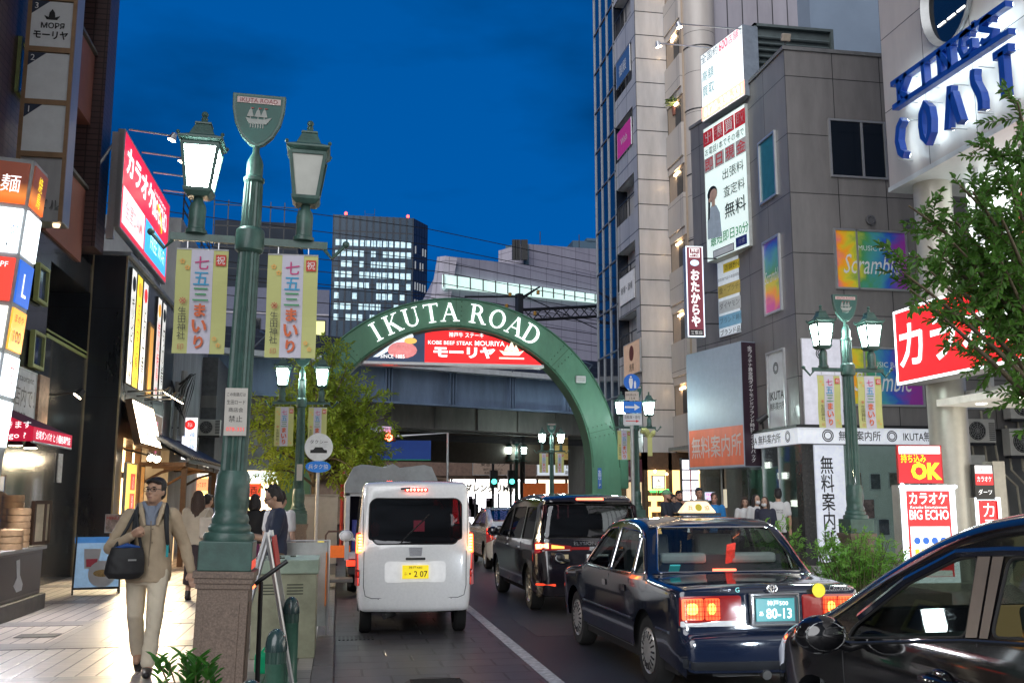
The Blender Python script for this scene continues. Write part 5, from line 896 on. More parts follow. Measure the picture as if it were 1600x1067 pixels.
# storefront stands
def bulbs(t, w, h, n):
    m = MB(); [m.sph((x, -.03, z), .032, n=8, m=6) for x, z in [(-w / 2 + .03, -h / 2 + h * k / n) for k in range(n + 1)] + [(-w / 2 + w * k / 6, h / 2 - .03) for k in range(7)]]; m.build('bulbs', glow('stand_bulb', (.8, .9, 1), 7), t)
p = (at(1412, 757, y=16) + at(1495, 910, y=16)) / 2
def kx(t):
    bulbs(t, 1.0, 1.66, 9); patch('white_panel', glow('stand_white', (.95, .95, .95), 1), t, -.36, .36, -.72, .12, -.012); patch('red_foot', glow('kara_red', (.85, .015, .02), 1.0), t, -.36, .36, -.62, -.45, -.018)
    m = MB(); [m.lathe([(.06, 0), (.06, .003)], (-.25 + k * .16, -.016, -.12), 12, axis='Y') for k in range(4)]; m.build('icons', LB, t); m = MB(); [m.bx(-.3 + k * .12, -.22 + k * .12, -.016, -.013, -.38, -.26) for k in range(5)]; m.build('drinks', LY, t)
ks = sign('karaoke_stand', 'red standing karaoke sign edged with white bulbs at the storefront', 'sign', p, 1.0, 1.66, .3, R(-3), glow('kara_red', (.85, .015, .02), 1.0), frame=glow('stand_edge', (.85, .92, 1), 1.6), fr=.1, side=CREAM, texts=(('カラオケ', 0, .6, .2, 0, dict(w=.7, bold=.02)), ('BIG ECHO', 0, .32, .17, 0, dict(w=.72, bold=.02)), ('Karaoke Entertainment', 0, .45, .05, 0), ('30分料金', 0, .04, .06, 1)), cols=(LW, LR), extra=kx); MB().bx(-.5, .5, .0, .3, -1.1, -.83).build('foot', CREAM, ks)
p = (at(1404, 697, y=16) + at(1471, 753, y=16)) / 2
sign('ok_sign', 'red sign with big yellow OK above the standing karaoke sign', 'sign', p, .8, .66, .06, R(-6), glow('ok_red', (.62, .01, .02), .85), frame=REDP, fr=.015, texts=(('フード＆ドリンク', 0, .25, .09, 0, dict(w=.66)), ('持ち込み', -.12, .1, .15, 1, dict(w=.45, bold=.02)), ('OK', .1, -.12, .3, 1, dict(w=.55, bold=.05))), cols=(LR, LY), extra=lambda t: patch('white_head', glow('stand_white', (.95, .95, .95), 1), t, -.37, .37, .18, .31, -.009))
p = (at(1523, 728, y=17) + at(1553, 780, y=17)) / 2
k2 = sign('darts_sign', 'small upright karaoke and darts sign on a cream stand by the storefront', 'sign', p, .4, .68, .1, 0, glow('stand_white', (.95, .95, .95), 1), frame=DARKM, fr=.02, texts=(('ご案内中', 0, .24, .08, 1), ('カラオケ', 0, .07, .1, 0, dict(w=.3)), ('ダーツ', 0, -.17, .1, 0, dict(w=.28))), cols=(LW, LR), extra=lambda t: (patch('red_band', glow('kara_red', (.85, .015, .02), 1.0), t, -.18, .18, -.04, .17, -.009), patch('black_band', BLACK, t, -.18, .18, -.31, -.04, -.009))); MB().bx(.2, .45, 0, .3, -1.95, .4).build('stand', CREAM, k2)
p = (at(1528, 785, y=17) + at(1566, 880, y=17)) / 2
sign('karaoke_stand', 'smaller red karaoke stand half hidden by the black car roof', 'sign', p, .52, 1.3, .3, 0, glow('kara_red', (.85, .015, .02), 1.0), frame=glow('stand_edge', (.85, .92, 1), 1.6), fr=.06, side=CREAM, texts=(('カ', 0, .42, .25, 0), ('ラ', 0, .12, .25, 0), ('オケ', 0, -.2, .2, 0)), cols=(LW,))
# ================================================================== street lamps
LAMPON = glow('lamp_on', (.80, 1, .95), 60); LAMPOFF = mat('frosted_pane', (.50, .52, .48), .35, var=.12, emit=.03, ecol=(.8, .8, .7))
def make_lamp(loc, label):
    t = thing('street_lamp', label, 'street lamp', loc, 0, 'green twin lantern street lamps')
    p = MB().bx(-.22, .22, -.22, .22, 0, .1).bx(-.187, .187, -.187, .187, .1, .9).bx(-.13, .13, -.194, -.187, .2, .8).bx(.187, .194, -.13, .13, .2, .8)
    for z0, z1, a in ((.9, .94, .2), (.94, .98, .212), (.98, 1.03, .224)): p.bx(-a, a, -a, a, z0, z1)
    p.build('pedestal', STONE, t, bevel=.008)
    MB().bx(-.198, .198, -.198, .198, 1.03, 1.25).build('base_box', GREENP, t, bevel=.008)
    MB().lathe([(.19, 1.25), (.195, 1.28), (.185, 1.31), (.158, 1.32), (.163, 1.345), (.153, 1.37), (.138, 1.38), (.143, 1.41), (.133, 1.44), (.123, 1.46), (.128, 1.50), (.135, 1.56), (.132, 1.64), (.125, 1.75), (.113, 1.77), (.108, 1.785)], n=28).build('bell_base', GREENP, t, smooth=40)
    MB().lathe([(.102, 1.78), (.099, 2.2), (.092, 3.0), (.084, 3.56)], n=36, flute=.14).build('pole', GREENP, t, smooth=25)
    MB().lathe([(.088, 3.53), (.112, 3.55), (.116, 3.57), (.116, 3.70), (.110, 3.72), (.085, 3.74)], n=24).build('collar', GREENP, t, smooth=35)
    u = MB().lathe([(.082, 3.73), (.076, 4.15), (.072, 4.22)], n=36, flute=.10).lathe([(.072, 4.2), (.085, 4.22), (.085, 4.25), (.07, 4.26), (.066, 4.27), (.066, 4.40), (.058, 4.44), (.035, 4.50), (.028, 4.53), (.028, 4.6)], n=24); u.v = [(v[0], v[1], 3.73 + (v[2] - 3.73) * .82) for v in u.v]; u.build('upper_pole', GREENP, t, smooth=25)
    m = MB(); m.bx(-.62, -.08, -.022, .022, 3.60, 3.66); m.bx(.08, .62, -.022, .022, 3.60, 3.66)
    for s in (-1, 1): m.tube([(s * .6, 0, 3.6), (s * .66, 0, 3.53), (s * .76, 0, 3.64)], .016, 8); m.sph((s * .77, 0, 3.655), .03)
    m.build('cross_arm', GREENP, t)
    def sq(mb, x): mb.v = [(x + (v[0] - x) * .8, v[1] * .8, 3.96 + (v[2] - 3.96) * .8 if v[2] > 3.96 else v[2]) for v in mb.v]; return mb
    for s in (-1, 1):
        x = s * .425
        l = MB().lathe([(.085, 3.66), (.085, 3.69), (.07, 3.70), (.066, 3.74), (.068, 3.86), (.06, 3.9), (.04, 3.93), (.035, 3.98)], (x, 0, 0), 20, flute=0).build('lantern', GREENP, t, smooth=35)
        f = MB(); f.frustum((x, 0), .20, .27, 3.96, 4.0); f.frustum((x, 0), .275, .29, 4.0, 4.04)
        for sx in (-1, 1):
            for sy in (-1, 1):
                a = Vector((x + sx * .115, sy * .115, 4.03)); b = Vector((x + sx * .175, sy * .175, 4.48)); d = Vector((.018, 0, 0)); e = Vector((0, .018, 0))
                f.add([a - d - e, a + d - e, a + d + e, a - d + e, b - d - e, b + d - e, b + d + e, b - d + e], [(0, 3, 2, 1), (4, 5, 6, 7), (0, 1, 5, 4), (1, 2, 6, 5), (2, 3, 7, 6), (3, 0, 4, 7)])
        f.frustum((x, 0), .365, .37, 4.46, 4.50); f.frustum((x, 0), .37, .44, 4.50, 4.53); f.frustum((x, 0), .44, .44, 4.53, 4.555); f.frustum((x, 0), .41, .25, 4.555, 4.60); f.frustum((x, 0), .25, .15, 4.60, 4.72)
        f.frustum((x, 0), .17, .16, 4.72, 4.745); f.lathe([(.05, 4.74), (.03, 4.78), (.036, 4.80), (.02, 4.82)], (x, 0, 0), 12); f.sph((x, 0, 4.845), .035)
        for sx in (-1, 1):
            for sy in (-1, 1): f.sph((x + sx * .215, sy * .215, 4.57), .022, n=6, m=4)
        sq(f, x).build('lantern_frame', GREENP, l, bevel=.004)
        sq(MB().frustum((x, 0), .215, .335, 4.045, 4.465), x).build('pane', LAMPON, l)
    sh = [(-.215, 5.03), (.215, 5.03), (.21, 4.9), (.185, 4.78), (.13, 4.67), (.06, 4.60), (0, 4.575), (-.06, 4.60), (-.13, 4.67), (-.185, 4.78), (-.21, 4.9)]
    s_ = MB().prism(sh, -.03, .03).build('shield', GREENP, t, bevel=.006); s_.location.z = -.155
    MB().prism([(x * .88, 4.58 + (z - 4.575) * .9 + .022) for x, z in sh], -.034, -.03).build('field', mat('shield_field', (.025, .10, .085), .5, var=.2), s_)
    MB().prism([(-.175, 4.945), (.175, 4.945), (.175, 4.995), (-.175, 4.995)], -.04, -.034).build('name_plate', mat('plate_pink', (.55, .42, .40), .5), s_)
    lettering([mat('maroon_ink', (.2, .01, .02), .5, var=0)], s_, [('IKUTA ROAD', 0, 4.97, .036, 0, -.0415, dict(w=.3))])
    m = MB(); m.prism([(-.10, 4.82), (-.07, 4.77), (.07, 4.77), (.11, 4.83), (.05, 4.81), (-.05, 4.81)], -.042, -.034)
    for k in range(6): m.bx(-.06 + k * .02, -.052 + k * .02, -.04, -.034, 4.735, 4.77)
    for x in (-.06, 0, .05): m.bx(x - .004, x + .004, -.04, -.034, 4.81, 4.91); m.prism([(x - .03, 4.83), (x + .025, 4.83), (x + .01, 4.89), (x - .01, 4.89)], -.041, -.034)
    m.build('ship_relief', mat('relief_grey', (.3, .32, .3), .45), s_)
    m = MB(); [m.prism([(x, 4.91), (x + .03, 4.905), (x, 4.9)], -.04, -.034) for x in (-.06, 0, .05)]; m.build('pennants', REDP, s_)
    return t
lamp0 = make_lamp((-.855, 8.1, .13), 'nearest and largest green twin lamp, right lantern unlit, on a stone pedestal')
LEAN0 = 1.5
lspots = [((-.84, 22.2, .13), 'green twin lamp standing before the street tree left of the white van'), ((8.12, 14.9, .13), 'green twin lamp among the bushes before the paint splash windows'), ((8.58, 28.3, .13), 'green twin lamp behind the blue pedestrian sign right of the arch leg'),
          ((9.26, 43.3, .13), 'green twin lamp seen inside the arch left of its right leg'), ((9.72, 54.8, .13), 'smallest and farthest green twin lamp near the bright far store'), ((.15 - 1.0, 36.3, .13), 'far left green twin lamp hidden behind the street tree')]
lamps = [lamp0] + [dup(lamp0, l, 0, lb) for l, lb in lspots]
off_pane = [c for l in [c for c in lamp0.children if c.name.startswith('lantern')] for c in l.children if c.name.startswith('pane')][1]
lamp0.rotation_euler = (0, R(LEAN0), 0)
off_pane.material_slots[0].link = 'OBJECT'; off_pane.material_slots[0].material = LAMPOFF
# ---- shichi-go-san banners
YEL = mat('banner_lime', (.50, .52, .20), .7, var=.06, emit=.02, ecol=(.8, .8, .4)); LAV = mat('banner_lavender', (.56, .55, .64), .7, var=.05)
inks = [mat('pink_ink', (.55, .05, .2), .6, var=0), mat('cyan_ink', (.04, .32, .55), .6, var=0), mat('leaf_ink', (.06, .30, .12), .6, var=0), mat('orange_ink', (.62, .13, .04), .6, var=0), IW, LK, mat('peach_ink', (.75, .4, .1), .6, var=0), mat('stamp_ink', (.5, .14, .08), .6, var=0)]
def make_banner(loc, label):
    t = thing('street_banner', label, 'banner', loc, 0, 'lime and white festival banners on the lamps'); h, w = .84, .40
    def wave(x0, x1, z0, z1, y0):
        n = 10; vs = []; fs = []
        for j in range(n + 1):
            z = z0 + (z1 - z0) * j / n; off = .012 * math.sin(2.2 * (z / h) * 3.14)
            vs += [(x0, y0 + off, z), (x1, y0 + off, z), (x0, y0 + off + .004, z), (x1, y0 + off + .004, z)]
        for j in range(n): a = j * 4; fs += [(a, a + 1, a + 5, a + 4), (a + 2, a + 6, a + 7, a + 3), (a, a + 4, a + 6, a + 2), (a + 1, a + 3, a + 7, a + 5)]
        return MB().add(vs, fs)
    wave(-w / 2, w / 2, -h, 0, 0).build('cloth', YEL, t); wave(-.085, .085, -h, 0, -.0045).build('centre_strip', LAV, t)
    y = -.022
    it = [(c, 0, -.11 - .128 * k, .105, q, y, dict(bold=.035)) for k, (c, q) in enumerate(zip('七五三まいり', (0, 1, 2, 3, 3, 3)))]
    it += [('生田神社', -.135, -.60, .26, 5, y, dict(vert=True)), ('祝', .145, -.085, .065, 4, y - .004), ('※', -.135, -.42, .055, 7, y), ('✿', -.15, -.1, .04, 6, y), ('✿', -.11, -.15, .04, 6, y), ('✿', .12, -.72, .035, 6, y), ('✿', .15, -.77, .035, 6, y), ('印', -.135, -.79, .05, 7, y)]
    lettering(inks, t, it)
    MB().bx(.105, .185, y - .002, y, -.13, -.04).build('red_square', mat('banner_red', (.55, .05, .03), .6, var=0), t)
    m = MB(); m.tube([(-w / 2, 0, .005), (w / 2, 0, .005)], .008, 6); m.tube([(-.12, 0, .0), (-.12, 0, .07)], .005, 4); m.tube([(.12, 0, .0), (.12, 0, .07)], .005, 4); m.build('hanger', ALU, t)
    return t
bn0 = None
BL = {0: ('left festival banner on the nearest lamp', 'right festival banner on the nearest lamp'), 1: ('left festival banner on the lamp before the street tree', 'right festival banner before the taxi stand disc'), 2: ('left festival banner on the lamp before the paint splash windows', 'right festival banner on the lamp before the paint splash windows'),
      3: ('left festival banner beside the blue pedestrian sign', None), 4: ('left festival banner on the lamp inside the arch', 'right festival banner on the lamp inside the arch')}
for i, pair in BL.items():
    for s, lb in zip((-1, 1), pair):
        if not lb: continue
        L_ = lamps[i].location; loc = (L_.x + s * .355 + (.09 if i == 0 else 0), L_.y - .01, L_.z + 3.53 - (.008 * s if i == 0 else 0)); lb = 'lime and white ' + lb
        if bn0 is None: bn0 = make_banner(loc, lb)
        else: dup(bn0, loc, R(random.uniform(-5, 5)), lb)
# curled banner on the third lamp
cb = thing('street_banner', 'curled up lime festival banner wrapped round the right arm behind the pedestrian sign', 'banner', (8.95, 28.28, 3.55), 0, 'lime and white festival banners on the lamps')
m = MB(); pts = [(-.2 + .05 * k, -.05 * math.sin(k), .05 + .1 * math.sin(k * .9)) for k in range(9)]; m.tube(pts, [.05, .09, .07, .1, .08, .09, .06, .08, .03], 8); m.bx(-.02, .12, -.02, .0, -.62, 0); m.build('cloth', YEL, cb)
tag(MB().bx(-.03, .14, -.122, -.118, 2.05, 2.42).build('pole_notice', mat('notice_paper2', (.55, .53, .48), .6, var=.1), loc=(-.855, 8.1, .13)), 'white printed notice stuck on the nearest lamp pole', 'notice')
lettering([LK, LR], bpy.data.objects['pole_notice'], [('この街路灯は', .055, 2.37, .03, 0, -.1235, dict(w=.14)), ('生田ロード', .055, 2.31, .035, 0, -.1235, dict(w=.14)), ('商店会', .055, 2.25, .035, 0, -.1235), ('禁止', .055, 2.18, .05, 0, -.1235), ('078-331', .055, 2.1, .03, 1, -.1235)])
tag(MB().bx(-.05, .07, -.118, -.114, 1.95, 2.3).build('pole_notice', mat('notice_paper2', (.55, .53, .48), .6), loc=(-.84, 22.2, .13)), 'small white notice stuck on the lamp before the street tree', 'notice')

# ================================================================== arch
AC = Vector((3.5, 31, 2.66)); RO, RI = 5.27, 4.32
ar = thing('street_arch', 'green steel street arch with white lettering spanning the road', 'arch', (AC.x, AC.y, 0))
m = MB(); N = 48; D0, D1 = -.45, .45; vs = []; fs = []
prof = [(-RO, 0, -RI)] + []
for k in range(-1, N + 2):
    if k < 0: o, i_ = (-RO, 0), (-RI, 0)
    elif k > N: o, i_ = (RO, 0), (RI, 0)
    else: a = math.pi * (1 - k / N); o, i_ = (RO * math.cos(a), AC.z + RO * math.sin(a)), (RI * math.cos(a), AC.z + RI * math.sin(a))
    vs += [(o[0], D0, o[1]), (o[0], D1, o[1]), (i_[0], D1, i_[1]), (i_[0], D0, i_[1])]
for k in range(N + 2):
    a = k * 4; b = a + 4
    for j in range(4): fs.append((a + j, a + (j + 1) % 4, b + (j + 1) % 4, b + j))
m.add(vs, fs); m.build('frame', GREENA, ar, smooth=30, bevel=.02)
m = MB(); 
for rr in (RO - .05, RI + .05):
    m.tube([(rr * math.cos(math.pi * (1 - k / 40)), D0 - .005, AC.z + rr * math.sin(math.pi * (1 - k / 40))) for k in range(41)], .018, 5)
for a in (R(46), R(90), R(134), R(14), R(166)): m.tube([(RI * math.cos(a), D0 - .002, AC.z + RI * math.sin(a)), (RO * math.cos(a), D0 - .002, AC.z + RO * math.sin(a))], .012, 4)
m.build('trim', mat('arch_trim', (.03, .11, .06), .5), ar)
m = MB(); [m.sph((q * math.cos(R(a)), D0 - .004, AC.z + q * math.sin(R(a))), .022, n=6, m=4) for a in (12, 16, 44, 48, 88, 92, 132, 136, 164, 168) for q in (4.4, 4.55, 4.7, 4.85, 5.0, 5.15)]; m.build('bolts', mat('arch_trim', (.03, .11, .06), .5), ar)
m = MB(); m.bx(RO - .02, RO + .28, -.35, .3, 2.0, 2.95); m.bx(RO, RO + .2, -.3, .25, 2.95, 3.1); m.build('bracket', GREENA, ar, bevel=.05)
def serif(ch, mb, M, h):
    """A roman capital with thick and thin strokes and serifs, height h, centred."""
    tk, tn, sf = .145 * h, .055 * h, .045 * h
    def bar(x0, z0, x1, z1, w): 
        d = Vector((x1 - x0, z1 - z0)); n = Vector((d.y, -d.x)).normalized() * w / 2
        # stroke ends cut level
        k = abs(w / 2 / max(.2, abs(d.normalized().y))); P_ = [(x0 - k, z0), (x0 + k, z0), (x1 + k, z1), (x1 - k, z1)] if abs(d.y) > abs(d.x) * .3 else [(x0, z0 - w / 2), (x1, z1 - w / 2), (x1, z1 + w / 2), (x0, z0 + w / 2)]
        pr(P_)
    def pr(P_): t = MB().prism(P_, -.03, .0); mb.add([M @ Vector(v) for v in t.v], t.f)
    def ser(x, z, w): pr([(x - w / 2, z - sf / 2), (x + w / 2, z - sf / 2), (x + w / 2, z + sf / 2), (x - w / 2, z + sf / 2)])
    def arc(cx, cz, rx, rz, a0, a1, t0, t1):
        n = 14
        for k in range(n):
            q = []
            for a, f in ((a0 + (a1 - a0) * k / n, 1), (a0 + (a1 - a0) * (k + 1) / n, 1), (a0 + (a1 - a0) * (k + 1) / n, 0), (a0 + (a1 - a0) * k / n, 0)):
                w = t0 + (t1 - t0) * abs(math.cos(a)); q.append((cx + (rx - (0 if f else w)) * math.cos(a), cz + (rz - (0 if f else w)) * math.sin(a)))
            pr(q)
    t, b = h / 2 - sf / 2, -h / 2 + sf / 2
    if ch == 'I': bar(0, b, 0, t, tk); ser(0, t, .38 * h); ser(0, b, .38 * h)
    if ch == 'K': bar(-.22 * h, b, -.22 * h, t, tk); ser(-.22 * h, t, .36 * h); ser(-.22 * h, b, .36 * h); bar(-.12 * h, -.02 * h, .28 * h, t, tn); ser(.28 * h, t, .3 * h); bar(.34 * h, b, -.04 * h, .08 * h, tk); ser(.36 * h, b, .3 * h)
    if ch == 'U': bar(-.28 * h, -.2 * h, -.28 * h, t, tk); bar(.28 * h, -.2 * h, .28 * h, t, tn); ser(-.28 * h, t, .36 * h); ser(.28 * h, t, .3 * h); arc(0, -.18 * h, .31 * h + tk * .1, .32 * h, math.pi, 2 * math.pi, .07 * h, .1 * h)
    if ch == 'T': bar(0, b, 0, t, tk); ser(0, b, .38 * h); bar(-.38 * h, t, .38 * h, t, sf * 1.3); pr([(-.38 * h, t), (-.32 * h, t), (-.36 * h, t - .16 * h), (-.38 * h, t - .16 * h)]); pr([(.38 * h, t), (.38 * h, t - .16 * h), (.36 * h, t - .16 * h), (.32 * h, t)])
    if ch == 'A': bar(-.34 * h, b, 0, t, tn); bar(.34 * h, b, .02 * h, t + sf / 2, tk); bar(-.2 * h, -.12 * h, .2 * h, -.12 * h, tn); ser(-.34 * h, b, .28 * h); ser(.36 * h, b, .34 * h)
    if ch == 'R': bar(-.22 * h, b, -.22 * h, t, tk); ser(-.22 * h, b, .36 * h); ser(-.26 * h, t, .3 * h); arc(-.02 * h, .24 * h, .28 * h, .26 * h, -math.pi / 2, math.pi / 2, .06 * h, .14 * h); bar(-.2 * h, t, 0, t, tn); bar(-.2 * h, .01 * h, 0, .01 * h, tn); bar(.36 * h, b, .06 * h, .02 * h, tk); ser(.4 * h, b, .24 * h)
    if ch == 'O': arc(0, 0, .44 * h, .51 * h, 0, 2 * math.pi, .06 * h, .15 * h)
    if ch == 'D': bar(-.3 * h, b, -.3 * h, t, tk); ser(-.34 * h, b, .3 * h); ser(-.34 * h, t, .3 * h); arc(-.08 * h, 0, .46 * h, .5 * h, -math.pi / 2, math.pi / 2, .06 * h, .16 * h); bar(-.28 * h, t, -.05 * h, t, tn); bar(-.28 * h, b, -.05 * h, b, tn)
for ch, dg in zip('IKUTAROAD', (-31.2, -24.6, -17, -9.4, -2.6, 8, 15.8, 23, 30.2)):
    a = R(90 - dg); r_ = 4.8; M = Matrix.Translation((r_ * math.cos(a), D0 - .03, AC.z + r_ * math.sin(a))) @ Matrix.Rotation(R(dg), 4, 'Y')
    m = MB(); serif(ch, m, M, .59); m.build('letter', glow('arch_letter', (.95, 1, 1), 1.25), ar)
# light panel under the arch
pz = 5.95; pts = [(RI * .985 * math.cos(a), AC.z + RI * .985 * math.sin(a)) for a in [R(49.3 + 81.4 * k / 24) for k in range(25)]]
sgp = thing('arch_light_panel', 'red lit restaurant panel with steak photo filling the top of the arch', 'sign', (AC.x, AC.y, 0))
def rpan(z): return glow('moriya_red', (.82, .012, .015), .95)
MB().prism([p for p in pts if True] , -.25, .1).build('red_face', rpan(0), sgp); MB().prism([(p[0] * 1.004, p[1]) for p in pts], -.2, .15).build('case', ALU, sgp)
xl = -.95; lp = [(xl, pts[-1][1])] + [(xl, AC.z + math.sqrt((RI * .985) ** 2 - xl ** 2))] + [p for p in pts if p[0] < xl]
MB().prism(lp, -.262, -.25).build('photo_panel', mat('steak_dark', (.03, .045, .09), .4, var=.5, scale=2, emit=.5, ecol=(.02, .05, .12)), sgp)
m = MB(); m.sph((-1.65, -.265, 6.25), (.46, .012, .26)); m.build('steak_picture', mat('steak', (.6, .18, .18), .4, var=.6, scale=7, emit=.7, ecol=(.75, .25, .25)), sgp); m = MB(); m.sph((-1.4, -.268, 6.55), (.2, .012, .1)); m.build('garnish_picture', glow('garnish', (.8, .5, .12), .8), sgp)
m = MB(); m.prism([(-2.55, 6.02), (-2.4, 6.02), (-1.3, 6.68), (-1.35, 6.78), (-1.9, 6.5)], -.266, -.262); m.build('plate_picture', glow('plate_pic', (.75, .85, .95), .9), sgp)
lettering([LW], sgp, [('神戸牛 ステーキ', .35, 6.78, .17, 0, -.256, dict(w=1.1, bold=.02)), ('KOBE BEEF STEAK', -.15, 6.52, .12, 0, -.256, dict(w=1.4, bold=.008)), ('MOURIYA', 1.1, 6.53, .16, 0, -.256, dict(w=.95, bold=.008)), ('モーリヤ', .3, 6.23, .36, 0, -.256, dict(w=1.95, bold=.05)), ('SINCE 1885', -1.95, 6.05, .12, 0, -.275, dict(w=.75))])
m = MB(); zz = 6.05; m.prism([(1.55, zz + .12), (2.05, zz + .12), (2.2, zz + .28), (2.05, zz + .24), (1.55, zz + .24), (1.4, zz + .28)], -.259, -.252); [m.prism([(1.8 + dx - w, zz + .26), (1.8 + dx + w, zz + .26), (1.8 + dx, zz + .26 + hh)], -.259, -.252) for dx, w, hh in ((-.14, .1, .2), (.0, .13, .34), (.14, .1, .2))]; m.bx(1.4, 2.2, -.259, -.252, zz, zz + .05); m.build('emblem', glow('emblem_cream', (1, .9, .7), 1), sgp)
MB().bx(pts[-1][0] * 1.02, pts[0][0] * 1.02, -.3, .2, pts[0][1] - .09, pts[0][1] - .005).build('bottom_rail', ALU, sgp)
fl = thing('arch_lamp', 'small square light fitting on the right curve of the arch', 'light fitting', tuple(at(907, 593, y=30.5))); MB().bx(-.16, .16, -.08, .03, -.11, .11).build('body', ALU, fl, bevel=.015); MB().bx(-.12, .12, -.09, -.08, -.07, .07).build('lens', mat('lens_grey', (.4, .42, .4), .2), fl)
stk = tag(MB().bx(-.06, .06, -.01, 0, -.32, .32).build('arch_sticker', mat('blue_sticker', (.03, .12, .4), .5), loc=tuple(at(937, 747, y=30.53))), 'narrow blue sticker low on the arch leg', 'sticker'); lettering([IW], stk, [('生田ロード', 0, 0, .5, 0, -.013, dict(vert=True))])

# ================================================================== street furniture, left
def make_bollard(loc, label):
    t = thing('bollard', label, 'bollard', loc, 0, 'green domed bollards along the kerb')
    MB().lathe([(.072, 0), (.072, .02), (.066, .03), (.066, .50), (.069, .505)], n=24).build('post', mat('bollard_green', (.055, .15, .105), .35, var=.25, scale=9, coat=.3), t, smooth=35)
    m = MB(); m.lathe([(.068, .505), (.068, .58)], n=40, flute=.05); m.build('ribbed_band', mat('bollard_dark', (.03, .075, .06), .35, coat=.3), t)
    MB().lathe([(.071, .58), (.072, .60), (.070, .63), (.062, .67), (.046, .70), (.024, .718), (.004, .722)], n=24).build('dome', mat('bollard_dome', (.025, .055, .055), .25, coat=.5), t, smooth=50); return t
b0 = make_bollard((-.385, 5.05, .13), 'nearest green bollard, only its dark dome in frame'); dup(b0, (-.375, 6.95, .13), 0, 'tall looking middle green bollard beside the plant'); dup(b0, (-.375, 9.15, .13), 0, 'farthest green bollard against the pale utility cabinet')
cb_ = thing('utility_cabinet', 'weathered pale green utility cabinet at the kerb behind the bollards', 'cabinet', (-.50, 10.9, .13))
CAB = mat('cabinet_green', (.34, .34, .235), .5, var=.35, scale=3, bump=.1)
MB().bx(-.32, .31, -.42, .42, .0, .82).build('body', CAB, cb_, bevel=.008)
MB().bx(-.34, .33, -.44, .44, .82, .96).build('lid', mat('cabinet_lid', (.34, .42, .33), .5, var=.25), cb_, bevel=.012)
m = MB(); [m.bx(x, x + .16, -.425, -.42, z, z + .012) for x in (-.22, .02) for z in (.62, .65, .68, .71)]; m.build('louvres', mat('cab_dark', (.08, .09, .06), .6), cb_)
m = MB(); [m.lathe([(.03, .96), (.03, .972)], (x, y, 0), 10) for x, y in ((-.1, .1), (.05, .12), (-.05, -.2))]; m.build('lid_bolts', mat('cab_dark', (.08, .09, .06), .6), cb_)
fbd = thing('framed_board', 'white metal framed notice board with an orange edge behind the cabinet', 'board', (-.12, 12.2, .13)); MB().bx(-.62, .02, 0, .04, 0.1, 1.06).build('panel', mat('board_white', (.55, .57, .56), .5), fbd)
m = MB(); m.tube([(-.62, -.01, 0), (-.62, -.01, 1.08), (.03, -.01, 1.08), (.03, -.01, 0)], .02); m.build('frame', ALU, fbd); MB().bx(.0, .012, -.25, .0, .35, .95).build('orange_edge', mat('orange_board', (.6, .2, .05), .5, emit=.12, ecol=(.8, .25, .05)), fbd)
af = thing('folding_sign', 'tall aluminium folding sign standing open by the lamp pedestal', 'sign', (-.62, 9.3, .13))
m = MB(); ap = (.02, 0, 1.28)
for y in (-.3, .3): m.tube([(-.3, y, .0), (ap[0], y, ap[2])], .02, 6); m.tube([(.28, y, 0.0), (ap[0], y, ap[2])], .02, 6)
for z, f in ((.22, .17), (1.22, .95)): x = -.3 + .32 * f; m.tube([(x, -.3, z), (x, .3, z)], .016, 6)
m.build('frame', ALU, af); MB().add([(.05, -.27, 1.2), (.22, -.27, .3), (.22, .27, .3), (.05, .27, 1.2), (.06, -.27, 1.2), (.235, -.27, .3), (.235, .27, .3), (.06, .27, 1.2)], [(0, 1, 2, 3), (7, 6, 5, 4), (0, 4, 5, 1), (1, 5, 6, 2), (2, 6, 7, 3), (3, 7, 4, 0)]).build('panel', mat('grey_back', (.25, .26, .25), .5), af)
MB().add([(.062, -.29, 1.24), (.11, -.29, .95), (.11, .29, .95), (.062, .29, 1.24), (.07, -.29, 1.24), (.12, -.29, .95), (.12, .29, .95), (.07, .29, 1.24)], [(0, 1, 2, 3), (7, 6, 5, 4), (0, 4, 5, 1), (1, 5, 6, 2), (2, 6, 7, 3), (3, 7, 4, 0)]).build('red_header', REDP, af)
ss = thing('stand_pole', 'black stand pole with a red glowing baton leaning by the pedestal', 'stand', (-.6, 8.55, .13)); MB().lathe([(.17, 0), (.17, .03), (.02, .04), (.018, .9)], n=14).build('pole', BLACK, ss); m = MB(); m.tube([(-.05, 0, .88), (.2, .05, 1.06)], .018); m.build('baton_grip', BLACK, ss); MB().tube([(-.05, 0, .88), (-.1, -.01, .84)], .02).build('baton_tip', glow('baton', (1, .15, .05), 4), ss)
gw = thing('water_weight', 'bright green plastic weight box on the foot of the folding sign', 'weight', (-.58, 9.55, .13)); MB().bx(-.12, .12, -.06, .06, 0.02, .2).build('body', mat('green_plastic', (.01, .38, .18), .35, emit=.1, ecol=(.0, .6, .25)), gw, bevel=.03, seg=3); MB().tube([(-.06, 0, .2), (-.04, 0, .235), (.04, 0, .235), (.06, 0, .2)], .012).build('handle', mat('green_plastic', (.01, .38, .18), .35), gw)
rl_ = tag(MB().bx(.222, .227, -.19, .19, 1.04, 1.24).build('red_reflector', mat('red_reflector', (.7, .05, .03), .4, emit=.5, ecol=(1, .08, .03)), loc=(-.855, 8.1, .13)), 'red reflective strip on the side of the nearest lamp base', 'reflector')
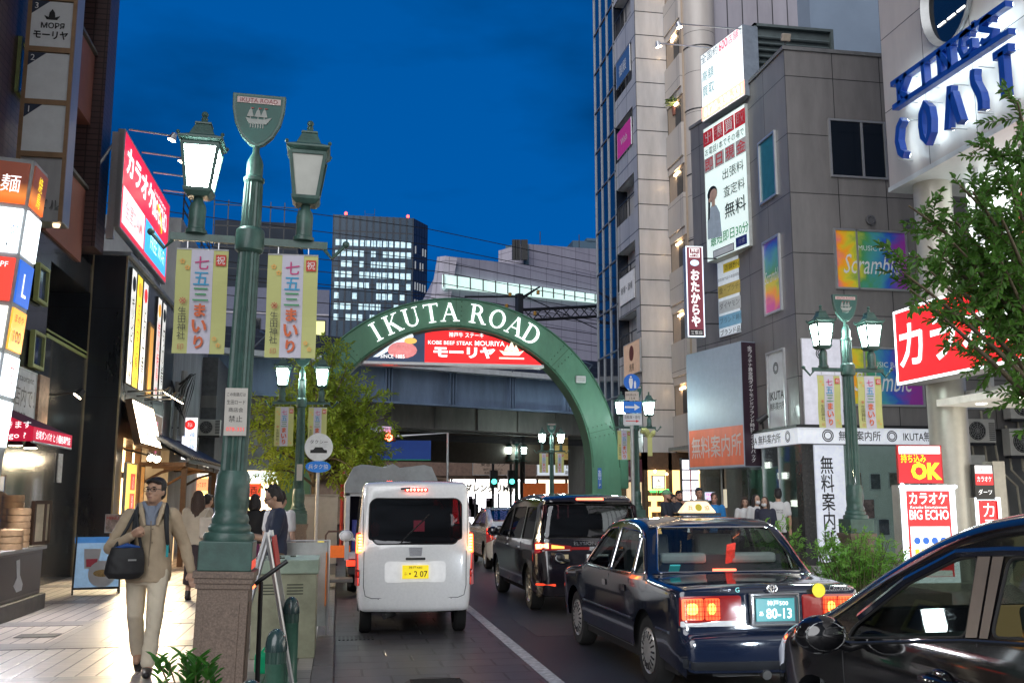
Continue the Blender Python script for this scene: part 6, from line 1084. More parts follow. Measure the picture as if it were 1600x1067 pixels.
wbd = thing('plywood_panel', 'tall beige plywood panel standing on the kerb by the street tree', 'panel', (-.42, 24.5, .13)); MB().bx(-.42, .42, 0, .06, 0.05, 1.62).build('board', mat('ply_beige', (.46, .40, .34), .6, var=.12), wbd); MB().bx(-.45, .45, -.02, .08, 1.62, 1.67).build('cap', mat('ply_edge', (.3, .26, .22), .6), wbd); MB().bx(-.05, .12, -.006, 0, .55, .6).build('yellow_tag', LY, wbd)
m = MB(); m.bx(-.45, -.41, -.1, .15, 0, .06); m.bx(.41, .45, -.1, .15, 0, .06); m.build('foot', DARKM, wbd)
ht = thing('hand_truck', 'platform hand truck with an orange panel parked at the kerb by the white van', 'hand truck', (.02, 18.6, .14)); m = MB(); m.tube([(-.22, .1, .1), (-.22, .12, .9), (-.17, .12, .97), (.17, .12, .97), (.22, .12, .9), (.22, .1, .1)], .018); m.build('handle', mat('brown_tube', (.12, .06, .05), .4), ht)
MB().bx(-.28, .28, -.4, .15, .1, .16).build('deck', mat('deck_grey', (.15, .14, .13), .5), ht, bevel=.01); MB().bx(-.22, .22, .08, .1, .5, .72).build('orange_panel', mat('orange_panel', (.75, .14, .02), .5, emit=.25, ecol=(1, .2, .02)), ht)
for x in (-.22, .22):
    for y in (-.35, .08): MB().lathe([(.05, -.018), (.05, .018)], (x, y, .05), 12, axis='X').build('wheel', RUBBER, ht)
# taxi stand sign
tsn = thing('taxi_stand_sign', 'white round taxi stand disc above a blue oval plate on a pole', 'sign', (-.42, 21.2, .13))
MB().lathe([(.035, 0), (.035, 2.5)], n=10).build('pole', ALU, tsn); MB().lathe([(.29, -.03), (.29, -.06)], (0, 0, 2.62), 28, axis='Y').build('disc', mat('disc_white', (.66, .68, .68), .4, emit=.1), tsn)
m = MB(); m.prism([(-.17, 2.50), (.17, 2.50), (.17, 2.56), (.11, 2.57), (.07, 2.62), (-.07, 2.62), (-.11, 2.57), (-.17, 2.56)], -.068, -.061); m.build('car_picture', LK, tsn); lettering([LK], tsn, [('タクシー', 0, 2.73, .08, 0, -.063, dict(w=.36))])
MB().prism([(.26 * math.cos(k * math.pi / 14), 2.22 + .12 * math.sin(k * math.pi / 14)) for k in range(28)], -.06, -.03).build('oval_plate', mat('oval_blue', (.01, .14, .5), .4, emit=.15, ecol=(.02, .3, 1)), tsn); lettering([IW], tsn, [('兵タク協', 0, 2.22, .1, 0, -.064, dict(w=.4, bold=.02))])
# no parking signs further back
nps = thing('no_parking_sign', 'small blue and white no parking signs on a red pole behind the taxi stand', 'sign', (.12, 30.0, 0)); MB().lathe([(.05, 0), (.05, 3)], n=8).build('pole', REDP, nps); MB().bx(.1, .5, -.03, 0, 2.2, 2.8).build('plate', WHITEP, nps); MB().lathe([(.17, -.03), (.17, -.05)], (.3, 0, 1.95), 18, axis='Y').build('blue_disc', mat('sign_blue_paint', (.02, .1, .4), .4), nps); m = MB(); m.tube([(.18, -.055, 2.07), (.42, -.055, 1.83)], .02, 4); m.build('slash', REDP, nps)
# pedestrian and one-way signs
ps = thing('road_sign_pole', 'grey pole of road signs with a blue pedestrian disc and blue one way arrow', 'road sign', (8.2, 27.4, .13))
MB().lathe([(.06, 0), (.055, 4.6)], n=12).build('pole', mat('pole_grey', (.35, .38, .38), .4, metal=.4), ps)
zz = at(988, 597, y=27.3).z - .13
MB().lathe([(.24, -.07), (.24, -.09)], (.0, 0, zz), 26, axis='Y').build('pedestrian_disc', mat('disc_blue', (.01, .10, .38), .35, emit=.15, ecol=(.02, .2, .9)), ps)
m = MB(); m.lathe([(.03, -.092), (.03, -.095)], (-.03, 0, zz + .15), 10, axis='Y'); m.prism([(-.08, zz + .11), (.02, zz + .11), (.03, zz), (.0, zz - .18), (-.06, zz - .18), (-.09, zz)], -.096, -.091); m.lathe([(.02, -.092), (.02, -.095)], (.09, 0, zz + .02), 10, axis='Y'); m.prism([(.06, zz), (.12, zz), (.12, zz - .17), (.06, zz - .17)], -.096, -.091); m.build('figure_symbol', IW, ps)
MB().bx(-.2, .2, -.08, -.06, zz - .52, zz - .27).build('time_plate', mat('plate_cream', (.55, .48, .42), .5), ps); MB().bx(-.27, .27, -.09, -.07, zz - .88, zz - .55).build('arrow_plate', mat('arrow_blue', (.01, .12, .45), .35, emit=.15, ecol=(.02, .25, 1)), ps)
MB().prism([(-.22, zz - .74), (.06, zz - .74), (.06, zz - .81), (.22, zz - .715), (.06, zz - .62), (.06, zz - .69), (-.22, zz - .69)], -.097, -.091).build('arrow', IW, ps)
MB().bx(-.27, .27, -.085, -.065, zz - 1.22, zz - .9).build('white_plate', WHITEP, ps); lettering([LK, IR], ps, [('自動車・原付', 0, zz - 1.0, .1, 0, -.088, dict(w=.46)), ('自転車を除く', 0, zz - .36, .07, 0, -.083, dict(w=.34)), ('13-4', 0, zz - .46, .07, 0, -.083)]); MB().prism([(-.2, zz - 1.12), (.1, zz - 1.12), (.1, zz - 1.15), (.2, zz - 1.11), (.1, zz - 1.07), (.1, zz - 1.1), (-.2, zz - 1.1)], -.09, -.086).build('red_arrow', IR, ps)
# menu easel and things by the black shop
ez = thing('menu_easel', 'blue lit menu easel with noodle bowl picture on black legs by the black shop', 'menu easel', (-3.92, 17.9, .13)); ez.rotation_euler = (0, 0, R(14))
M_ = Matrix.Rotation(R(-12), 4, 'X')
def tl(mb): mb.v = [tuple(M_ @ Vector(v)) for v in mb.v]; return mb
tl(MB().bx(-.36, .36, 0, .03, .12, .95)).build('panel', mat('easel_blue', (.30, .48, .66), .3, var=.35, scale=4, emit=.25, ecol=(.4, .65, .95)), ez); tl(MB().bx(-.37, .37, -.005, 0, .85, .95)).build('top_band', mat('easel_deep', (.05, .2, .5), .4, emit=.2, ecol=(.1, .4, 1)), ez)
m = MB(); m.lathe([(.22, -.012), (.22, -.02)], (.08, 0, .33), 22, axis='Y'); tl(m).build('bowl_picture', WHITEP, ez); m = MB(); m.sph((.08, -.024, .34), (.14, .008, .06)); tl(m).build('noodle_picture', mat('noodle', (.5, .34, .12), .5, var=.4, scale=20), ez); m = MB(); m.prism([(-.2, .42), (0, .42), (.05, .75), (-.22, .75)], -.012, -.005); tl(m).build('cup_picture', WHITEP, ez); m = MB(); m.prism([(-.17, .45), (-.02, .45), (0, .58), (-.18, .58)], -.018, -.012); tl(m).build('drink_picture', mat('berry', (.55, .06, .1), .5), ez)
m = MB(); [m.tube([(x, 0, 0), (x * .95, .2, .97)], .014, 6) for x in (-.36, .36)]; [m.tube([(x, .45, 0), (x * .95, .22, .9)], .014, 6) for x in (-.36, .36)]; m.tube([(-.36, -.01, .1), (.36, -.01, .1)], .018, 6); [m.tube([(x, 0, .05), (x, .45, .05)], .012, 6) for x in (-.36, .36)]; m.build('legs', BLACK, ez)
mc = sign('menu_card', 'small food photo card standing on top of the menu easel', 'menu card', (-3.75, 18.6, 1.27), .48, .32, .03, R(10), mat('card_photo', (.5, .38, .32), .5, var=.7, scale=9), fr=.012, texts=(('MENU', -.12, .09, .05, 0),), cols=(IR,))
rf2 = thing('black_rack', 'small black folding rack on the paving beyond the walking man', 'rack', (-2.55, 19.0, .13)); m = MB(); [m.tube([(x, 0, 0), (x + .1, .1, .6)], .012, 6) for x in (0, .35)]; [m.tube([(x + .2, .3, 0), (x + .1, .1, .6)], .012, 6) for x in (0, .35)]; [m.tube([(.05 + z * .15, z * .15, z), (.4 + z * .15, z * .15, z)], .01, 6) for z in (.15, .45)]; m.build('frame', BLACK, rf2)
bp2 = thing('queue_rail', 'steel queue rail beyond the woman in the cream top', 'rail', (-3.2, 27.0, .13)); m = MB(); m.tube([(-.9, 0, 0), (-.9, 0, .95), (1.2, 0, .95), (1.2, 0, 0)], .03); m.build('rail', ALU, bp2)
# ================================================================== plants
def leaf_mat(name, c, tr=.3):
    if name in _M: return _M[name]
    m = mat(name, c, .45, var=.45, scale=2.5); t = m.node_tree; b = t.nodes['Principled BSDF']; out = t.nodes['Material Output']
    tl_ = t.nodes.new('ShaderNodeBsdfTranslucent'); tl_.inputs[0].default_value = (c[0] * 1.6, c[1] * 1.7, c[2], 1); mx = t.nodes.new('ShaderNodeMixShader'); mx.inputs[0].default_value = tr
    t.links.new(b.outputs[0], mx.inputs[1]); t.links.new(tl_.outputs[0], mx.inputs[2]); t.links.new(mx.outputs[0], out.inputs[0]); return m
def leaf(mb, p, d, n, L_, w, fold=.25):
    d = d.normalized(); s_ = d.cross(n).normalized(); n = s_.cross(d)
    v = [p, p + d * L_ * .35 + s_ * w * .5 + n * fold * w, p + d * L_ * .75 + s_ * w * .38 + n * fold * w, p + d * L_, p + d * L_ * .75 - s_ * w * .38 + n * fold * w, p + d * L_ * .35 - s_ * w * .5 + n * fold * w]
    mb.add(v, [(0, 1, 2, 3), (0, 3, 4, 5)])
def rv(): return Vector((random.gauss(0, 1), random.gauss(0, 1), random.gauss(0, 1))).normalized()
def spray(mb, tw, p, d, n, L_, w, droop=.15, twig=.004, sp=None):
    """A twig with alternate leaves along it."""
    d = d.normalized(); pts = [p]; q = p.copy(); sp = sp or L_ * .45
    for k in range(n):
        d = (d + rv() * .12 - Vector((0, 0, droop * .25))).normalized(); q = q + d * sp; pts.append(q)
        sd = d.orthogonal().normalized(); sd.rotate(Matrix.Rotation(k * 2.4 + random.uniform(-.4, .4), 3, d))
        for sgn in (1, -1): leaf(mb, q, (d * .7 + sd * sgn * .8 - Vector((0, 0, droop))).normalized(), (Vector((0, 0, 1)) + rv() * .5), L_ * random.uniform(.75, 1.15), w * random.uniform(.8, 1.15))
    leaf(mb, q, d, Vector((0, 0, 1)) + rv() * .3, L_, w)
    tw.tube(pts, twig, 4)
def tree(name, label, loc, trunk_h, r0, limbs, nsp, leafL, leafW, nper, c, seed, crown=None, spl=None):
    random.seed(seed); t = thing(name, label, 'tree', loc); tw = MB(); lf_ = MB()
    tw.tube([(0, 0, 0), (.04, .02, trunk_h * .4), (-.03, .03, trunk_h * .8), (0, 0, trunk_h)], [r0 * 1.25, r0, r0 * .85, r0 * .75], 12); tr = tw
    tw2 = MB()
    for (a, b_, sag) in limbs:
        a, b_ = Vector(a), Vector(b_); mid = a.lerp(b_, .5) + Vector((0, 0, sag)); pts = []
        for k in range(9): u = k / 8; pts.append(a * (1 - u) ** 2 + mid * 2 * u * (1 - u) + b_ * u * u)
        tr.tube(pts, [r0 * .3 * (1 - .85 * k / 8) + .005 for k in range(9)], 8)
        for k in range(nsp):
            u = random.uniform(.22, 1); p = a * (1 - u) ** 2 + mid * 2 * u * (1 - u) + b_ * u * u; ax = (b_ - a).normalized()
            d = (ax * random.uniform(.2, 1) + rv() * .9 + Vector((0, 0, .15))).normalized(); spray(lf_, tw2, p, d, nper, leafL, leafW, sp=spl)
    tr.build('trunk', mat('bark', (.13, .10, .065), .8, var=.5, scale=12, bump=.6, bscale=30), t, smooth=60)
    tw2.build('twigs', mat('twig', (.08, .055, .03), .8), t); lf_.build('crown', c, t, weld=-1); return t
LG = leaf_mat('street_leaf', (.27, .34, .045), .45); LD = leaf_mat('dark_leaf', (.075, .175, .035), .4); LF = leaf_mat('fern_leaf', (.20, .42, .09), .4)
lm = []; random.seed(31)
for k in range(34):
    a = random.uniform(0, 6.283); r_ = random.uniform(.5, 1.85); z = random.uniform(2.6, 5.4); f = 1 - max(0, (z - 3.4)) / 3.2
    lm.append(((0, 0, random.uniform(1.7, 2.8)), (r_ * f * math.cos(a), r_ * f * math.sin(a), z - (.5 if r_ > 1.3 else 0)), .35))
lm += [((0, 0, 2.4), (1.75, -.2, 3.0), .3), ((0, 0, 2.3), (1.5, .3, 2.35), .2), ((0, 0, 2.4), (-1.35, 0, 3.2), .3), ((0, 0, 2.2), (-1.2, .2, 2.3), .2), ((0, 0, 3.0), (.35, 0, 5.3), 0), ((0, 0, 2.8), (1.3, 0, 3.9), .2), ((0, 0, 2.0), (1.2, -.3, 2.0), .2), ((0, 0, 2.5), (-.2, .1, 5.0), .1), ((0, 0, 3), (.9, .1, 4.6), .1), ((0, 0, 2.5), (1.7, 0, 3.6), .3), ((0, 0, 2.6), (1.5, .4, 3.3), .3), ((0, 0, 2.4), (1.7, -.4, 2.7), .3), ((0, 0, 2.6), (1.5, .1, 4.2), .3), ((0, 0, 2.6), (-1.4, -.2, 3.7), .3), ((0, 0, 2.4), (1.2, .2, 2.4), .3), ((0, 0, 2.9), (.7, -.2, 4.9), .1)]
tree('street_tree', 'leafy yellow green street tree before the left arch leg', (-.55, 25.6, .13), 2.6, .11, lm, 17, .16, .06, 7, LG, 12, spl=.085)
# big branchy tree at the right edge
T0 = Vector((8.4, 10.5, 0))
def rel(px, py, y): q = at(px, py, y=y) - T0; return (q.x, q.y, q.z - .13)
bl_ = []
for (px, py, y, sag) in ((1420, 322, 9.6, .25), (1432, 400, 9.6, .2), (1410, 425, 9.2, .15), (1422, 452, 9.0, .1), (1500, 290, 9.8, .3), (1560, 245, 10, .3), (1590, 160, 9.4, .3), (1490, 380, 9.4, .2), (1520, 345, 10, .2), (1560, 400, 9.3, .1), (1560, 330, 9.0, .2), (1592, 560, 9.5, -.1), (1450, 345, 10.2, .2), (1580, 290, 9.2, .2), (1500, 420, 10, .1), (1595, 210, 9.8, .2), (1520, 300, 9.5, .2), (1450, 385, 9.7, .2), (1565, 375, 9.8, .2), (1478, 332, 9.6, .2), (1585, 425, 9.6, .1), (1455, 425, 9.3, .1), (1525, 415, 9.7, .1)):
    e = rel(px, py, y); bl_.append(((0, 0, max(2.2, e[2] - 1.3)), e, sag))
for k in range(8): a = random.uniform(-1.2, 1.9); bl_.append(((0, 0, random.uniform(2.4, 3.6)), (1.6 * math.cos(a), 1.6 * math.sin(a), random.uniform(3.8, 5.4)), .3))
tree('roadside_tree', 'dark green broad leafed tree reaching in from the right edge', (T0.x, T0.y, .13), 3.6, .12, bl_, 15, .10, .05, 10, LD, 3, spl=.042)
def bush(name, label, loc, w, d, h, n, L_, W_, c, seed, cat='bush', nper=6):
    random.seed(seed); t = thing(name, label, cat, loc); lf_ = MB(); tw = MB()
    for k in range(n):
        x, y = random.uniform(-w, w), random.uniform(-d, d); top = h * random.uniform(.55, 1.0) * (1 - .25 * (x / w) ** 2); b = Vector((x * .5, y * .5, 0)); e = Vector((x, y, top))
        tw.tube([b, b.lerp(e, .5) + rv() * .05, e], [.012, .008, .004], 5)
        for j in range(5): p = b.lerp(e, random.uniform(.25, 1)); spray(lf_, tw, p, (rv() + Vector((0, 0, .3))), nper, L_, W_, sp=L_ * .5, twig=.003)
    tw.build('stems', mat('stem_green', (.08, .09, .03), .7), t); lf_.build('leaves', c, t, weld=-1); return t
bush('roadside_bush', 'feathery green bush in front of the right lamp pedestal', (7.75, 14.3, .2), .75, .45, 1.05, 60, .07, .026, LF, 41)
bush('roadside_bush', 'taller light green bush behind the parked taxi rear window', (6.95, 15.6, .2), .4, .4, 1.25, 30, .07, .026, LF, 43)
MB_ = MB(); MB_.bx(6.5, 9.0, 13.8, 16.2, .13, .32); tag(MB_.build('planter_kerb', STONE, bevel=.02), 'low stone planter edge under the roadside bushes', 'planter')
random.seed(17); fp = thing('foreground_plant', 'bright glossy leafed plant in a pot at the bottom edge', 'plant', (-.76, 6.1, .13)); lf_ = MB(); tw = MB()
for k in range(26):
    a = random.uniform(0, 6.28); r_ = random.uniform(.02, .26); top = Vector((r_ * math.cos(a), r_ * math.sin(a), random.uniform(.38, .68))); tw.tube([(0, 0, .2), top], [.008, .004], 5)
    for j in range(8): a2 = j * 2.4; d = Vector((math.cos(a2), math.sin(a2), .75)); leaf(lf_, top - Vector((0, 0, .025 * (j % 4))), d, Vector((0, 0, 1)) + rv() * .2, random.uniform(.07, .11), .036)
lf_.build('leaves', leaf_mat('glossy_leaf', (.05, .19, .025), .25), fp, weld=-1); tw.build('stems', mat('stem_green', (.08, .09, .03), .7), fp); MB().lathe([(.16, 0), (.2, .28), (.18, .28), (.17, .22)], n=18).build('pot', TERRA, fp)
# ================================================================== vehicles
def chaikin(P, n=2, closed=False):
    for _ in range(n):
        Q = []
        m = len(P)
        for i in range(m if closed else m - 1):
            a, b = P[i], P[(i + 1) % m]; Q += [(a[0] * .75 + b[0] * .25, a[1] * .75 + b[1] * .25), (a[0] * .25 + b[0] * .75, a[1] * .25 + b[1] * .75)]
        P = Q if closed else [P[0]] + Q + [P[-1]]
    return P
def rc(P, r=.05, n=4):
    """A polygon with its corners rounded to radius about r."""
    Q = []
    for i in range(len(P)):
        p = Vector(P[i]); a = Vector(P[i - 1]) - p; b = Vector(P[(i + 1) % len(P)]) - p; k = min(r, a.length * .45, b.length * .45); s0 = p + a.normalized() * k; s1 = p + b.normalized() * k
        for j in range(n + 1): t = j / n; Q.append(tuple(s0 * (1 - t) ** 2 + p * 2 * t * (1 - t) + s1 * t * t))
    return Q
def inside(p, poly):
    x, y = p; c = False; j = len(poly) - 1
    for i in range(len(poly)):
        (xi, yi), (xj, yj) = poly[i], poly[j]
        if (yi > y) != (yj > y) and x < (xj - xi) * (y - yi) / (yj - yi) + xi: c = not c
        j = i
    return c
def segd(p, poly):
    best = 9
    for i in range(len(poly)):
        a, b = Vector(poly[i]), Vector(poly[(i + 1) % len(poly)]); ab = b - a; t = max(0, min(1, (Vector(p) - a).dot(ab) / max(ab.length_squared, 1e-9))); best = min(best, (Vector(p) - a - ab * t).length)
    return best
def fill(outline, holes=(), extra=()):
    """Triangles filling a 2D outline less its holes, through the extra points."""
    V = []; E_ = []
    for lp in [outline] + list(holes):
        n = len(V); V += [Vector(p) for p in lp]; E_ += [(n + i, n + (i + 1) % len(lp)) for i in range(len(lp))]
    V += [Vector(p) for p in extra if inside(p, outline) and segd(p, outline) > .012 and not any(inside(p, h) or segd(p, h) < .012 for h in holes)]
    r = delaunay_2d_cdt(V, E_, [], 0, 1e-5); vs = r[0]; fs = []
    for f in r[2]:
        c = sum((vs[i] for i in f), Vector((0, 0))) / len(f)
        if inside(c, outline) and not any(inside(c, h) for h in holes): fs.append(tuple(f))
    return [tuple(v) for v in vs], fs
def rrect(x0, x1, y0, y1, r, n=4):
    P = []
    for cx, cy, a in ((x1 - r, y1 - r, 0), (x0 + r, y1 - r, 90), (x0 + r, y0 + r, 180), (x1 - r, y0 + r, 270)): P += [(cx + r * math.cos(R(a + 90 * k / n)), cy + r * math.sin(R(a + 90 * k / n))) for k in range(n + 1)]
    return P
class Car:
    def __init__(s, name, label, cat, loc, rz, W, L_, belt, prof, paint, tint, wheels, rad=.30, zs=.24, r=.07, crown=.03, tumble=.22, taper=(.12, .16), tlen=(.35, .7), group=None):
        s.t = thing(name, label, cat, loc, rz, group); s.W, s.L, s.belt, s.tum, s.r, s.cr, s.zs, s.paint, s.tint = W, L_, belt, tumble, r, crown, zs, paint, tint; s.taper, s.tlen = taper, tlen
        P = chaikin(prof, 3); s.P = []
        for i in range(len(P) - 1):   # resample
            a, b = Vector(P[i]), Vector(P[i + 1]); n = max(1, int((b - a).length / .07)); s.P += [a.lerp(b, k / n) for k in range(n)]
        s.P.append(Vector(P[-1])); s.N = []; s.S = [0]
        for i, p in enumerate(s.P):
            d = (s.P[min(i + 1, len(s.P) - 1)] - s.P[max(0, i - 1)]).normalized(); s.N.append(Vector((d.y, -d.x)) * -1 if False else Vector((-d.y, d.x)))
            if i: s.S.append(s.S[-1] + (p - s.P[i - 1]).length)
        # outward: profile runs front -> top -> rear, i.e. towards -y on the roof: normal (-dz, dy) must point up
        if s.N[len(s.N) // 2].y < 0: s.N = [-n for n in s.N]
        s.wheels, s.rad = wheels, rad
    def hw(s, y, z):
        w = s.W
        if z > s.belt: w -= (z - s.belt) * s.tum
        else: w -= max(0, .45 - z) * .12 + (s.belt - z) * .03
        a, b = s.tlen
        if y < a: w -= s.taper[0] * ((a - y) / a) ** 2
        if y > s.L - b: w -= s.taper[1] * ((y - s.L + b) / b) ** 2
        return w
    def prof_at(s, S_):
        S_ = max(0, min(s.S[-1], S_)); lo = 0
        for i in range(len(s.S) - 1):
            if s.S[i] <= S_: lo = i
        f = (S_ - s.S[lo]) / max(1e-6, s.S[lo + 1] - s.S[lo]); return s.P[lo].lerp(s.P[lo + 1], f), s.N[lo].lerp(s.N[lo + 1], f).normalized()
    def band(s, S_, u, e=0):
        p, n = s.prof_at(S_); q = p - n * (s.r + s.cr); w = s.hw(q.x, q.y); x = u * w; d = abs(x) - (w - s.r); drop = s.cr * u * u
        if d > 0: drop += s.r - math.sqrt(max(0, s.r * s.r - d * d))
        p = p - n * (drop - e); return Vector((x, p.x, p.y))
    def s_of(s, z, rear=True):
        rng = range(len(s.P) - 1, 0, -1) if rear else range(len(s.P) - 1)
        for i in rng:
            j = i - 1 if rear else i + 1
            a, b = s.P[i].y, s.P[j].y
            if a <= z <= b and b > a: return s.S[i] + (s.S[j] - s.S[i]) * (z - a) / (b - a)
        return s.S[-1] if rear else 0
    def s_of_y(s, y):  # along the top
        return min(range(len(s.P)), key=lambda i: abs(s.P[i].x - y) - (s.P[i].y > s.belt * .9) * 5) and s.S[min(range(len(s.P)), key=lambda i: abs(s.P[i].x - y) - (s.P[i].y > s.belt * .85) * 5)]
    def shell(s, side_windows, band_windows):
        ins = [p - n * (s.r + s.cr) for p, n in zip(s.P, s.N)]; out = [tuple(p) for p in ins]
        ra = s.rad + .055; bot = []
        for yw in sorted(s.wheels): bot += [(yw + ra * 1.0 * math.cos(R(180 - k * 12)), max(s.zs, s.rad + ra * math.sin(R(180 - k * 12)))) for k in range(16) if s.rad + ra * math.sin(R(180 - k * 12)) > s.zs - .001]
        poly = out + [(out[-1][0] + .02, s.zs)] + bot + [(out[0][0] - .02, s.zs)]
        if out[-1][1] <= s.zs: poly = out[:-1] + [(out[-1][0], s.zs)] + bot + [(out[0][0], s.zs)]
        ex = [(y * .11 + .03, z * .09 + s.zs) for y in range(int(s.L / .11) + 1) for z in range(20)]
        vs, fs = fill(poly, side_windows, ex); m = MB()
        for sg in (-1, 1): m.add([(sg * s.hw(y, z), y, z) for y, z in vs], [f if sg > 0 else f[::-1] for f in fs])
        us = [-1, -.985, -.965, -.93, -.88, -.8, -.6, -.4, -.2, 0, .2, .4, .6, .8, .88, .93, .965, .985, 1]
        rect = [(-1, S_) for S_ in s.S] + [(u, s.S[-1]) for u in us[1:-1]] + [(1, S_) for S_ in reversed(s.S)] + [(u, s.S[0]) for u in reversed(us[1:-1])]
        vs, fs = fill(rect, band_windows, [(u, S_) for u in us[1:-1] for S_ in s.S[1:-1]])
        m.add([s.band(v[1], v[0]) for v in vs], fs)
        b = m.build('body', s.paint, s.t, smooth=38, weld=.002)
        return b
    def side_patch(s, name, poly, m, e=.004, sides=(-1, 1), parent=None):
        vs, fs = fill(poly, (), [(y * .09, z * .07) for y in range(60) for z in range(28)]); o = None
        for sg in sides: o = MB().add([(sg * (s.hw(y, z) + e), y, z) for y, z in vs], fs).build(name, m, parent or s.t, smooth=40)
        return o
    def band_patch(s, name, poly, m, e=.004, parent=None):
        us = [k / 12 for k in range(-12, 13)] + [.94, .97, -.94, -.97]; vs, fs = fill(poly, (), [(u, S_) for u in us for S_ in s.S]); return MB().add([s.band(v[1], v[0], e) for v in vs], fs).build(name, m, parent or s.t, smooth=40)
    def rear_patch(s, name, poly_xz, m, e=.005, parent=None):
        """poly in (x metres, z) laid on the tail."""
        def uz(x, z): S_ = s.s_of(z); p, n = s.prof_at(S_); return (x / s.hw(p.x, z), S_)
        return s.band_patch(name, [uz(*p) for p in poly_xz], m, e, parent)
    def strip(s, name, pts, w, m, e=.003, sides=(-1, 1), parent=None):
        for sg in sides: o = MB().tube([(sg * (s.hw(y, z) + e - w * .5), y, z) for y, z in pts], w, 6).build(name, m, parent or s.t)
        return o
    def glass(s, side_windows, band_windows, names=('side_window', 'window')):
        for w in side_windows: s.side_patch(names[0], w, s.tint, -.012)
        for w in band_windows: s.band_patch(names[1], w, s.tint, -.012)
        for w in side_windows: s.strip('window_seal', w + [w[0]], .008, s.trim if hasattr(s, 'trim') else RUBBER, 0)
        for w in band_windows: MB().tube([s.band(p[1], p[0], 0) for p in w + [w[0]]], .009, 6).build('window_seal', s.trim if hasattr(s, 'trim') else RUBBER, s.t)
    def under(s, top=None):
        m = MB(); w = s.W - .10; m.bx(-w, w, .35, s.L - .95, s.zs - .02, (top or s.belt - .16)); m.bx(-w * .7, w * .7, .12, .35, s.zs, s.belt - .3); m.bx(-w * .6, w * .6, s.L - .95, s.L - .3, s.zs, s.belt - .35); m.build('cabin_floor', mat('cabin_dark', (.010, .010, .011), .8), s.t)
    def wheel(s, rim, spokes=7, tw=.19, rr=.62):
        k = s.rad
        for y in s.wheels:
            for sg in (-1, 1):
                x = sg * (s.hw(y, k) - .015); o = MB().lathe([(k * .62, -tw), (k * .9, -tw), (k, -tw + .03), (k, -.03), (k * .93, 0), (k * .70, .002), (k * .64, -.01)], n=32, axis='X', cap=False).build('wheel', RUBBER, s.t, smooth=40); o.location = (x, y, k); o.scale = (sg, 1, 1)
                m = MB(); m.lathe([(k * .66, -.0), (k * .62, -.012), (k * .60, -.05)], n=32, axis='X', cap=False); m.lathe([(k * .6, -.055), (k * .3, -.05)], n=32, axis='X')
                if spokes > 0:
                    m.lathe([(k * .17, -.03), (k * .15, -.0), (k * .06, .004)], n=16, axis='X')
                    for j in range(spokes):
                        a = 2 * math.pi * j / spokes; p0 = (k * .12 * math.cos(a), k * .12 * math.sin(a)); p1 = (k * .63 * math.cos(a), k * .63 * math.sin(a)); n = (-math.sin(a), math.cos(a)); w0, w1 = k * .065, k * .085
                        v = [(-.02 + dx, p[0] + n[0] * w * q, p[1] + n[1] * w * q) for dx in (0, -.03) for p, w, q in ((p0, w0, 1), (p0, w0, -1), (p1, w1, -1), (p1, w1, 1))]; v = [(x_ + (.012 if i in (0, 1) else 0), a_, b_) for i, (x_, a_, b_) in enumerate(v)]; m.add(v, [(0, 1, 2, 3), (7, 6, 5, 4), (0, 4, 5, 1), (1, 5, 6, 2), (2, 6, 7, 3), (3, 7, 4, 0)])
                else:
                    m.lathe([(k * .62, -.012), (k * .5, .006), (k * .3, .012), (k * .1, .008)], n=32, axis='X')
                m.build('rim', rim, o, smooth=40)
                if spokes <= 0:
                    h = MB()
                    for j in range(18): a = 2 * math.pi * j / 18; h.tube([(.008, k * .36 * math.cos(a), k * .36 * math.sin(a)), (.002, k * .55 * math.cos(a), k * .55 * math.sin(a))], k * .032, 5)
                    h.build('hub_slots', BLACK, o)
    def mirror(s, y, z, m, sides=(-1, 1), sz=(.11, .075, .085)):
        for sg in sides:
            x = sg * (s.hw(y, z) + sz[0] + .03); o = MB().sph((0, 0, 0), sz, n=16, m=10).tube([(-sg * sz[0] * .6, 0, -sz[2] * .5), (-sg * (sz[0] + .06), .01, -sz[2] * .8)], .025, 8).build('door_mirror', m, s.t, smooth=60); o.location = (x, y, z)
            MB().prism([(math.cos(k * .314) * sz[0] * .8, math.sin(k * .314) * sz[2] * .75) for k in range(20)], -sz[1] * .66, -sz[1] * .6).build('mirror_glass', mat('mirror_silver', (.6, .62, .62), .03, metal=1, var=0), o)
def on(car, x, y, z): return Vector((x, y, z))
def red_lamp(k): return glow('tail_%d' % int(k * 10), (1, .05, .02), k)
AMB = glow('amber_core', (1, .42, .06), 6); TAILD = mat('tail_dark', (.16, .008, .008), .15, coat=.6, emit=.12, ecol=(.6, .01, .01)); CHROME = mat('chrome', (.75, .76, .78), .08, metal=1, var=0)
def paint_(name, c, rough=.12): return mat(name, c, rough, var=.06, scale=30, coat=1, spec=.5)
def plate(car, x, z, y, face, ink, lines, w=.33, h=.165, tilt=0):
    o = MB().bx(-w / 2, w / 2, -.006, .006, -h / 2, h / 2).build('number_plate', face, car.t, bevel=.004); o.location = (x, y, z); o.rotation_euler = (tilt, 0, 0); lettering([ink], o, [(a, b, c, d, 0, -.008, e) for a, b, c, d, e in lines], 'plate_lettering'); return o
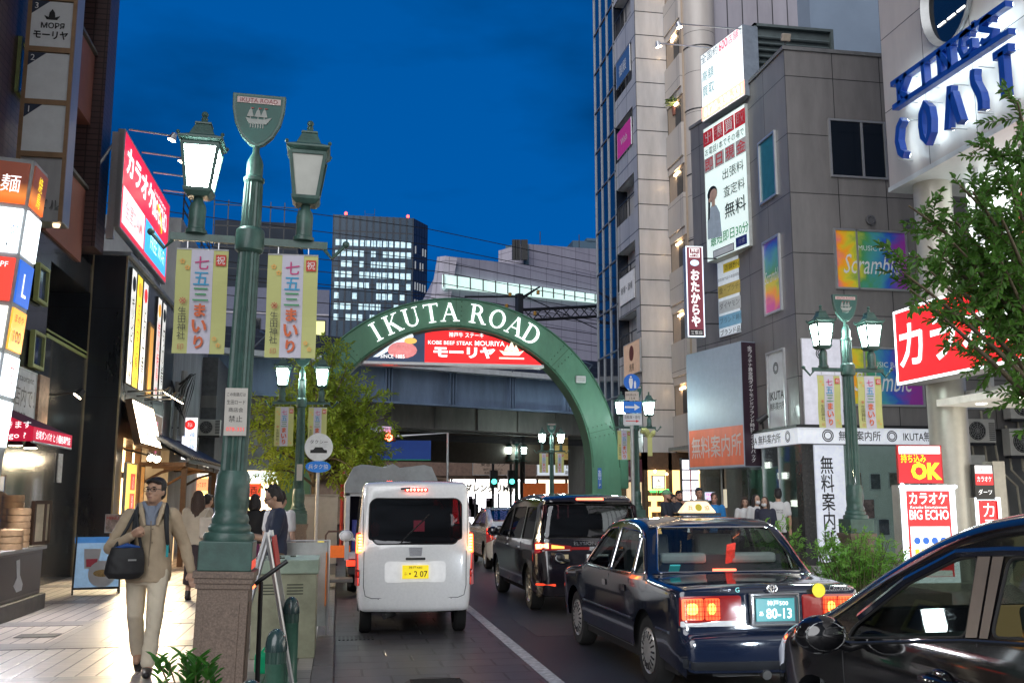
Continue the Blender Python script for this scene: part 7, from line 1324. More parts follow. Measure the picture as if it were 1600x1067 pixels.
# ------------------------------------------------ white kei van
VG = glass('van_glass', (1, .10, .14), .16, .02, .05, .35)  # red of the brake lamp's reflection is put into the glass tint
van = Car('parked_van', 'white boxy van seen from behind with lit tail lamps and yellow plate', 'van', (.985, 12.85, 0), R(-.5), .738, 3.39, 1.05,
          [(3.33, .25), (3.39, .3), (3.40, .62), (3.36, .86), (3.22, .98), (2.78, 1.12), (2.55, 1.35), (2.12, 1.84), (1.9, 1.90), (1.0, 1.945), (.25, 1.93), (.07, 1.90), (.035, 1.80), (.03, 1.2), (.0, 1.1), (-.005, .9), (-.005, .5), (.0, .34), (.03, .3)],
          paint_('van_white', (.84, .84, .84), .16), VG, (.50, 2.9), .275, .30, .08, .018, .08, (.04, .14), (.25, .5))
sw = [rc([(.3, 1.12), (1.25, 1.12), (1.25, 1.72), (.34, 1.72)]), rc([(1.38, 1.12), (2.6, 1.12), (2.15, 1.72), (1.38, 1.72)])]
hwv = .60
rw = [(x, z) for x, z in rrect(-.585, .585, 1.13, 1.70, .10, 6)]; rw = [((x * (1 - .05 * max(0, z - 1.4)) / van.hw(.1, z)), van.s_of(z)) for x, z in [(x * (.93 if z < 1.2 else 1), z) for x, z in rw]]
fw = [(-.86, van.s_of(1.2, False)), (.86, van.s_of(1.2, False)), (.84, van.s_of(1.78, False)), (-.84, van.s_of(1.78, False))]; fw = chaikin(fw, 2, True)
van.shell(sw, [rw, fw]); van.glass(sw, [rw, fw], ('side_window', 'window')); van.under(1.0); van.wheel(ALU, 8, .15)
m = MB(); m.box((0, 1.7, 1.25), (1.2, .12, .6)); [m.box((x, 1.75, 1.5), (.26, .1, .2)) for x in (-.33, .33)]; m.box((-.1, 1.0, 1.15), (.1, .1, .5)); m.box((.3, .6, 1.05), (.35, .3, .3)); m.build('seats', mat('seat_grey', (.05, .045, .045), .8), van.t)
MB().bx(.05, .2, 1.2, 1.23, 1.25, 1.4).build('nav_screen', glow('nav', (.5, .6, .75), .8), van.t); o = MB().sph((-.5, .5, 1.3), (.06, .06, .1)).build('hanging_goods', mat('goods_tan', (.5, .35, .2), .7), van.t)
o = van.rear_patch('brake_lamp', rrect(-.145, .145, 1.785, 1.83, .015), mat('tail_red', (.35, .01, .01), .2, emit=.8, ecol=(1, .03, .02)), .012)
m = MB(); [m.sph((-.115 + k * .046, .01, 1.81), (.014, .012, .014)) for k in range(6)]; m.build('led', glow('led_red', (1, .25, .15), 14), o)
for sg in (-1, 1):
    X_ = lambda a, b: (sg * a, sg * b) if sg > 0 else (-b, -a)
    x0, x1 = X_(.665, .725)
    van.rear_patch('tail_lamp', rrect(x0, x1, .62, 1.28, .02), mat('lamp_smoke', (.35, .10, .10), .12, coat=.8), .006)
    van.rear_patch('tail_light', rrect(x0 + .006, x1 - .006, 1.02, 1.26, .02), mat('tail_core', (.6, .2, .05), .3, emit=6, ecol=(1, .10, .02)), .012); van.rear_patch('reflector', rrect(x0 + .006, x1 - .006, .72, .82, .01), TAILD, .012)
    m = MB(); [m.sph((sg * .697, .002, 1.055 + k * .037), (.022, .016, .013)) for k in range(6)]; m.build('led', glow('led_amber', (1, .42, .09), 9), van.t)
    van.side_patch('tail_side', rrect(.06, .13, .62, 1.28, .02), red_lamp(.8), .006, (sg,))
sm_ = mat('panel_gap', (.05, .05, .055), .6, var=0)
def gap(car, pts, r=.005, parent=None): return MB().tube([car.band(car.s_of(z), x / car.hw(.1, z), .0) for x, z in pts], r, 5).build('panel_gap', sm_, parent or car.t)
gap(van, [(-.645, 1.05), (-.645, .62), (-.62, .5), (-.54, .47), (.54, .47), (.62, .5), (.645, .62), (.645, 1.05)])
gap(van, [(-.70, .47), (-.45, .46)], .004); gap(van, [(.45, .46), (.70, .47)], .004)
van.rear_patch('plate_recess', rrect(-.37, .20 + .17, .66, .92, .05), mat('recess_white', (.66, .66, .66), .3, emit=.25, ecol=(1, 1, 1)), .002)
plate(van, .0, .79, -.025, mat('plate_yellow', (.75, .58, .01), .4, emit=.5, ecol=(1, .78, .02)), LK, [('神戸480', 0, .055, .035, dict(w=.17)), ('ふ', -.125, -.02, .035, {}), ('・2 07', .035, -.025, .075, dict(w=.23, bold=.01))])
m = MB(); [m.bx(sx * .055 - .01, sx * .055 + .01, -.02, 0, 1.0, 1.075) for sx in (-1, 1)]; m.bx(-.05, .05, -.02, 0, 1.03, 1.05); m.prism([(-.075, .985), (.075, .985), (.085, 1.09), (-.085, 1.09)], -.008, -.003); m.build('emblem', CHROME, van.t)
MB().tube([van.band(van.s_of(1.16), -.25, .02), van.band(van.s_of(1.5), .25, .02)], .010, 6).build('wiper', BLACK, van.t); van.rear_patch('hatch_handle', rrect(-.12, .12, .935, .965, .01), BLACK, .006)
gap(van, [(-.66, 1.10), (-.655, 1.74)], .004); gap(van, [(.66, 1.10), (.655, 1.74)], .004)
MB().tube([(-.08, .0, 1.83), (-.20, .0, 1.82)], .012).build('washer_nozzle', BLACK, van.t); van.mirror(2.5, 1.15, paint_('van_white', (.74, .74, .74)), (-1, 1))
m = MB(); m.tube([(-.62, .5, .28), (.62, .5, .28)], .04); m.tube([(-.3, .1, .27), (-.3, .9, .27)], .05); m.bx(-.35, .35, .8, 1.2, .22, .32); m.tube([(-.38, -.02, .25), (-.25, .15, .27)], .035); m.build('axle', mat('underbody_metal', (.05, .05, .05), .5, metal=.5), van.t)
# ------------------------------------------------ black minivan ahead
DP_ = paint_('minivan_black', (.010, .008, .012), .1)
ely = Car('dark_minivan', 'black minivan with lit tail lamps ahead of the taxi', 'minivan', (3.77, 14.75, 0), R(.5), .845, 4.75, 1.02,
          [(4.66, .28), (4.72, .35), (4.74, .62), (4.66, .82), (4.2, .97), (3.75, 1.06), (3.4, 1.28), (2.85, 1.66), (2.4, 1.73), (1.4, 1.79), (.5, 1.77), (.18, 1.735), (.10, 1.66), (.05, 1.2), (.015, 1.05), (-.01, .85), (-.03, .6), (-.03, .4), (.02, .27)], DP_, glass('dark_tint', (.8, .45, .6), .18, .02, .05, .4), (.92, 3.85), .33, .26, .09, .025, .22, (.12, .16), (.4, .7))
sw = [rc([(.42, 1.09), (1.28, 1.07), (1.28, 1.56), (.55, 1.57)]), rc([(1.38, 1.07), (2.42, 1.05), (2.38, 1.55), (1.38, 1.57)]), rc([(2.54, 1.05), (3.5, 1.06), (2.95, 1.45), (2.5, 1.54)])]
rw = [((x * (1 - .06 * (z - 1.1)) / ely.hw(.1, z)), ely.s_of(z)) for x, z in rrect(-.72, .72, 1.12, 1.64, .06, 5)]
fw = rc([(-.86, ely.s_of(1.14, False)), (.86, ely.s_of(1.14, False)), (.86, ely.s_of(1.6, False)), (-.86, ely.s_of(1.6, False))])
ely.shell(sw, [rw, fw]); ely.glass(sw, [rw, fw]); ely.under(); GOLDW = mat('alloy_gold', (.6, .55, .45), .25, metal=.8); ely.wheel(GOLDW, 7, .2); ely.mirror(3.35, 1.12, DP_)
m = MB(); [m.box((x, y, 1.1), (.5, .14, .55)) for x in (-.38, .38) for y in (1.2, 2.2)]; m.build('seats', mat('seat_grey', (.05, .045, .045), .8), ely.t)
ely.rear_patch('brake_lamp', rrect(-.20, .20, 1.672, 1.70, .01), glow('brake_bar', (1, .1, .05), 7), .012)
for sg in (-1, 1):
    a = [(sg * .80, .90), (sg * .80, 1.07), (sg * .72, 1.08), (sg * .30, 1.0), (sg * .30, .93)]; ely.rear_patch('tail_lamp', a, TAILD, .006); ely.rear_patch('tail_light', [(sg * .78, .97), (sg * .78, 1.045), (sg * .62, 1.045), (sg * .62, .97)], mat('tail_core2', (.6, .15, .05), .3, emit=9, ecol=(1, .2, .08)), .012)
    ely.rear_patch('turn_lamp', [(sg * .58, .965), (sg * .58, 1.02), (sg * .40, .995), (sg * .40, .965)], glow('turn', (1, .3, .05), 2.5), .012); ely.rear_patch('reverse_lamp', [(sg * .70, .925), (sg * .70, .95), (sg * .32, .95), (sg * .32, .935)], mat('clear_lens', (.5, .5, .5), .15), .013)
    ely.rear_patch('reflector', rrect(min(sg * .78, sg * .52), max(sg * .78, sg * .52), .42, .455, .01), glow('refl', (1, .08, .03), .7), .008); ely.side_patch('tail_side', [(.03, .92), (.03, 1.06), (.25, 1.05), (.22, .95)], TAILD, .005, (sg,))
ely.rear_patch('red_garnish', rrect(-.30, .30, .945, .985, .01), TAILD, .007); lettering([CHROME], ely.t, [('ELYSION', -.12, 1.04, .05, 0, -.02, dict(w=.34))], 'badge'); MB().bx(-.045, .045, -.025, -.005, .93, .99).build('emblem', CHROME, ely.t)
plate(ely, .06, .80, -.06, mat('plate_white2', (.62, .64, .64), .4, emit=.25), LK, [('神戸345', 0, .05, .035, dict(w=.16)), ('ぬ', -.12, -.02, .035, {}), ('10-02', .03, -.03, .075, dict(w=.22))]); MB().bx(-.50, -.38, -.045, -.02, .76, .88).build('sticker', mat('sticker_yellow', (.5, .42, .25), .5), ely.t)
MB().tube([ely.band(ely.s_of(1.14), .02, .02), ely.band(ely.s_of(1.2), .55, .02)], .012, 6).build('wiper', BLACK, ely.t)
ely.strip('door_gap', [(1.33, .35), (1.33, 1.02)], .004, sm_); ely.strip('door_gap', [(2.48, .35), (2.48, 1.02)], .004, sm_); ely.strip('door_handle', [(1.5, .93), (1.68, .93)], .014, CHROME, .012); ely.strip('door_handle', [(2.55, .93), (2.73, .93)], .014, CHROME, .012)
# ------------------------------------------------ navy taxi
TP = paint_('taxi_navy', (.006, .010, .024), .1); CLG = glass('clear_tint', (.86, .95, .92), .72, .02)
tx = Car('taxi', 'dark navy taxi sedan with cream roof light and green plate', 'taxi', (3.68, 8.2, 0), R(.6), .85, 4.68, .92,
         [(4.60, .24), (4.66, .3), (4.68, .55), (4.64, .72), (4.5, .80), (4.1, .90), (3.35, .97), (3.2, 1.02), (2.75, 1.38), (2.5, 1.475), (2.2, 1.515), (1.75, 1.515), (1.45, 1.475), (1.25, 1.38), (.93, 1.02), (.78, 1.00), (.3, .985), (.10, .96), (.05, .92), (.045, .60), (.03, .58), (-.03, .565), (-.05, .50), (-.05, .34), (-.01, .26)], TP, CLG, (1.0, 3.68), .315, .22, .055, .025, .30, (.06, .16), (.3, .7))
sw = [rc([(.98, 1.0), (1.33, .985), (1.36, 1.345), (1.28, 1.33)]), rc([(1.38, .985), (2.12, .97), (2.10, 1.40), (1.42, 1.375)]), rc([(2.20, .97), (3.12, .985), (2.68, 1.30), (2.5, 1.38), (2.19, 1.40)])]
def tband(zz, x): S_ = [s for s, p in zip(tx.S, tx.P) if p.x < 1.5 and p.y <= zz][0]; return (x, S_)
rw = rc([tband(1.44, -.80), tband(1.44, .80), tband(1.04, .86), tband(1.04, -.86)]); fw = rc([(-.86, tx.s_of(1.05, False)), (.86, tx.s_of(1.05, False)), (.82, tx.s_of(1.44, False)), (-.82, tx.s_of(1.44, False))])
tx.trim = CHROME; tx.shell(sw, [rw, fw]); tx.glass(sw, [rw, fw]); tx.under(.86); tx.wheel(mat('hubcap', (.50, .49, .47), .3, metal=.6), 0, .185); tx.mirror(4.05, .98, BLACK, (-1, 1), (.07, .06, .06))
SEAT = mat('seat_white', (.42, .44, .44), .8, var=.15); m = MB(); m.box((0, 1.28, .98), (1.3, .16, .34), rx=R(-10)); [m.box((x, 2.3, 1.0), (.5, .14, .52), rx=R(-8)) for x in (-.36, .36)]; m.build('seats', mat('seat_navy', (.04, .05, .06), .8), tx.t)
for x in (-.36, .36): MB().box((x, 2.27, 1.2), (.40, .16, .24), rx=R(-8)).build('seat_cover', SEAT, tx.t, bevel=.03); MB().box((x, 1.25, 1.13), (.46, .14, .10)).build('headrest', SEAT, tx.t, bevel=.03)
MB().bx(-.62, .62, .92, 1.2, .94, .965).build('parcel_shelf', mat('shelf_black', (.02, .02, .022), .7), tx.t); m = MB(); m.tube([(-.4 + .2 * math.cos(a), 2.95 + .05 * math.sin(a), 1.0 + .17 * math.sin(a)) for a in [k * .314 for k in range(21)]], .015, 6); m.build('steering_wheel', BLACK, tx.t)
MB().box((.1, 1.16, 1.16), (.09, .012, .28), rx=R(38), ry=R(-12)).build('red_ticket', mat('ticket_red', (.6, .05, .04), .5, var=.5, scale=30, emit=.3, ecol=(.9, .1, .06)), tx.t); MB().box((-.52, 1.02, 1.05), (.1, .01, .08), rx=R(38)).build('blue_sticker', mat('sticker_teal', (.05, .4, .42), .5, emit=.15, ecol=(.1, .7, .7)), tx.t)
o = MB().bx(-.11, .11, 1.05, 1.10, .985, 1.035).build('brake_lamp', glow('chmsl', (1, .1, .05), 9), tx.t)
for sg in (-1, 1):
    q = lambda a, b: (min(sg * a, sg * b), max(sg * a, sg * b))
    tx.rear_patch('tail_lamp', rrect(*q(.27, .795), .635, .885, .02), TAILD, .006)
    x0, x1 = q(.60, .78); tx.rear_patch('tail_light', rrect(x0, x1, .69, .865, .015), mat('taxi_tail', (.6, .1, .03), .3, var=0, emit=1.5, ecol=(1, .10, .015)), .014); tx.rear_patch('lamp_core', rrect(min(sg * .65, sg * .74), max(sg * .65, sg * .74), .735, .825, .03), glow('taxi_core', (1, .38, .06), 5), .018); x0, x1 = q(.46, .59); tx.rear_patch('tail_light', rrect(x0, x1, .69, .865, .015), mat('taxi_tail2', (.6, .1, .02), .3, var=0, emit=1.5, ecol=(1, .05, .01)), .014); tx.rear_patch('lamp_core', rrect(min(sg * .495, sg * .565), max(sg * .495, sg * .565), .735, .825, .03), glow('taxi_core2', (1, .26, .04), 5), .018)
    x0, x1 = q(.275, .45); tx.rear_patch('reflector', rrect(x0, x1, .70, .865, .01), TAILD, .014); x0, x1 = q(.28, .79); tx.rear_patch('clear_lens', rrect(x0, x1, .635, .68, .008), mat('clear_lens', (.5, .5, .5), .15), .014)
    m = MB()
    for k in range(12): xx = sg * (.47 + k * .028); m.tube([(xx, .022, .695), (xx, .022, .86)], .003, 4)
    for k in range(4): z = .72 + k * .04; m.tube([(sg * .46, .02, z), (sg * .785, .05, z)], .003, 4)
    m.build('lens_ribs', TAILD, tx.t)
tx.rear_patch('chrome_strip', rrect(-.80, .80, .60, .625, .008), CHROME, .012); tx.rear_patch('bumper_chrome', rrect(-.80, .80, .535, .55, .005), CHROME, .008); tx.rear_patch('bumper_chrome', rrect(-.80, .80, .385, .40, .005), CHROME, .008)
tx.rear_patch('bumper_lower', rrect(-.78, .78, .27, .375, .02), mat('bumper_black', (.012, .013, .016), .35), .007)
m = MB(); f = .215; m.bx(-f, f, -.03, .03, .885, .905); m.bx(-f, f, -.03, .03, .635, .655); m.bx(-f, -f + .02, -.03, .03, .655, .885); m.bx(f - .02, f, -.03, .03, .655, .885); o = m.build('plate_surround', CHROME, tx.t, bevel=.004); o.location = (.0, .0, 0)
MB().bx(-f, f, .0, .03, .64, .9).build('plate_backing', mat('plate_back', (.03, .04, .05), .4), tx.t)
plate(tx, 0, .77, -.015, mat('plate_green', (.015, .13, .14), .35, emit=.35, ecol=(.03, .42, .45)), glow('plate_letters', (.85, 1, 1), 1), [('神戸500', .02, .055, .045, dict(w=.19)), ('あ', -.13, -.03, .04, {}), ('80-13', .03, -.03, .085, dict(w=.23, bold=.015))], .35, .19)
lettering([CHROME, glow('eco', (.2, .7, .65), .5)], tx.t, [('SuperDeluxe', -.47, .935, .035, 0, .02, dict(w=.18, shear=.2)), ('G', -.32, .935, .04, 1, .02), ('CROWN', .62, .935, .035, 0, .02, dict(w=.2))], 'badge')
m = MB(); m.tube([(.045 * math.cos(a), .03, .94 + .03 * math.sin(a)) for a in [k * .314 for k in range(21)]], .006, 5); m.tube([(.015 * math.cos(a), .03, .94 + .028 * math.sin(a)) for a in [k * .314 for k in range(21)]], .005, 5); m.tube([(.036 * math.cos(a), .03, .952 + .012 * math.sin(a)) for a in [k * .314 for k in range(21)]], .005, 5); m.build('emblem', CHROME, tx.t)
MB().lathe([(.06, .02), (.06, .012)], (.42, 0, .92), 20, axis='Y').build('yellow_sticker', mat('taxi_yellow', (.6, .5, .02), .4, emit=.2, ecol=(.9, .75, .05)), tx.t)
tx.strip('rub_strip', [(.3, .56), (1.0 - .36, .56)], .014, mat('rub_navy', (.01, .012, .02), .4), .008); tx.strip('rub_strip', [(1.4, .56), (3.25, .56)], .014, mat('rub_navy', (.01, .012, .02), .4), .008)
for yy in (1.45, 2.16): tx.strip('door_gap', [(yy, .30), (yy, .93)], .004, sm_)
tx.strip('door_gap', [(3.15, .30), (3.15, .95)], .004, sm_); tx.strip('sill_gap', [(1.42, .30), (3.15, .30)], .004, sm_)
for yy in (1.55, 2.25): tx.side_patch('door_handle', rrect(yy, yy + .12, .80, .86, .015), CHROME, .012)
rb_ = MB().add([(sx * (.20 if z < 1 else .115), sy * (.07 if z < 1 else .03), (0 if z < 1 else .12)) for z in (0, 1) for sx, sy in ((-1, -1), (1, -1), (1, 1), (-1, 1))], [(0, 3, 2, 1), (4, 5, 6, 7), (0, 1, 5, 4), (1, 2, 6, 5), (2, 3, 7, 6), (3, 0, 4, 7)]).build('roof_light', glow('roof_light', (1, .72, .42), .95), tx.t, bevel=.02); rb_.location = (.07, 1.95, 1.55)
MB().bx(-.23, .23, -.1, .1, -.03, 0).build('roof_light_base', CHROME, rb_); o = lettering([LK, mat('crest_gold', (.35, .28, .02), .4, emit=.25, ecol=(.6, .5, .05))], rb_, [('兵', -.09, .055, .055, 0), ('協', .09, .055, .055, 0), ('●', 0, .06, .075, 1)]); o.location = (0, -.076, .0); o.rotation_euler = (R(-18), 0, 0)
m = MB(); m.tube([(-.1, .1, .27), (-.1, -.03, .24)], .04, 12); m.bx(-.45, .0, .2, .5, .2, .3); m.build('exhaust', mat('exhaust_steel', (.3, .3, .3), .35, metal=.9), tx.t)
# ------------------------------------------------ near black minivan, right foreground
NP = paint_('near_black', (.006, .006, .007), .06)
nc = Car('black_minivan', 'glossy black minivan in the right foreground seen from its left side', 'minivan', (3.65, 1.62, 0), R(1.5), .90, 4.85, .98,
         [(4.74, .26), (4.80, .32), (4.84, .58), (4.78, .74), (4.5, .90), (4.0, 1.03), (3.75, 1.09), (3.3, 1.34), (2.75, 1.58), (2.3, 1.665), (1.6, 1.70), (.8, 1.68), (.3, 1.60), (.12, 1.4), (.03, 1.0), (0, .6), (.02, .3)], NP, glass('near_tint', (.75, .86, .80), .62, .02), (.95, 3.82), .335, .24, .10, .02, .30, (.12, .30), (.4, 1.0))
sw = [rc([(3.44, .975), (3.40, 1.04), (3.02, 1.28), (2.66, 1.425), (2.52, 1.445), (2.50, 1.10)]), rc([(2.34, 1.12), (2.32, 1.45), (1.3, 1.50), (1.25, 1.22)]), rc([(3.72, .95), (3.50, .97), (3.47, 1.03), (3.62, .985)])]
fw = rc([(-.88, nc.s_of(1.10, False)), (.88, nc.s_of(1.10, False)), (.84, nc.s_of(1.57, False)), (-.84, nc.s_of(1.57, False))]); nc.shell(sw, [fw]); nc.glass(sw, [fw]); nc.under(.86); nc.wheel(ALU, 7)
nc.side_patch('door_pillar', [(2.495, 1.10), (2.515, 1.445), (2.43, 1.45), (2.42, 1.11)], mat('pillar_brown', (.10, .075, .065), .35, coat=.4), .006); nc.side_patch('door_pillar', [(2.405, 1.11), (2.415, 1.45), (2.345, 1.455), (2.35, 1.115)], mat('pillar_brown', (.10, .075, .065), .35, coat=.4), .006)
nc.strip('window_visor', [(3.36, 1.09), (3.02, 1.30), (2.66, 1.45), (2.35, 1.475), (1.3, 1.52)], .022, mat('visor_smoke', (.01, .012, .02), .1, coat=.6), .01); nc.strip('belt_trim', [(3.7, .94), (3.4, .955), (2.5, 1.085), (1.25, 1.2)], .010, mat('belt_black', (.02, .02, .02), .3), .004)
nc.strip('door_gap', [(2.42, .35), (2.42, 1.09)], .005, sm_); nc.strip('door_gap', [(3.52, .35), (3.5, .95)], .005, sm_)
for yy in (2.52, 2.12):
    for sg in (-1, 1): o = MB().tube([(0, .0, 0), (sg * .05, .03, .005), (sg * .05, .2, .01), (0, .23, .01)], .022, 10).sph((sg * .01, .12, .01), (.012, .09, .05)).build('door_handle', NP, nc.t, smooth=60); o.location = (sg * nc.hw(yy, .88), yy, .885)
nc.mirror(3.42, 1.00, NP, (-1, 1), (.14, .09, .10))
for sg in (-1, 1):
    nc.side_patch('headlamp', rc([(4.40, .70), (4.76, .62), (4.76, .72), (4.30, .86)]), mat('headlamp_glass', (.55, .57, .6), .05, coat=1, metal=.3, emit=.5, ecol=(.8, .85, 1)), .006, (sg,)); MB().sph((sg * .56, 4.78, .66), (.08, .05, .06)).build('head_light', glow('headlight', (.85, .93, 1), 20), nc.t)
    l = bpy.data.lights.new('headlight', 'SPOT'); l.energy = 80; l.spot_size = R(60); l.spot_blend = .9; l.color = (.78, .9, 1); l.shadow_soft_size = .07; lo = bpy.data.objects.new('lamp', l); COL.objects.link(lo); lo.parent = nc.t; lo.location = (sg * .56, 4.9, .66); lo.rotation_euler = (R(86), 0, 0)
m = MB(); m.box((-.38, 2.35, .95), (.5, .16, .6), rx=R(-8)); m.box((.38, 2.35, .95), (.5, .16, .6), rx=R(-8)); [m.box((x, 2.3, 1.32), (.27, .12, .2)) for x in (-.38, .38)]; m.box((0, 3.5, .86), (1.5, .4, .2)); m.build('seats', mat('seat_grey2', (.10, .11, .11), .8), nc.t, bevel=.03)
m = MB(); m.tube([(.38 + .19 * math.cos(a), 3.05 - .08 * math.sin(a), .98 + .17 * math.sin(a)) for a in [k * .314 for k in range(21)]], .018, 6); m.build('steering_wheel', BLACK, nc.t)
m = MB(); m.box((-.05, 3.3, 1.06), (.3, .03, .16)); m.build('dash_screen', mat('screen_dim', (.05, .05, .06), .2, emit=.3, ecol=(.5, .35, .15)), nc.t)
# ------------------------------------------------ silver white hatchback
PP = paint_('hatch_white', (.62, .63, .66), .15)
pr_ = Car('white_hatchback', 'white hatchback half hidden between the white van and black minivan', 'car', (4.42, 23.9, 0), R(0), .87, 4.46, .93,
          [(4.36, .25), (4.44, .35), (4.46, .6), (4.35, .72), (3.6, .92), (3.3, 1.02), (2.5, 1.44), (2.1, 1.49), (1.4, 1.46), (.45, 1.22), (.12, 1.10), (.03, 1.05), (.02, .9), (-.02, .6), (0, .4), (.04, .28)], PP, glass('hatch_tint', (.4, .4, .6), .3, .02), (.85, 3.55), .315, .24, .08, .02, .3, (.12, .16), (.4, .7))
sw = [rc([(.7, 1.03), (1.7, 1.0), (1.7, 1.36), (1.2, 1.33)]), rc([(1.8, 1.0), (3.0, .98), (2.4, 1.36), (1.8, 1.38)])]
def pb(yv, u): return (u, [s for s, p in zip(pr_.S, pr_.P) if p.x <= yv and p.y > .95][0])
rw = rc([pb(1.4, -.82), pb(1.4, .82), pb(.35, .84), pb(.35, -.84)]); fw = rc([(-.86, pr_.s_of(1.05, False)), (.86, pr_.s_of(1.05, False)), (.84, pr_.s_of(1.42, False)), (-.84, pr_.s_of(1.42, False))])
pr_.shell(sw, [rw, fw]); pr_.glass(sw, [rw, fw]); pr_.under(); pr_.wheel(ALU, 7)
pr_.rear_patch('lower_window', rrect(-.6, .6, .93, 1.06, .02), DGLASS, .006)
for sg in (-1, 1): pr_.rear_patch('tail_lamp', [(sg * .84, .66), (sg * .84, 1.04), (sg * .70, 1.03), (sg * .64, .74)], TAILD, .006); pr_.rear_patch('tail_light', [(sg * .82, .88), (sg * .82, 1.0), (sg * .70, 1.0), (sg * .70, .88)], red_lamp(9), .012); pr_.side_patch('tail_side', [(.03, .75), (.03, 1.02), (.2, 1.02), (.14, .8)], red_lamp(1.5), .006, (sg,))
pr_.rear_patch('bumper_lower', rrect(-.7, .7, .28, .40, .02), BLACK, .006); plate(pr_, 0, .72, -.03, mat('plate_white2', (.62, .64, .64), .4, emit=.25), LK, [('神戸301', 0, .05, .035, {}), ('24-61', 0, -.03, .075, {})]); lettering([CHROME], pr_.t, [('PRIUS', -.45, .86, .05, 0, -.02, dict(w=.3))], 'badge'); pr_.mirror(3.0, 1.02, PP)
# ------------------------------------------------ covered truck
tr_ = thing('covered_truck', 'small truck with a grey tarpaulin top parked ahead of the white van', 'truck', (.98, 18.6, 0))
m = MB(); TW = mat('truck_white', (.55, .56, .58), .35, var=.1, coat=.4); TARP = mat('tarpaulin', (.27, .29, .30), .6, var=.3, scale=2.5, bump=.4, bscale=4)
m.bx(-.82, .82, 0, 3.0, .62, .74); m.bx(-.84, -.78, 0, 3.0, .74, 1.72); m.bx(.78, .84, 0, 3.0, .74, 1.72); m.bx(-.84, -.76, -.03, .05, .6, 1.8); m.bx(.76, .84, -.03, .05, .6, 1.8); m.bx(-.84, .84, -.03, .05, 1.74, 1.82); m.build('cargo_frame', TW, tr_, bevel=.008)
MB().bx(-.8, .8, 1.2, 1.25, .74, 1.75).build('cargo_back', mat('cargo_dark', (.02, .02, .035), .7), tr_)
n = 12; vs = []; fs = []
for i in range(n + 1):
    for j in range(n + 1):
        u, v = i / n, j / n; x = -.86 + 1.72 * u; y = -.05 + 3.1 * v; e = min(u, 1 - u, .12) / .12; z = 1.95 + .33 * math.sin(e * 1.57) + .035 * math.sin(u * 9 + v * 3) - .08 * math.sin(v * 9.4) ** 2 * (1 - abs(u - .5) * 2) + (.09 if .42 < u < .58 else 0); vs.append((x, y, z))
for i in range(n):
    for j in range(n): a = i * (n + 1) + j; fs.append((a, a + n + 1, a + n + 2, a + 1))
m = MB().add(vs, fs); b0_ = [vs[i * (n + 1)] for i in range(n + 1)]; k = len(m.v); m.add(b0_ + [(p[0] * 1.0 + .01 * math.sin(i * 2), p[1] - .02, 1.80) for i, p in enumerate(b0_)], [(i, i + 1, n + 2 + i, n + 1 + i) for i in range(n)])
for sgn, ii in ((-1, 0), (1, n)): rowp = [vs[ii * (n + 1) + j] for j in range(n + 1)]; m.add(rowp + [(p[0], p[1], 1.72) for p in rowp], [(j, j + 1, n + 2 + j, n + 1 + j) for j in range(n)])
m.build('tarpaulin', TARP, tr_, smooth=50)
MB().bx(-.8, .8, 3.1, 4.5, .5, 1.85).build('cab', TW, tr_, bevel=.1, seg=3); MB().bx(-.78, .78, .02, 3.2, .35, .6).build('chassis', DARKM, tr_)
for x in (-.68, .68):
    for y in (.6, 3.9): MB().lathe([(.26, -.09), (.28, -.05), (.28, .05), (.26, .09)], (x, y, .28), 24, axis='X').build('wheel', RUBBER, tr_)
for x in (-.72, .72): MB().bx(x - .08, x + .08, -.05, -.02, .5, .6).build('tail_lamp', red_lamp(1.5), tr_)
MB().bx(-.7, -.3, .6, 1.0, .75, 1.3).build('cargo_crate', mat('crate_blue', (.03, .05, .2), .5, emit=.1, ecol=(.1, .1, .5)), tr_); MB().bx(.1, .6, .5, 1.0, .75, 1.1).build('cargo_crate', mat('crate_brown', (.2, .13, .08), .7), tr_)
# ================================================================== people
class Blob(MB):
    def chain(s, pts, rs, n=12):
        s.tube(pts, rs, n)
        for p, r in zip(pts, rs): s.sph(tuple(p), r * .995, n=n, m=8)
        return s
    def loft(s, secs, n=20):
        """secs: (x, y, z, rx, ry)"""
        vs = []; fs = []
        for x, y, z, rx, ry in secs: vs += [(x + rx * math.copysign(abs(math.cos(2 * math.pi * k / n)) ** .85, math.cos(2 * math.pi * k / n)), y + ry * math.sin(2 * math.pi * k / n), z) for k in range(n)]
        for i in range(len(secs) - 1): fs += [(i * n + k, i * n + (k + 1) % n, (i + 1) * n + (k + 1) % n, (i + 1) * n + k) for k in range(n)]
        fs += [tuple(range(n - 1, -1, -1)), tuple(range((len(secs) - 1) * n, len(secs) * n))]
        return s.add(vs, fs)
    def form(s, name, m, parent, vox=.013, smooth=4, wrinkle=0, seed=0):
        o = MB.build(s, name, m, None); COL.objects.unlink(o); TMP.collection.objects.link(o); md = o.modifiers.new('r', 'REMESH'); md.mode = 'VOXEL'; md.voxel_size = vox; sm2 = o.modifiers.new('s', 'SMOOTH'); sm2.iterations = smooth; sm2.factor = .5
        TMP.view_layers[0].update(); dg = TMP.view_layers[0].depsgraph; me = bpy.data.meshes.new_from_object(o.evaluated_get(dg)); old = o.data; o.modifiers.clear(); o.data = me; bpy.data.meshes.remove(old)
        if wrinkle:
            for v in me.vertices: c = v.co; k = mnoise.noise(Vector((c.x * 9 + seed, c.y * 9, c.z * 4.5))) + .6 * mnoise.noise(Vector((c.x * 6, c.y * 6 + seed, (c.z + c.x * .8) * 20))); v.co = c + v.normal * wrinkle * k
        if not me.materials: me.materials.append(m)
        me.shade_smooth(); TMP.collection.objects.unlink(o); COL.objects.link(o); o.parent = parent; o.name = name; return o
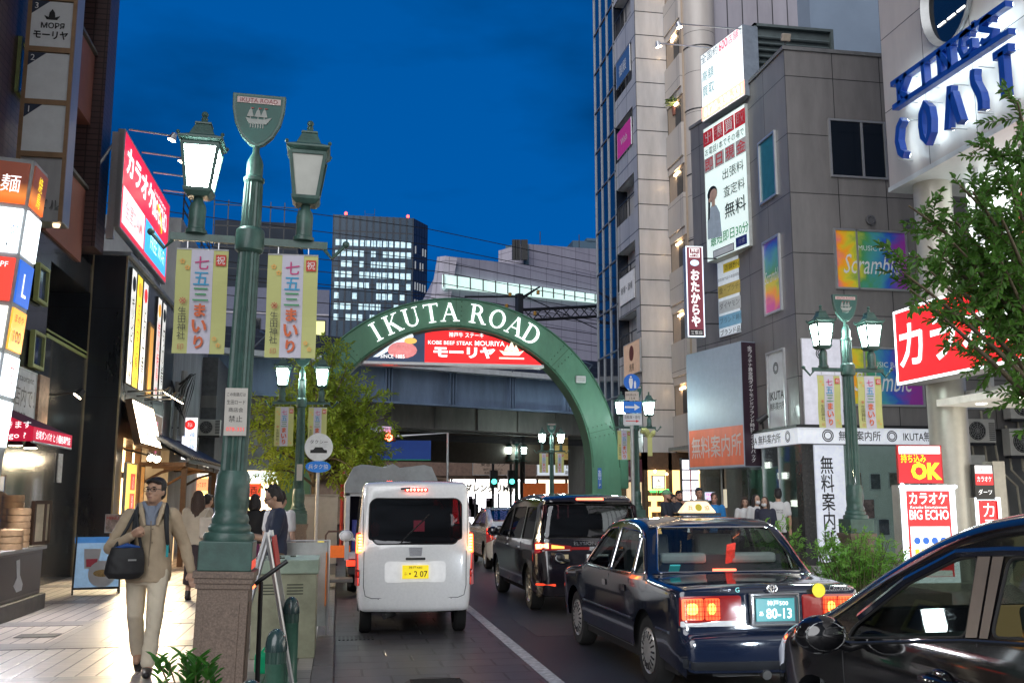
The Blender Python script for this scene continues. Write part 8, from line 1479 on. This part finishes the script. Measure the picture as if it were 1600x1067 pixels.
SK = mat('skin_warm', (.50, .30, .205), .5, var=.1, scale=20); SKP = mat('skin_pale', (.46, .29, .21), .5, var=.1, scale=20); HAIR = mat('black_hair', (.012, .009, .008), .42, var=.4, scale=60, bump=.5, bscale=180); HAIRB = mat('brown_hair', (.055, .03, .018), .45, var=.4, scale=60, bump=.5, bscale=180)
def person(label, loc, rz, sc=1.0, top=None, sleeve='long', bottom=None, skin=SK, hair=HAIR, hairstyle='short', yaw=0, pitch=0, J=None, fine=False, cap=None, mask=False, beard=None, skirt=False, shoe=BLACK, roll=0, stretch=1.0, group=None, collar=None, lean=0):
    t = thing('person', label, 'person', loc, rz, group); t.scale = (sc, sc, sc * stretch)
    j = dict(pel=(0, 0, .93), che=(0, 0, 1.27), neck=(0, .01, 1.45), head=(0, -.01, 1.605), shL=(-.175, .01, 1.395), elL=(-.225, .03, 1.12), wrL=(-.235, -.04, .88), shR=(.175, .01, 1.395), elR=(.225, .03, 1.12), wrR=(.235, -.04, .88),
             hipL=(-.09, 0, .91), knL=(-.095, -.02, .50), anL=(-.095, .03, .09), hipR=(.09, 0, .91), knR=(.095, -.02, .50), anR=(.095, .03, .09))
    if J: j.update(J)
    V = {k: Vector(v) for k, v in j.items()}
    if lean:
        for k in ('che', 'neck', 'head', 'shL', 'shR', 'elL', 'elR', 'wrL', 'wrR'): V[k] = V[k] + Vector((0, -lean * (V[k].z - .93), 0))
    vox = .0075 if fine else .0145
    HM = Matrix.Translation(V['head']) @ Matrix.Rotation(yaw, 4, 'Z') @ Matrix.Rotation(pitch, 4, 'X') @ Matrix.Rotation(roll, 4, 'Y')
    def h(p): return tuple(HM @ Vector(p))
    def hsph(b, c, r): tmp = MB().sph(c, r, n=16, m=12); b.add([h(v) for v in tmp.v], tmp.f)
    b = Blob(); cx, cy = V['che'].x, V['che'].y; pc = V['pel']
    b.loft([(pc.x, pc.y, .80, .12, .09), (pc.x, pc.y, .95, .135, .10), ((pc.x + cx) / 2, (pc.y + cy) / 2, 1.10, .12, .09), (cx, cy, 1.28, .145, .105), (cx, cy, 1.38, .15, .09), (V['neck'].x, V['neck'].y, 1.45, .07, .06)])
    b.chain([V['neck'] - Vector((0, 0, .06)), V['neck'], Vector(h((0, .02, -.07)))], [.062, .054, .054])
    for s in 'LR':
        b.chain([V['sh' + s], V['sh' + s].lerp(V['el' + s], .5), V['el' + s], V['el' + s].lerp(V['wr' + s], .4), V['wr' + s]], [.05, .044, .036, .037, .025])
        b.chain([V['hip' + s], V['hip' + s].lerp(V['kn' + s], .5), V['kn' + s], V['kn' + s].lerp(V['an' + s], .35), V['an' + s]], [.082, .07, .052, .05, .035])
        # hand: palm, four fingers and a thumb
        w = V['wr' + s]; d = (w - V['el' + s]).normalized(); sg = -1 if s == 'L' else 1; grip = j.get('grip' + s); side = Vector((sg, 0, 0)); nrm = d.cross(side).normalized(); side = nrm.cross(d).normalized()
        if grip: nrm = Vector(grip).normalized(); nrm = (nrm - d * nrm.dot(d)).normalized(); side = d.cross(nrm).normalized()
        pal = w + d * .055; b.chain([w, w + d * .03 + side * .012, pal + d * .02 + side * .016], [.024, .026, .022]); b.chain([w, w + d * .03 - side * .012, pal + d * .02 - side * .016], [.024, .026, .022])
        curl = 1.5 if grip else .35
        for q, (o_, L_) in enumerate(((-.027, .066), (-.009, .078), (.009, .073), (.027, .058))):
            p = pal + d * .025 + side * o_; pts = [p]; a = curl * .25; 
            for seg in (.42, .33, .25): a += curl * .55; pts.append(pts[-1] + (d * math.cos(a) + nrm * math.sin(a)) * L_ * seg * 1.05)
            b.chain(pts, [.0105, .0098, .009, .0078], 8)
        th = w + d * .03 - side * .028; b.chain([th, th + (d * .6 - side * .55 + nrm * .4).normalized() * .035, th + (d * .85 - side * .35 + nrm * .7).normalized() * .062], [.014, .0115, .009], 8)
        f = V['an' + s]; b.chain([f, f + Vector((0, -.06, -.045)), f + Vector((0, -.14, -.06))], [.04, .036, .028])
    hsph(b, (0, .012, .025), (.074, .092, .092)); hsph(b, (0, -.012, -.03), (.064, .078, .085)); hsph(b, (0, -.038, -.082), (.042, .046, .038)); hsph(b, (0, -.03, -.06), (.056, .055, .05))
    hsph(b, (0, -.094, -.028), (.013, .018, .018)); hsph(b, (0, -.088, -.005), (.009, .012, .028)); hsph(b, (0, -.082, .022), (.05, .014, .012))
    for s in (-1, 1): hsph(b, (s * .073, .012, -.012), (.011, .022, .034)); hsph(b, (s * .036, -.062, -.035), (.024, .02, .022))
    hsph(b, (0, -.082, -.066), (.024, .010, .007)); hsph(b, (0, -.079, -.078), (.02, .010, .007))
    b.form('body', skin, t, vox, 3 if fine else 2)
    for s in (-1, 1):
        m = MB().sph((s * .031, -.0835, .0), (.013, .006, .0065), n=10, m=6); e = MB(); e.add([h(v) for v in m.v], m.f); e.build('eye', mat('eye_dark', (.015, .01, .008), .15, var=0), t, smooth=60)
        m = MB().sph((s * .033, -.089, .022), (.02, .006, .004), n=8, m=5); e = MB(); e.add([h(v) for v in m.v], m.f); e.build('eyebrow', hair, t)
    m = MB().sph((0, -.092, -.071), (.021, .004, .0045), n=10, m=5); e = MB(); e.add([h(v) for v in m.v], m.f); e.build('lips', mat('lips', (.28, .10, .085), .5, var=0), t, smooth=60)
    # hair
    b = Blob()
    if hairstyle != 'none':
        hsph(b, (0, .030, .042), (.083, .090, .090)); hsph(b, (0, .045, -.01), (.079, .072, .085))
        for s in (-1, 1): hsph(b, (s * .066, .018, .025), (.018, .045, .05))
        if hairstyle in ('short', 'mid'):
            for k in range(7): x = -.05 + k * .0167; hsph(b, (x, -.062 + .35 * x * x * 10, .088 - abs(x) * .35), (.02, .034, .024))
        if hairstyle == 'spiky':
            random.seed(int(sc * 1000))
            for k in range(26): a = random.uniform(0, 6.28); r_ = random.uniform(0, .07); hsph(b, (r_ * math.cos(a), .02 + r_ * math.sin(a), .115 + random.uniform(-.02, .02) - r_ * .3), (.014, .018, .026))
        if hairstyle in ('long', 'mid'):
            L_ = .34 if hairstyle == 'long' else .14
            for k in range(9):
                a = -.3 + (math.pi + .6) * k / 8; x, y = .078 * math.cos(a), .022 + .075 * math.sin(a); b.chain([Vector(h((x, y, .0))), Vector(h((x * 1.12, y * 1.1, -.1))), Vector(h((x * 1.1, y * 1.05 + .01, -L_)))], [.03, .032, .02], 8)
        if hairstyle == 'bun': hsph(b, (0, .115, .06), (.045, .045, .042))
        if hairstyle == 'curly':
            random.seed(3)
            for k in range(40): a = random.uniform(0, 6.28); e_ = random.uniform(-.1, 1.3); hsph(b, (.08 * math.cos(a) * math.cos(e_), .03 + .085 * math.sin(a) * math.cos(e_), .04 + .085 * math.sin(e_)), (.022, .022, .022))
        b.form('hair', hair, t, .008 if fine else .014, 1, .0025)
    # top
    b = Blob(); zb = .80 if not skirt else .86
    kx_ = 1.14 if fine and sleeve == 'long' else 1; b.loft([(pc.x, pc.y, zb, .172 * kx_, .13 * kx_), (pc.x, pc.y, .95, .165 * kx_, .122 * kx_), ((pc.x + cx) / 2, (pc.y + cy) / 2, 1.10, .160 * kx_, .118 * kx_), (cx, cy, 1.26, .172, .128), (cx, cy, 1.36, .172, .112), ((cx + V['neck'].x) / 2, (cy + V['neck'].y) / 2, 1.425, .115, .085), (V['neck'].x, V['neck'].y, 1.462, .074, .068)])
    for s in 'LR':
        sh, el, wr = V['sh' + s], V['el' + s], V['wr' + s]
        if sleeve == 'long': b.chain([sh, sh.lerp(el, .5), el, el.lerp(wr, .5), wr - (wr - el).normalized() * .015], [.074, .066, .058, .052, .042])
        elif sleeve == 'short': b.chain([sh, sh.lerp(el, .45), sh.lerp(el, .7)], [.072, .066, .064])
    b.form('jacket' if sleeve == 'long' else 'shirt', top, t, .009 if fine else .019, 4, .011 if fine else .004, 3)
    # trousers / skirt
    b = Blob()
    if skirt: b.loft([(pc.x, pc.y, .25, .19, .17), (pc.x, pc.y, .6, .17, .15), (pc.x, pc.y, .98, .135, .11)])
    else:
        b.loft([(pc.x, pc.y, .78, .158, .118), (pc.x, pc.y, .9, .160, .12), (pc.x, pc.y, 1.0, .145, .112)])
        for s in 'LR': hp, kn, an = V['hip' + s], V['kn' + s], V['an' + s]; b.chain([hp, hp.lerp(kn, .4), kn, kn.lerp(an, .5), an + (kn - an).normalized() * .03], [.098, .092, .076, .068, .064])
    b.form('skirt' if skirt else 'trousers', bottom or BLACK, t, .010 if fine else .02, 4, .010 if fine else .004, 9)
    for s in 'LR':
        f = V['an' + s]; k = V['kn' + s]; up_ = (k - f).normalized(); fd = Vector((0, -1, 0)); fd = (fd - up_ * fd.dot(up_)).normalized()
        b = Blob(); b.chain([f + fd * -.045 - up_ * .04, f + fd * .03 - up_ * .045, f + fd * .11 - up_ * .06, f + fd * .165 - up_ * .065], [.040, .046, .042, .030]); b.chain([f + up_ * .05, f - up_ * .02], [.046, .046]); b.form('shoe', shoe, t, .009 if fine else .017, 3)
    if cap: 
        b = Blob(); hsph(b, (0, .012, .062), (.088, .102, .078)); hsph(b, (0, -.10, .055), (.062, .065, .012)); b.form('cap', cap, t, .009, 2)
    if mask:
        b = Blob(); hsph(b, (0, -.055, -.058), (.062, .050, .052)); b.form('face_mask', mat('mask_white', (.66, .67, .68), .7), t, .008, 2)
    if beard:
        b = Blob(); hsph(b, (0, -.036, -.092), (.052, .05, .036)); hsph(b, (0, -.02, -.07), (.066, .045, .035)); b.form('beard', beard, t, .009, 1)
    return t, V, h
# ---- the walking man
BEIGE = mat('beige_jacket', (.47, .365, .25), .75, var=.12, scale=6); CHINO = mat('cream_chinos', (.74, .65, .50), .8, var=.1, scale=5)
man, V, h = person('man in beige jacket, glasses and cream trousers walking with a black shoulder bag', (-1.70, 9.82, .13), R(8), 1.02, BEIGE, 'long', CHINO, fine=True, yaw=R(-26), pitch=R(-7), hairstyle='short', J=dict(
    shL=(-.178, .0, 1.385), elL=(-.335, -.06, 1.10), wrL=(-.14, -.25, 1.225), gripL=(.3, .5, .2), shR=(.178, .02, 1.385), elR=(.30, .08, 1.12), wrR=(.36, .02, .88), hipL=(-.095, .01, .92), knL=(-.10, .02, .52), anL=(-.065, .26, .15), hipR=(.09, -.01, .92), knR=(.075, -.13, .51), anR=(.04, -.17, .09), head=(.02, -.02, 1.61)))
SHIRTB = mat('blue_shirt', (.20, .23, .30), .7, var=.1)
b = Blob(); b.loft([(0, -.055, 1.30, .06, .085), (0, -.035, 1.40, .075, .085), (0, -.01, 1.475, .072, .075)]); b.form('inner_shirt', SHIRTB, man, .008, 2)
m = MB(); [m.tube([(s * .015, -.115, 1.36), (s * .055, -.085, 1.47), (s * .074, .0, 1.50)], [.012, .02, .018], 8) for s in (-1, 1)]; m.build('shirt_collar', SHIRTB, man, smooth=60)
m = MB(); [m.tube([(s * .055, -.132, 1.30), (s * .085, -.11, 1.42), (s * .095, .0, 1.485), (s * .05, .075, 1.50)], [.014, .024, .026, .022], 8) for s in (-1, 1)]; m.build('jacket_collar', BEIGE, man, smooth=60)
m = MB(); m.tube([(.0, -.134, 1.34), (.005, -.142, 1.2), (.0, -.135, 1.05), (.0, -.135, .83)], .005, 6); [m.sph((.02, -.141, z), (.007, .004, .007)) for z in (1.27, 1.15)]; m.build('jacket_placket', mat('placket', (.26, .2, .14), .7), man)
def ring(m, c, rx, rz, n=16, r=.0028): m.tube([h((c[0] + rx * math.copysign(abs(math.cos(a)) ** .7, math.cos(a)), c[1], c[2] + rz * math.copysign(abs(math.sin(a)) ** .7, math.sin(a)))) for a in [2 * math.pi * k / n for k in range(n + 1)]], r, 6)
m = MB(); [ring(m, (s * .034, -.102, -.003), .026, .018) for s in (-1, 1)]; m.tube([h((-.008, -.102, .003)), h((.008, -.102, .003))], .0028, 6); [m.tube([h((s * .06, -.1, .004)), h((s * .076, -.03, .004)), h((s * .077, .02, -.004))], .0028, 6) for s in (-1, 1)]; m.build('glasses', BLACK, man)
for s in (-1, 1):
    m = MB(); m.tube([(s * .10, .10, 1.42), (s * .115, .02, 1.478), (s * .125, -.085, 1.42), (s * .135, -.135, 1.28), (s * .155, -.11, 1.10), (s * .17, .02, 1.02)], [.024, .026, .026, .022, .016, .014], 8); m.build('backpack_strap', mat('strap_black', (.02, .022, .026), .7), man, smooth=60)
tq = MB().bx(.140, .162, -.128, -.112, 1.02, 1.13).build('strap_tag', mat('tag_teal', (.02, .35, .38), .5), man)
bkp = thing('backpack', 'dark backpack on the back of the walking man', 'backpack', (-1.70, 9.82, .13), R(8)); MB().bx(-.15, .15, .13, .26, 1.02, 1.44).build('body', mat('strap_black', (.02, .022, .026), .7), bkp, bevel=.05, seg=3)
bag = thing('shoulder_bag', 'soft black shoulder bag with blue lining carried by the walking man', 'bag', (-1.70, 9.82, .13), R(8))
b = Blob(); b.loft([(-.20, -.20, .86, .13, .07), (-.20, -.21, .91, .17, .085), (-.19, -.21, 1.05, .16, .075), (-.185, -.2, 1.14, .135, .045)]); b.form('body', mat('bag_black', (.014, .014, .016), .6, var=.3, scale=9), bag, .009, 3, .007)
m = MB(); m.tube([(-.29, -.21, 1.13), (-.185, -.245, 1.155), (-.08, -.22, 1.135)], [.01, .022, .01], 8); m.build('lining', mat('lining_blue', (.01, .07, .30), .6), bag, smooth=60)
m = MB(); m.tube([(-.30, -.20, 1.12), (-.20, -.17, 1.3), (-.13, -.07, 1.475), (-.11, .03, 1.48), (-.10, .12, 1.35)], .014, 8); m.tube([(-.07, -.20, 1.13), (-.10, -.19, 1.28), (-.14, -.09, 1.46), (-.13, .03, 1.48)], .014, 8); m.build('strap', mat('strap_black', (.02, .022, .026), .7), bag, smooth=60); MB().bx(-.17, -.1, -.288, -.284, 1.02, 1.035).build('small_logo', mat('logo_grey', (.3, .3, .3), .5), bag)
# ---- phone user and others on the left pavement
NAVY = mat('navy_polo', (.018, .028, .06), .75, var=.15); TAN = mat('tan_trousers', (.16, .11, .07), .8, var=.15)
p = at(432, 838, y=11.9)
ph, V2, h2 = person('man in navy polo and glasses looking down at his phone behind the nearest lamp', (p.x, 11.9, .13), R(-82), 1.0, NAVY, 'short', TAN, hairstyle='spiky', pitch=R(24), fine=True, J=dict(elL=(-.2, -.08, 1.10), wrL=(-.11, -.30, 1.16), gripL=(.6, -.2, .6), elR=(.2, -.06, 1.10), wrR=(.10, -.30, 1.15), gripR=(-.6, -.2, .6), head=(0, -.055, 1.585)))
h = h2; m = MB(); [ring(m, (s * .034, -.102, -.003), .024, .016) for s in (-1, 1)]; m.tube([h2((-.008, -.102, 0)), h2((.008, -.102, 0))], .003, 6); [m.tube([h2((s * .06, -.1, .0)), h2((s * .077, .02, -.004))], .003, 6) for s in (-1, 1)]; m.build('glasses', BLACK, ph)
fo = thing('smartphone', 'white smartphone in the hands of the man in the navy polo', 'phone', (p.x, 11.9, .13), R(-82)); MB().box((0.0, -.40, 1.22), (.075, .012, .15), rx=R(-50)).build('case', WHITEP, fo, bevel=.004); MB().box((0.0, -.395, 1.227), (.066, .004, .138), rx=R(-50)).build('screen', mat('screen', (.3, .33, .36), .1, emit=.6, ecol=(.7, .8, .9)), fo)
CREAMK = mat('cream_knit', (.50, .43, .32), .85, var=.1); WHITE_T = mat('white_tee', (.58, .58, .58), .8, var=.06); BLKC = mat('black_cloth', (.014, .014, .016), .8); DARKSK = mat('dark_skirt', (.03, .018, .02), .8); PURP = mat('purple_print', (.16, .02, .10), .7, var=.8, scale=12)
def spot(px, py, y): q = at(px, py, y=y); return q.x, q.y
x, y = spot(308, 830, 16.6); w1, _, _ = person('woman with long dark hair in cream top and dark skirt seen from behind', (x, y, .13), R(175), .98, CREAMK, 'long', DARKSK, hairstyle='long', skirt=True, hair=HAIRB, yaw=R(-8))
tb_ = thing('tote_bag', 'cream tote bag on the shoulder of the woman in the cream top', 'bag', (x + .19, y - .08, .13), R(20)); MB().bx(-.15, .15, -.05, .05, .95, 1.28).build('body', mat('tote_cream', (.6, .54, .44), .85), tb_, bevel=.03); m = MB(); [m.tube([(-.09, dy, 1.27), (-.02, dy, 1.42), (.09, dy, 1.27)], .01, 6) for dy in (-.03, .03)]; m.build('strap', mat('tote_cream', (.6, .54, .44), .85), tb_)
x, y = spot(397, 830, 17.5); person('woman in black top and purple patterned skirt standing behind the nearest lamp', (x, y, .13), R(165), .95, BLKC, 'long', PURP, hairstyle='mid', skirt=True)
x, y = spot(437, 830, 14.2); person('person with a hair bun in white top behind the phone user', (x, y, .13), R(150), .97, WHITE_T, 'short', BLKC, hairstyle='bun', skin=SKP)
x, y = spot(322, 850, 19.5); person('man in dark blue coat half hidden behind the nearest lamp', (x, y, .13), R(140), .96, mat('blue_coat', (.02, .03, .09), .8), 'long', BLKC)
# ---- bystanders on the right pavement behind the taxi
BLU_T = mat('blue_tee', (.02, .20, .50), .8, var=.1); GRY_T = mat('grey_tee', (.28, .27, .26), .8); NVT = mat('navy_tee', (.02, .026, .04), .8); GRN = mat('green_cap', (.16, .36, .20), .7); SKR = mat('skin_ruddy', (.46, .24, .17), .5, var=.1, scale=20)
yb = 22.5
x, y = spot(1042, 810, yb); person('bearded man in green cap and navy tee facing right behind the taxi', (x, y, .13), R(48), 1.02, NVT, 'short', BLKC, skin=SKR, hairstyle='none', cap=GRN, beard=HAIRB, yaw=R(18), J=dict(elL=(-.22, -.08, 1.12), wrL=(-.05, -.24, 1.1), elR=(.22, -.08, 1.12), wrR=(.05, -.22, 1.14)))
x, y = spot(1062, 810, yb + .5); person('man in dark tee holding his chin behind the taxi roof light', (x, y, .13), R(5), 1.02, NVT, 'short', BLKC, skin=SKR, beard=HAIR, J=dict(elR=(.24, -.14, 1.13), wrR=(.06, -.16, 1.40), gripR=(-.5, .4, .5), elL=(-.2, -.08, 1.12), wrL=(.06, -.2, 1.08)))
x, y = spot(1053, 810, yb + 1.1); person('dark haired person almost hidden between the two bearded men', (x, y, .13), R(30), .97, BLKC, 'short', BLKC)
x, y = spot(1093, 800, yb + .6); person('tall man in grey tee behind the taxi roof light', (x, y, .13), R(0), 1.06, GRY_T, 'short', BLKC, skin=SKR, hairstyle='short', hair=mat('bluish_hair', (.015, .02, .035), .5))
x, y = spot(1117, 812, yb - .3); person('curly haired person in bright blue tee beside the taxi roof light', (x, y, .13), R(-25), .98, BLU_T, 'short', BLKC, skin=SKR, hairstyle='curly', hair=HAIRB)
x, y = spot(1165, 815, 21.5); person('girl with bobbed brown hair in white tee and olive jacket', (x, y, .13), R(-20), .93, WHITE_T, 'short', BLKC, skin=SKP, hairstyle='mid', hair=HAIRB)
x, y = spot(1183, 812, 21.2); person('masked woman with long black hair in pale top', (x, y, .13), R(10), .96, WHITE_T, 'long', BLKC, skin=SKP, hairstyle='long', mask=True)
x, y = spot(1196, 816, 20.6); person('masked brown haired woman in dark jacket nearest the taxi', (x, y, .13), R(-40), .93, mat('navy_jacket', (.025, .028, .05), .8), 'long', BLKC, skin=SKP, hairstyle='long', hair=HAIRB, mask=True)
x, y = spot(1217, 808, 21.0)
wt, _, _ = person('man in white tee seen from behind with dark print on his back', (x, y, .13), R(165), 1.03, WHITE_T, 'short', BLKC, hairstyle='spiky')
o = lettering([LK], wt, [('BREATHE', 0, 1.28, .03, 0, 0, dict(w=.14)), ('WE CARE', 0, 1.23, .03, 0, 0, dict(w=.14))], 'shirt_print'); o.location = (0, .142, 0); o.rotation_euler = (0, 0, R(180))
x, y = spot(1238, 815, 24.8); person('person in pale clothes standing inside the corner shop glass', (x + .9, y - 1.1, .13), R(90), .95, CREAMK, 'short', TAN, skin=SKP)
bpy.data.scenes.remove(TMP)
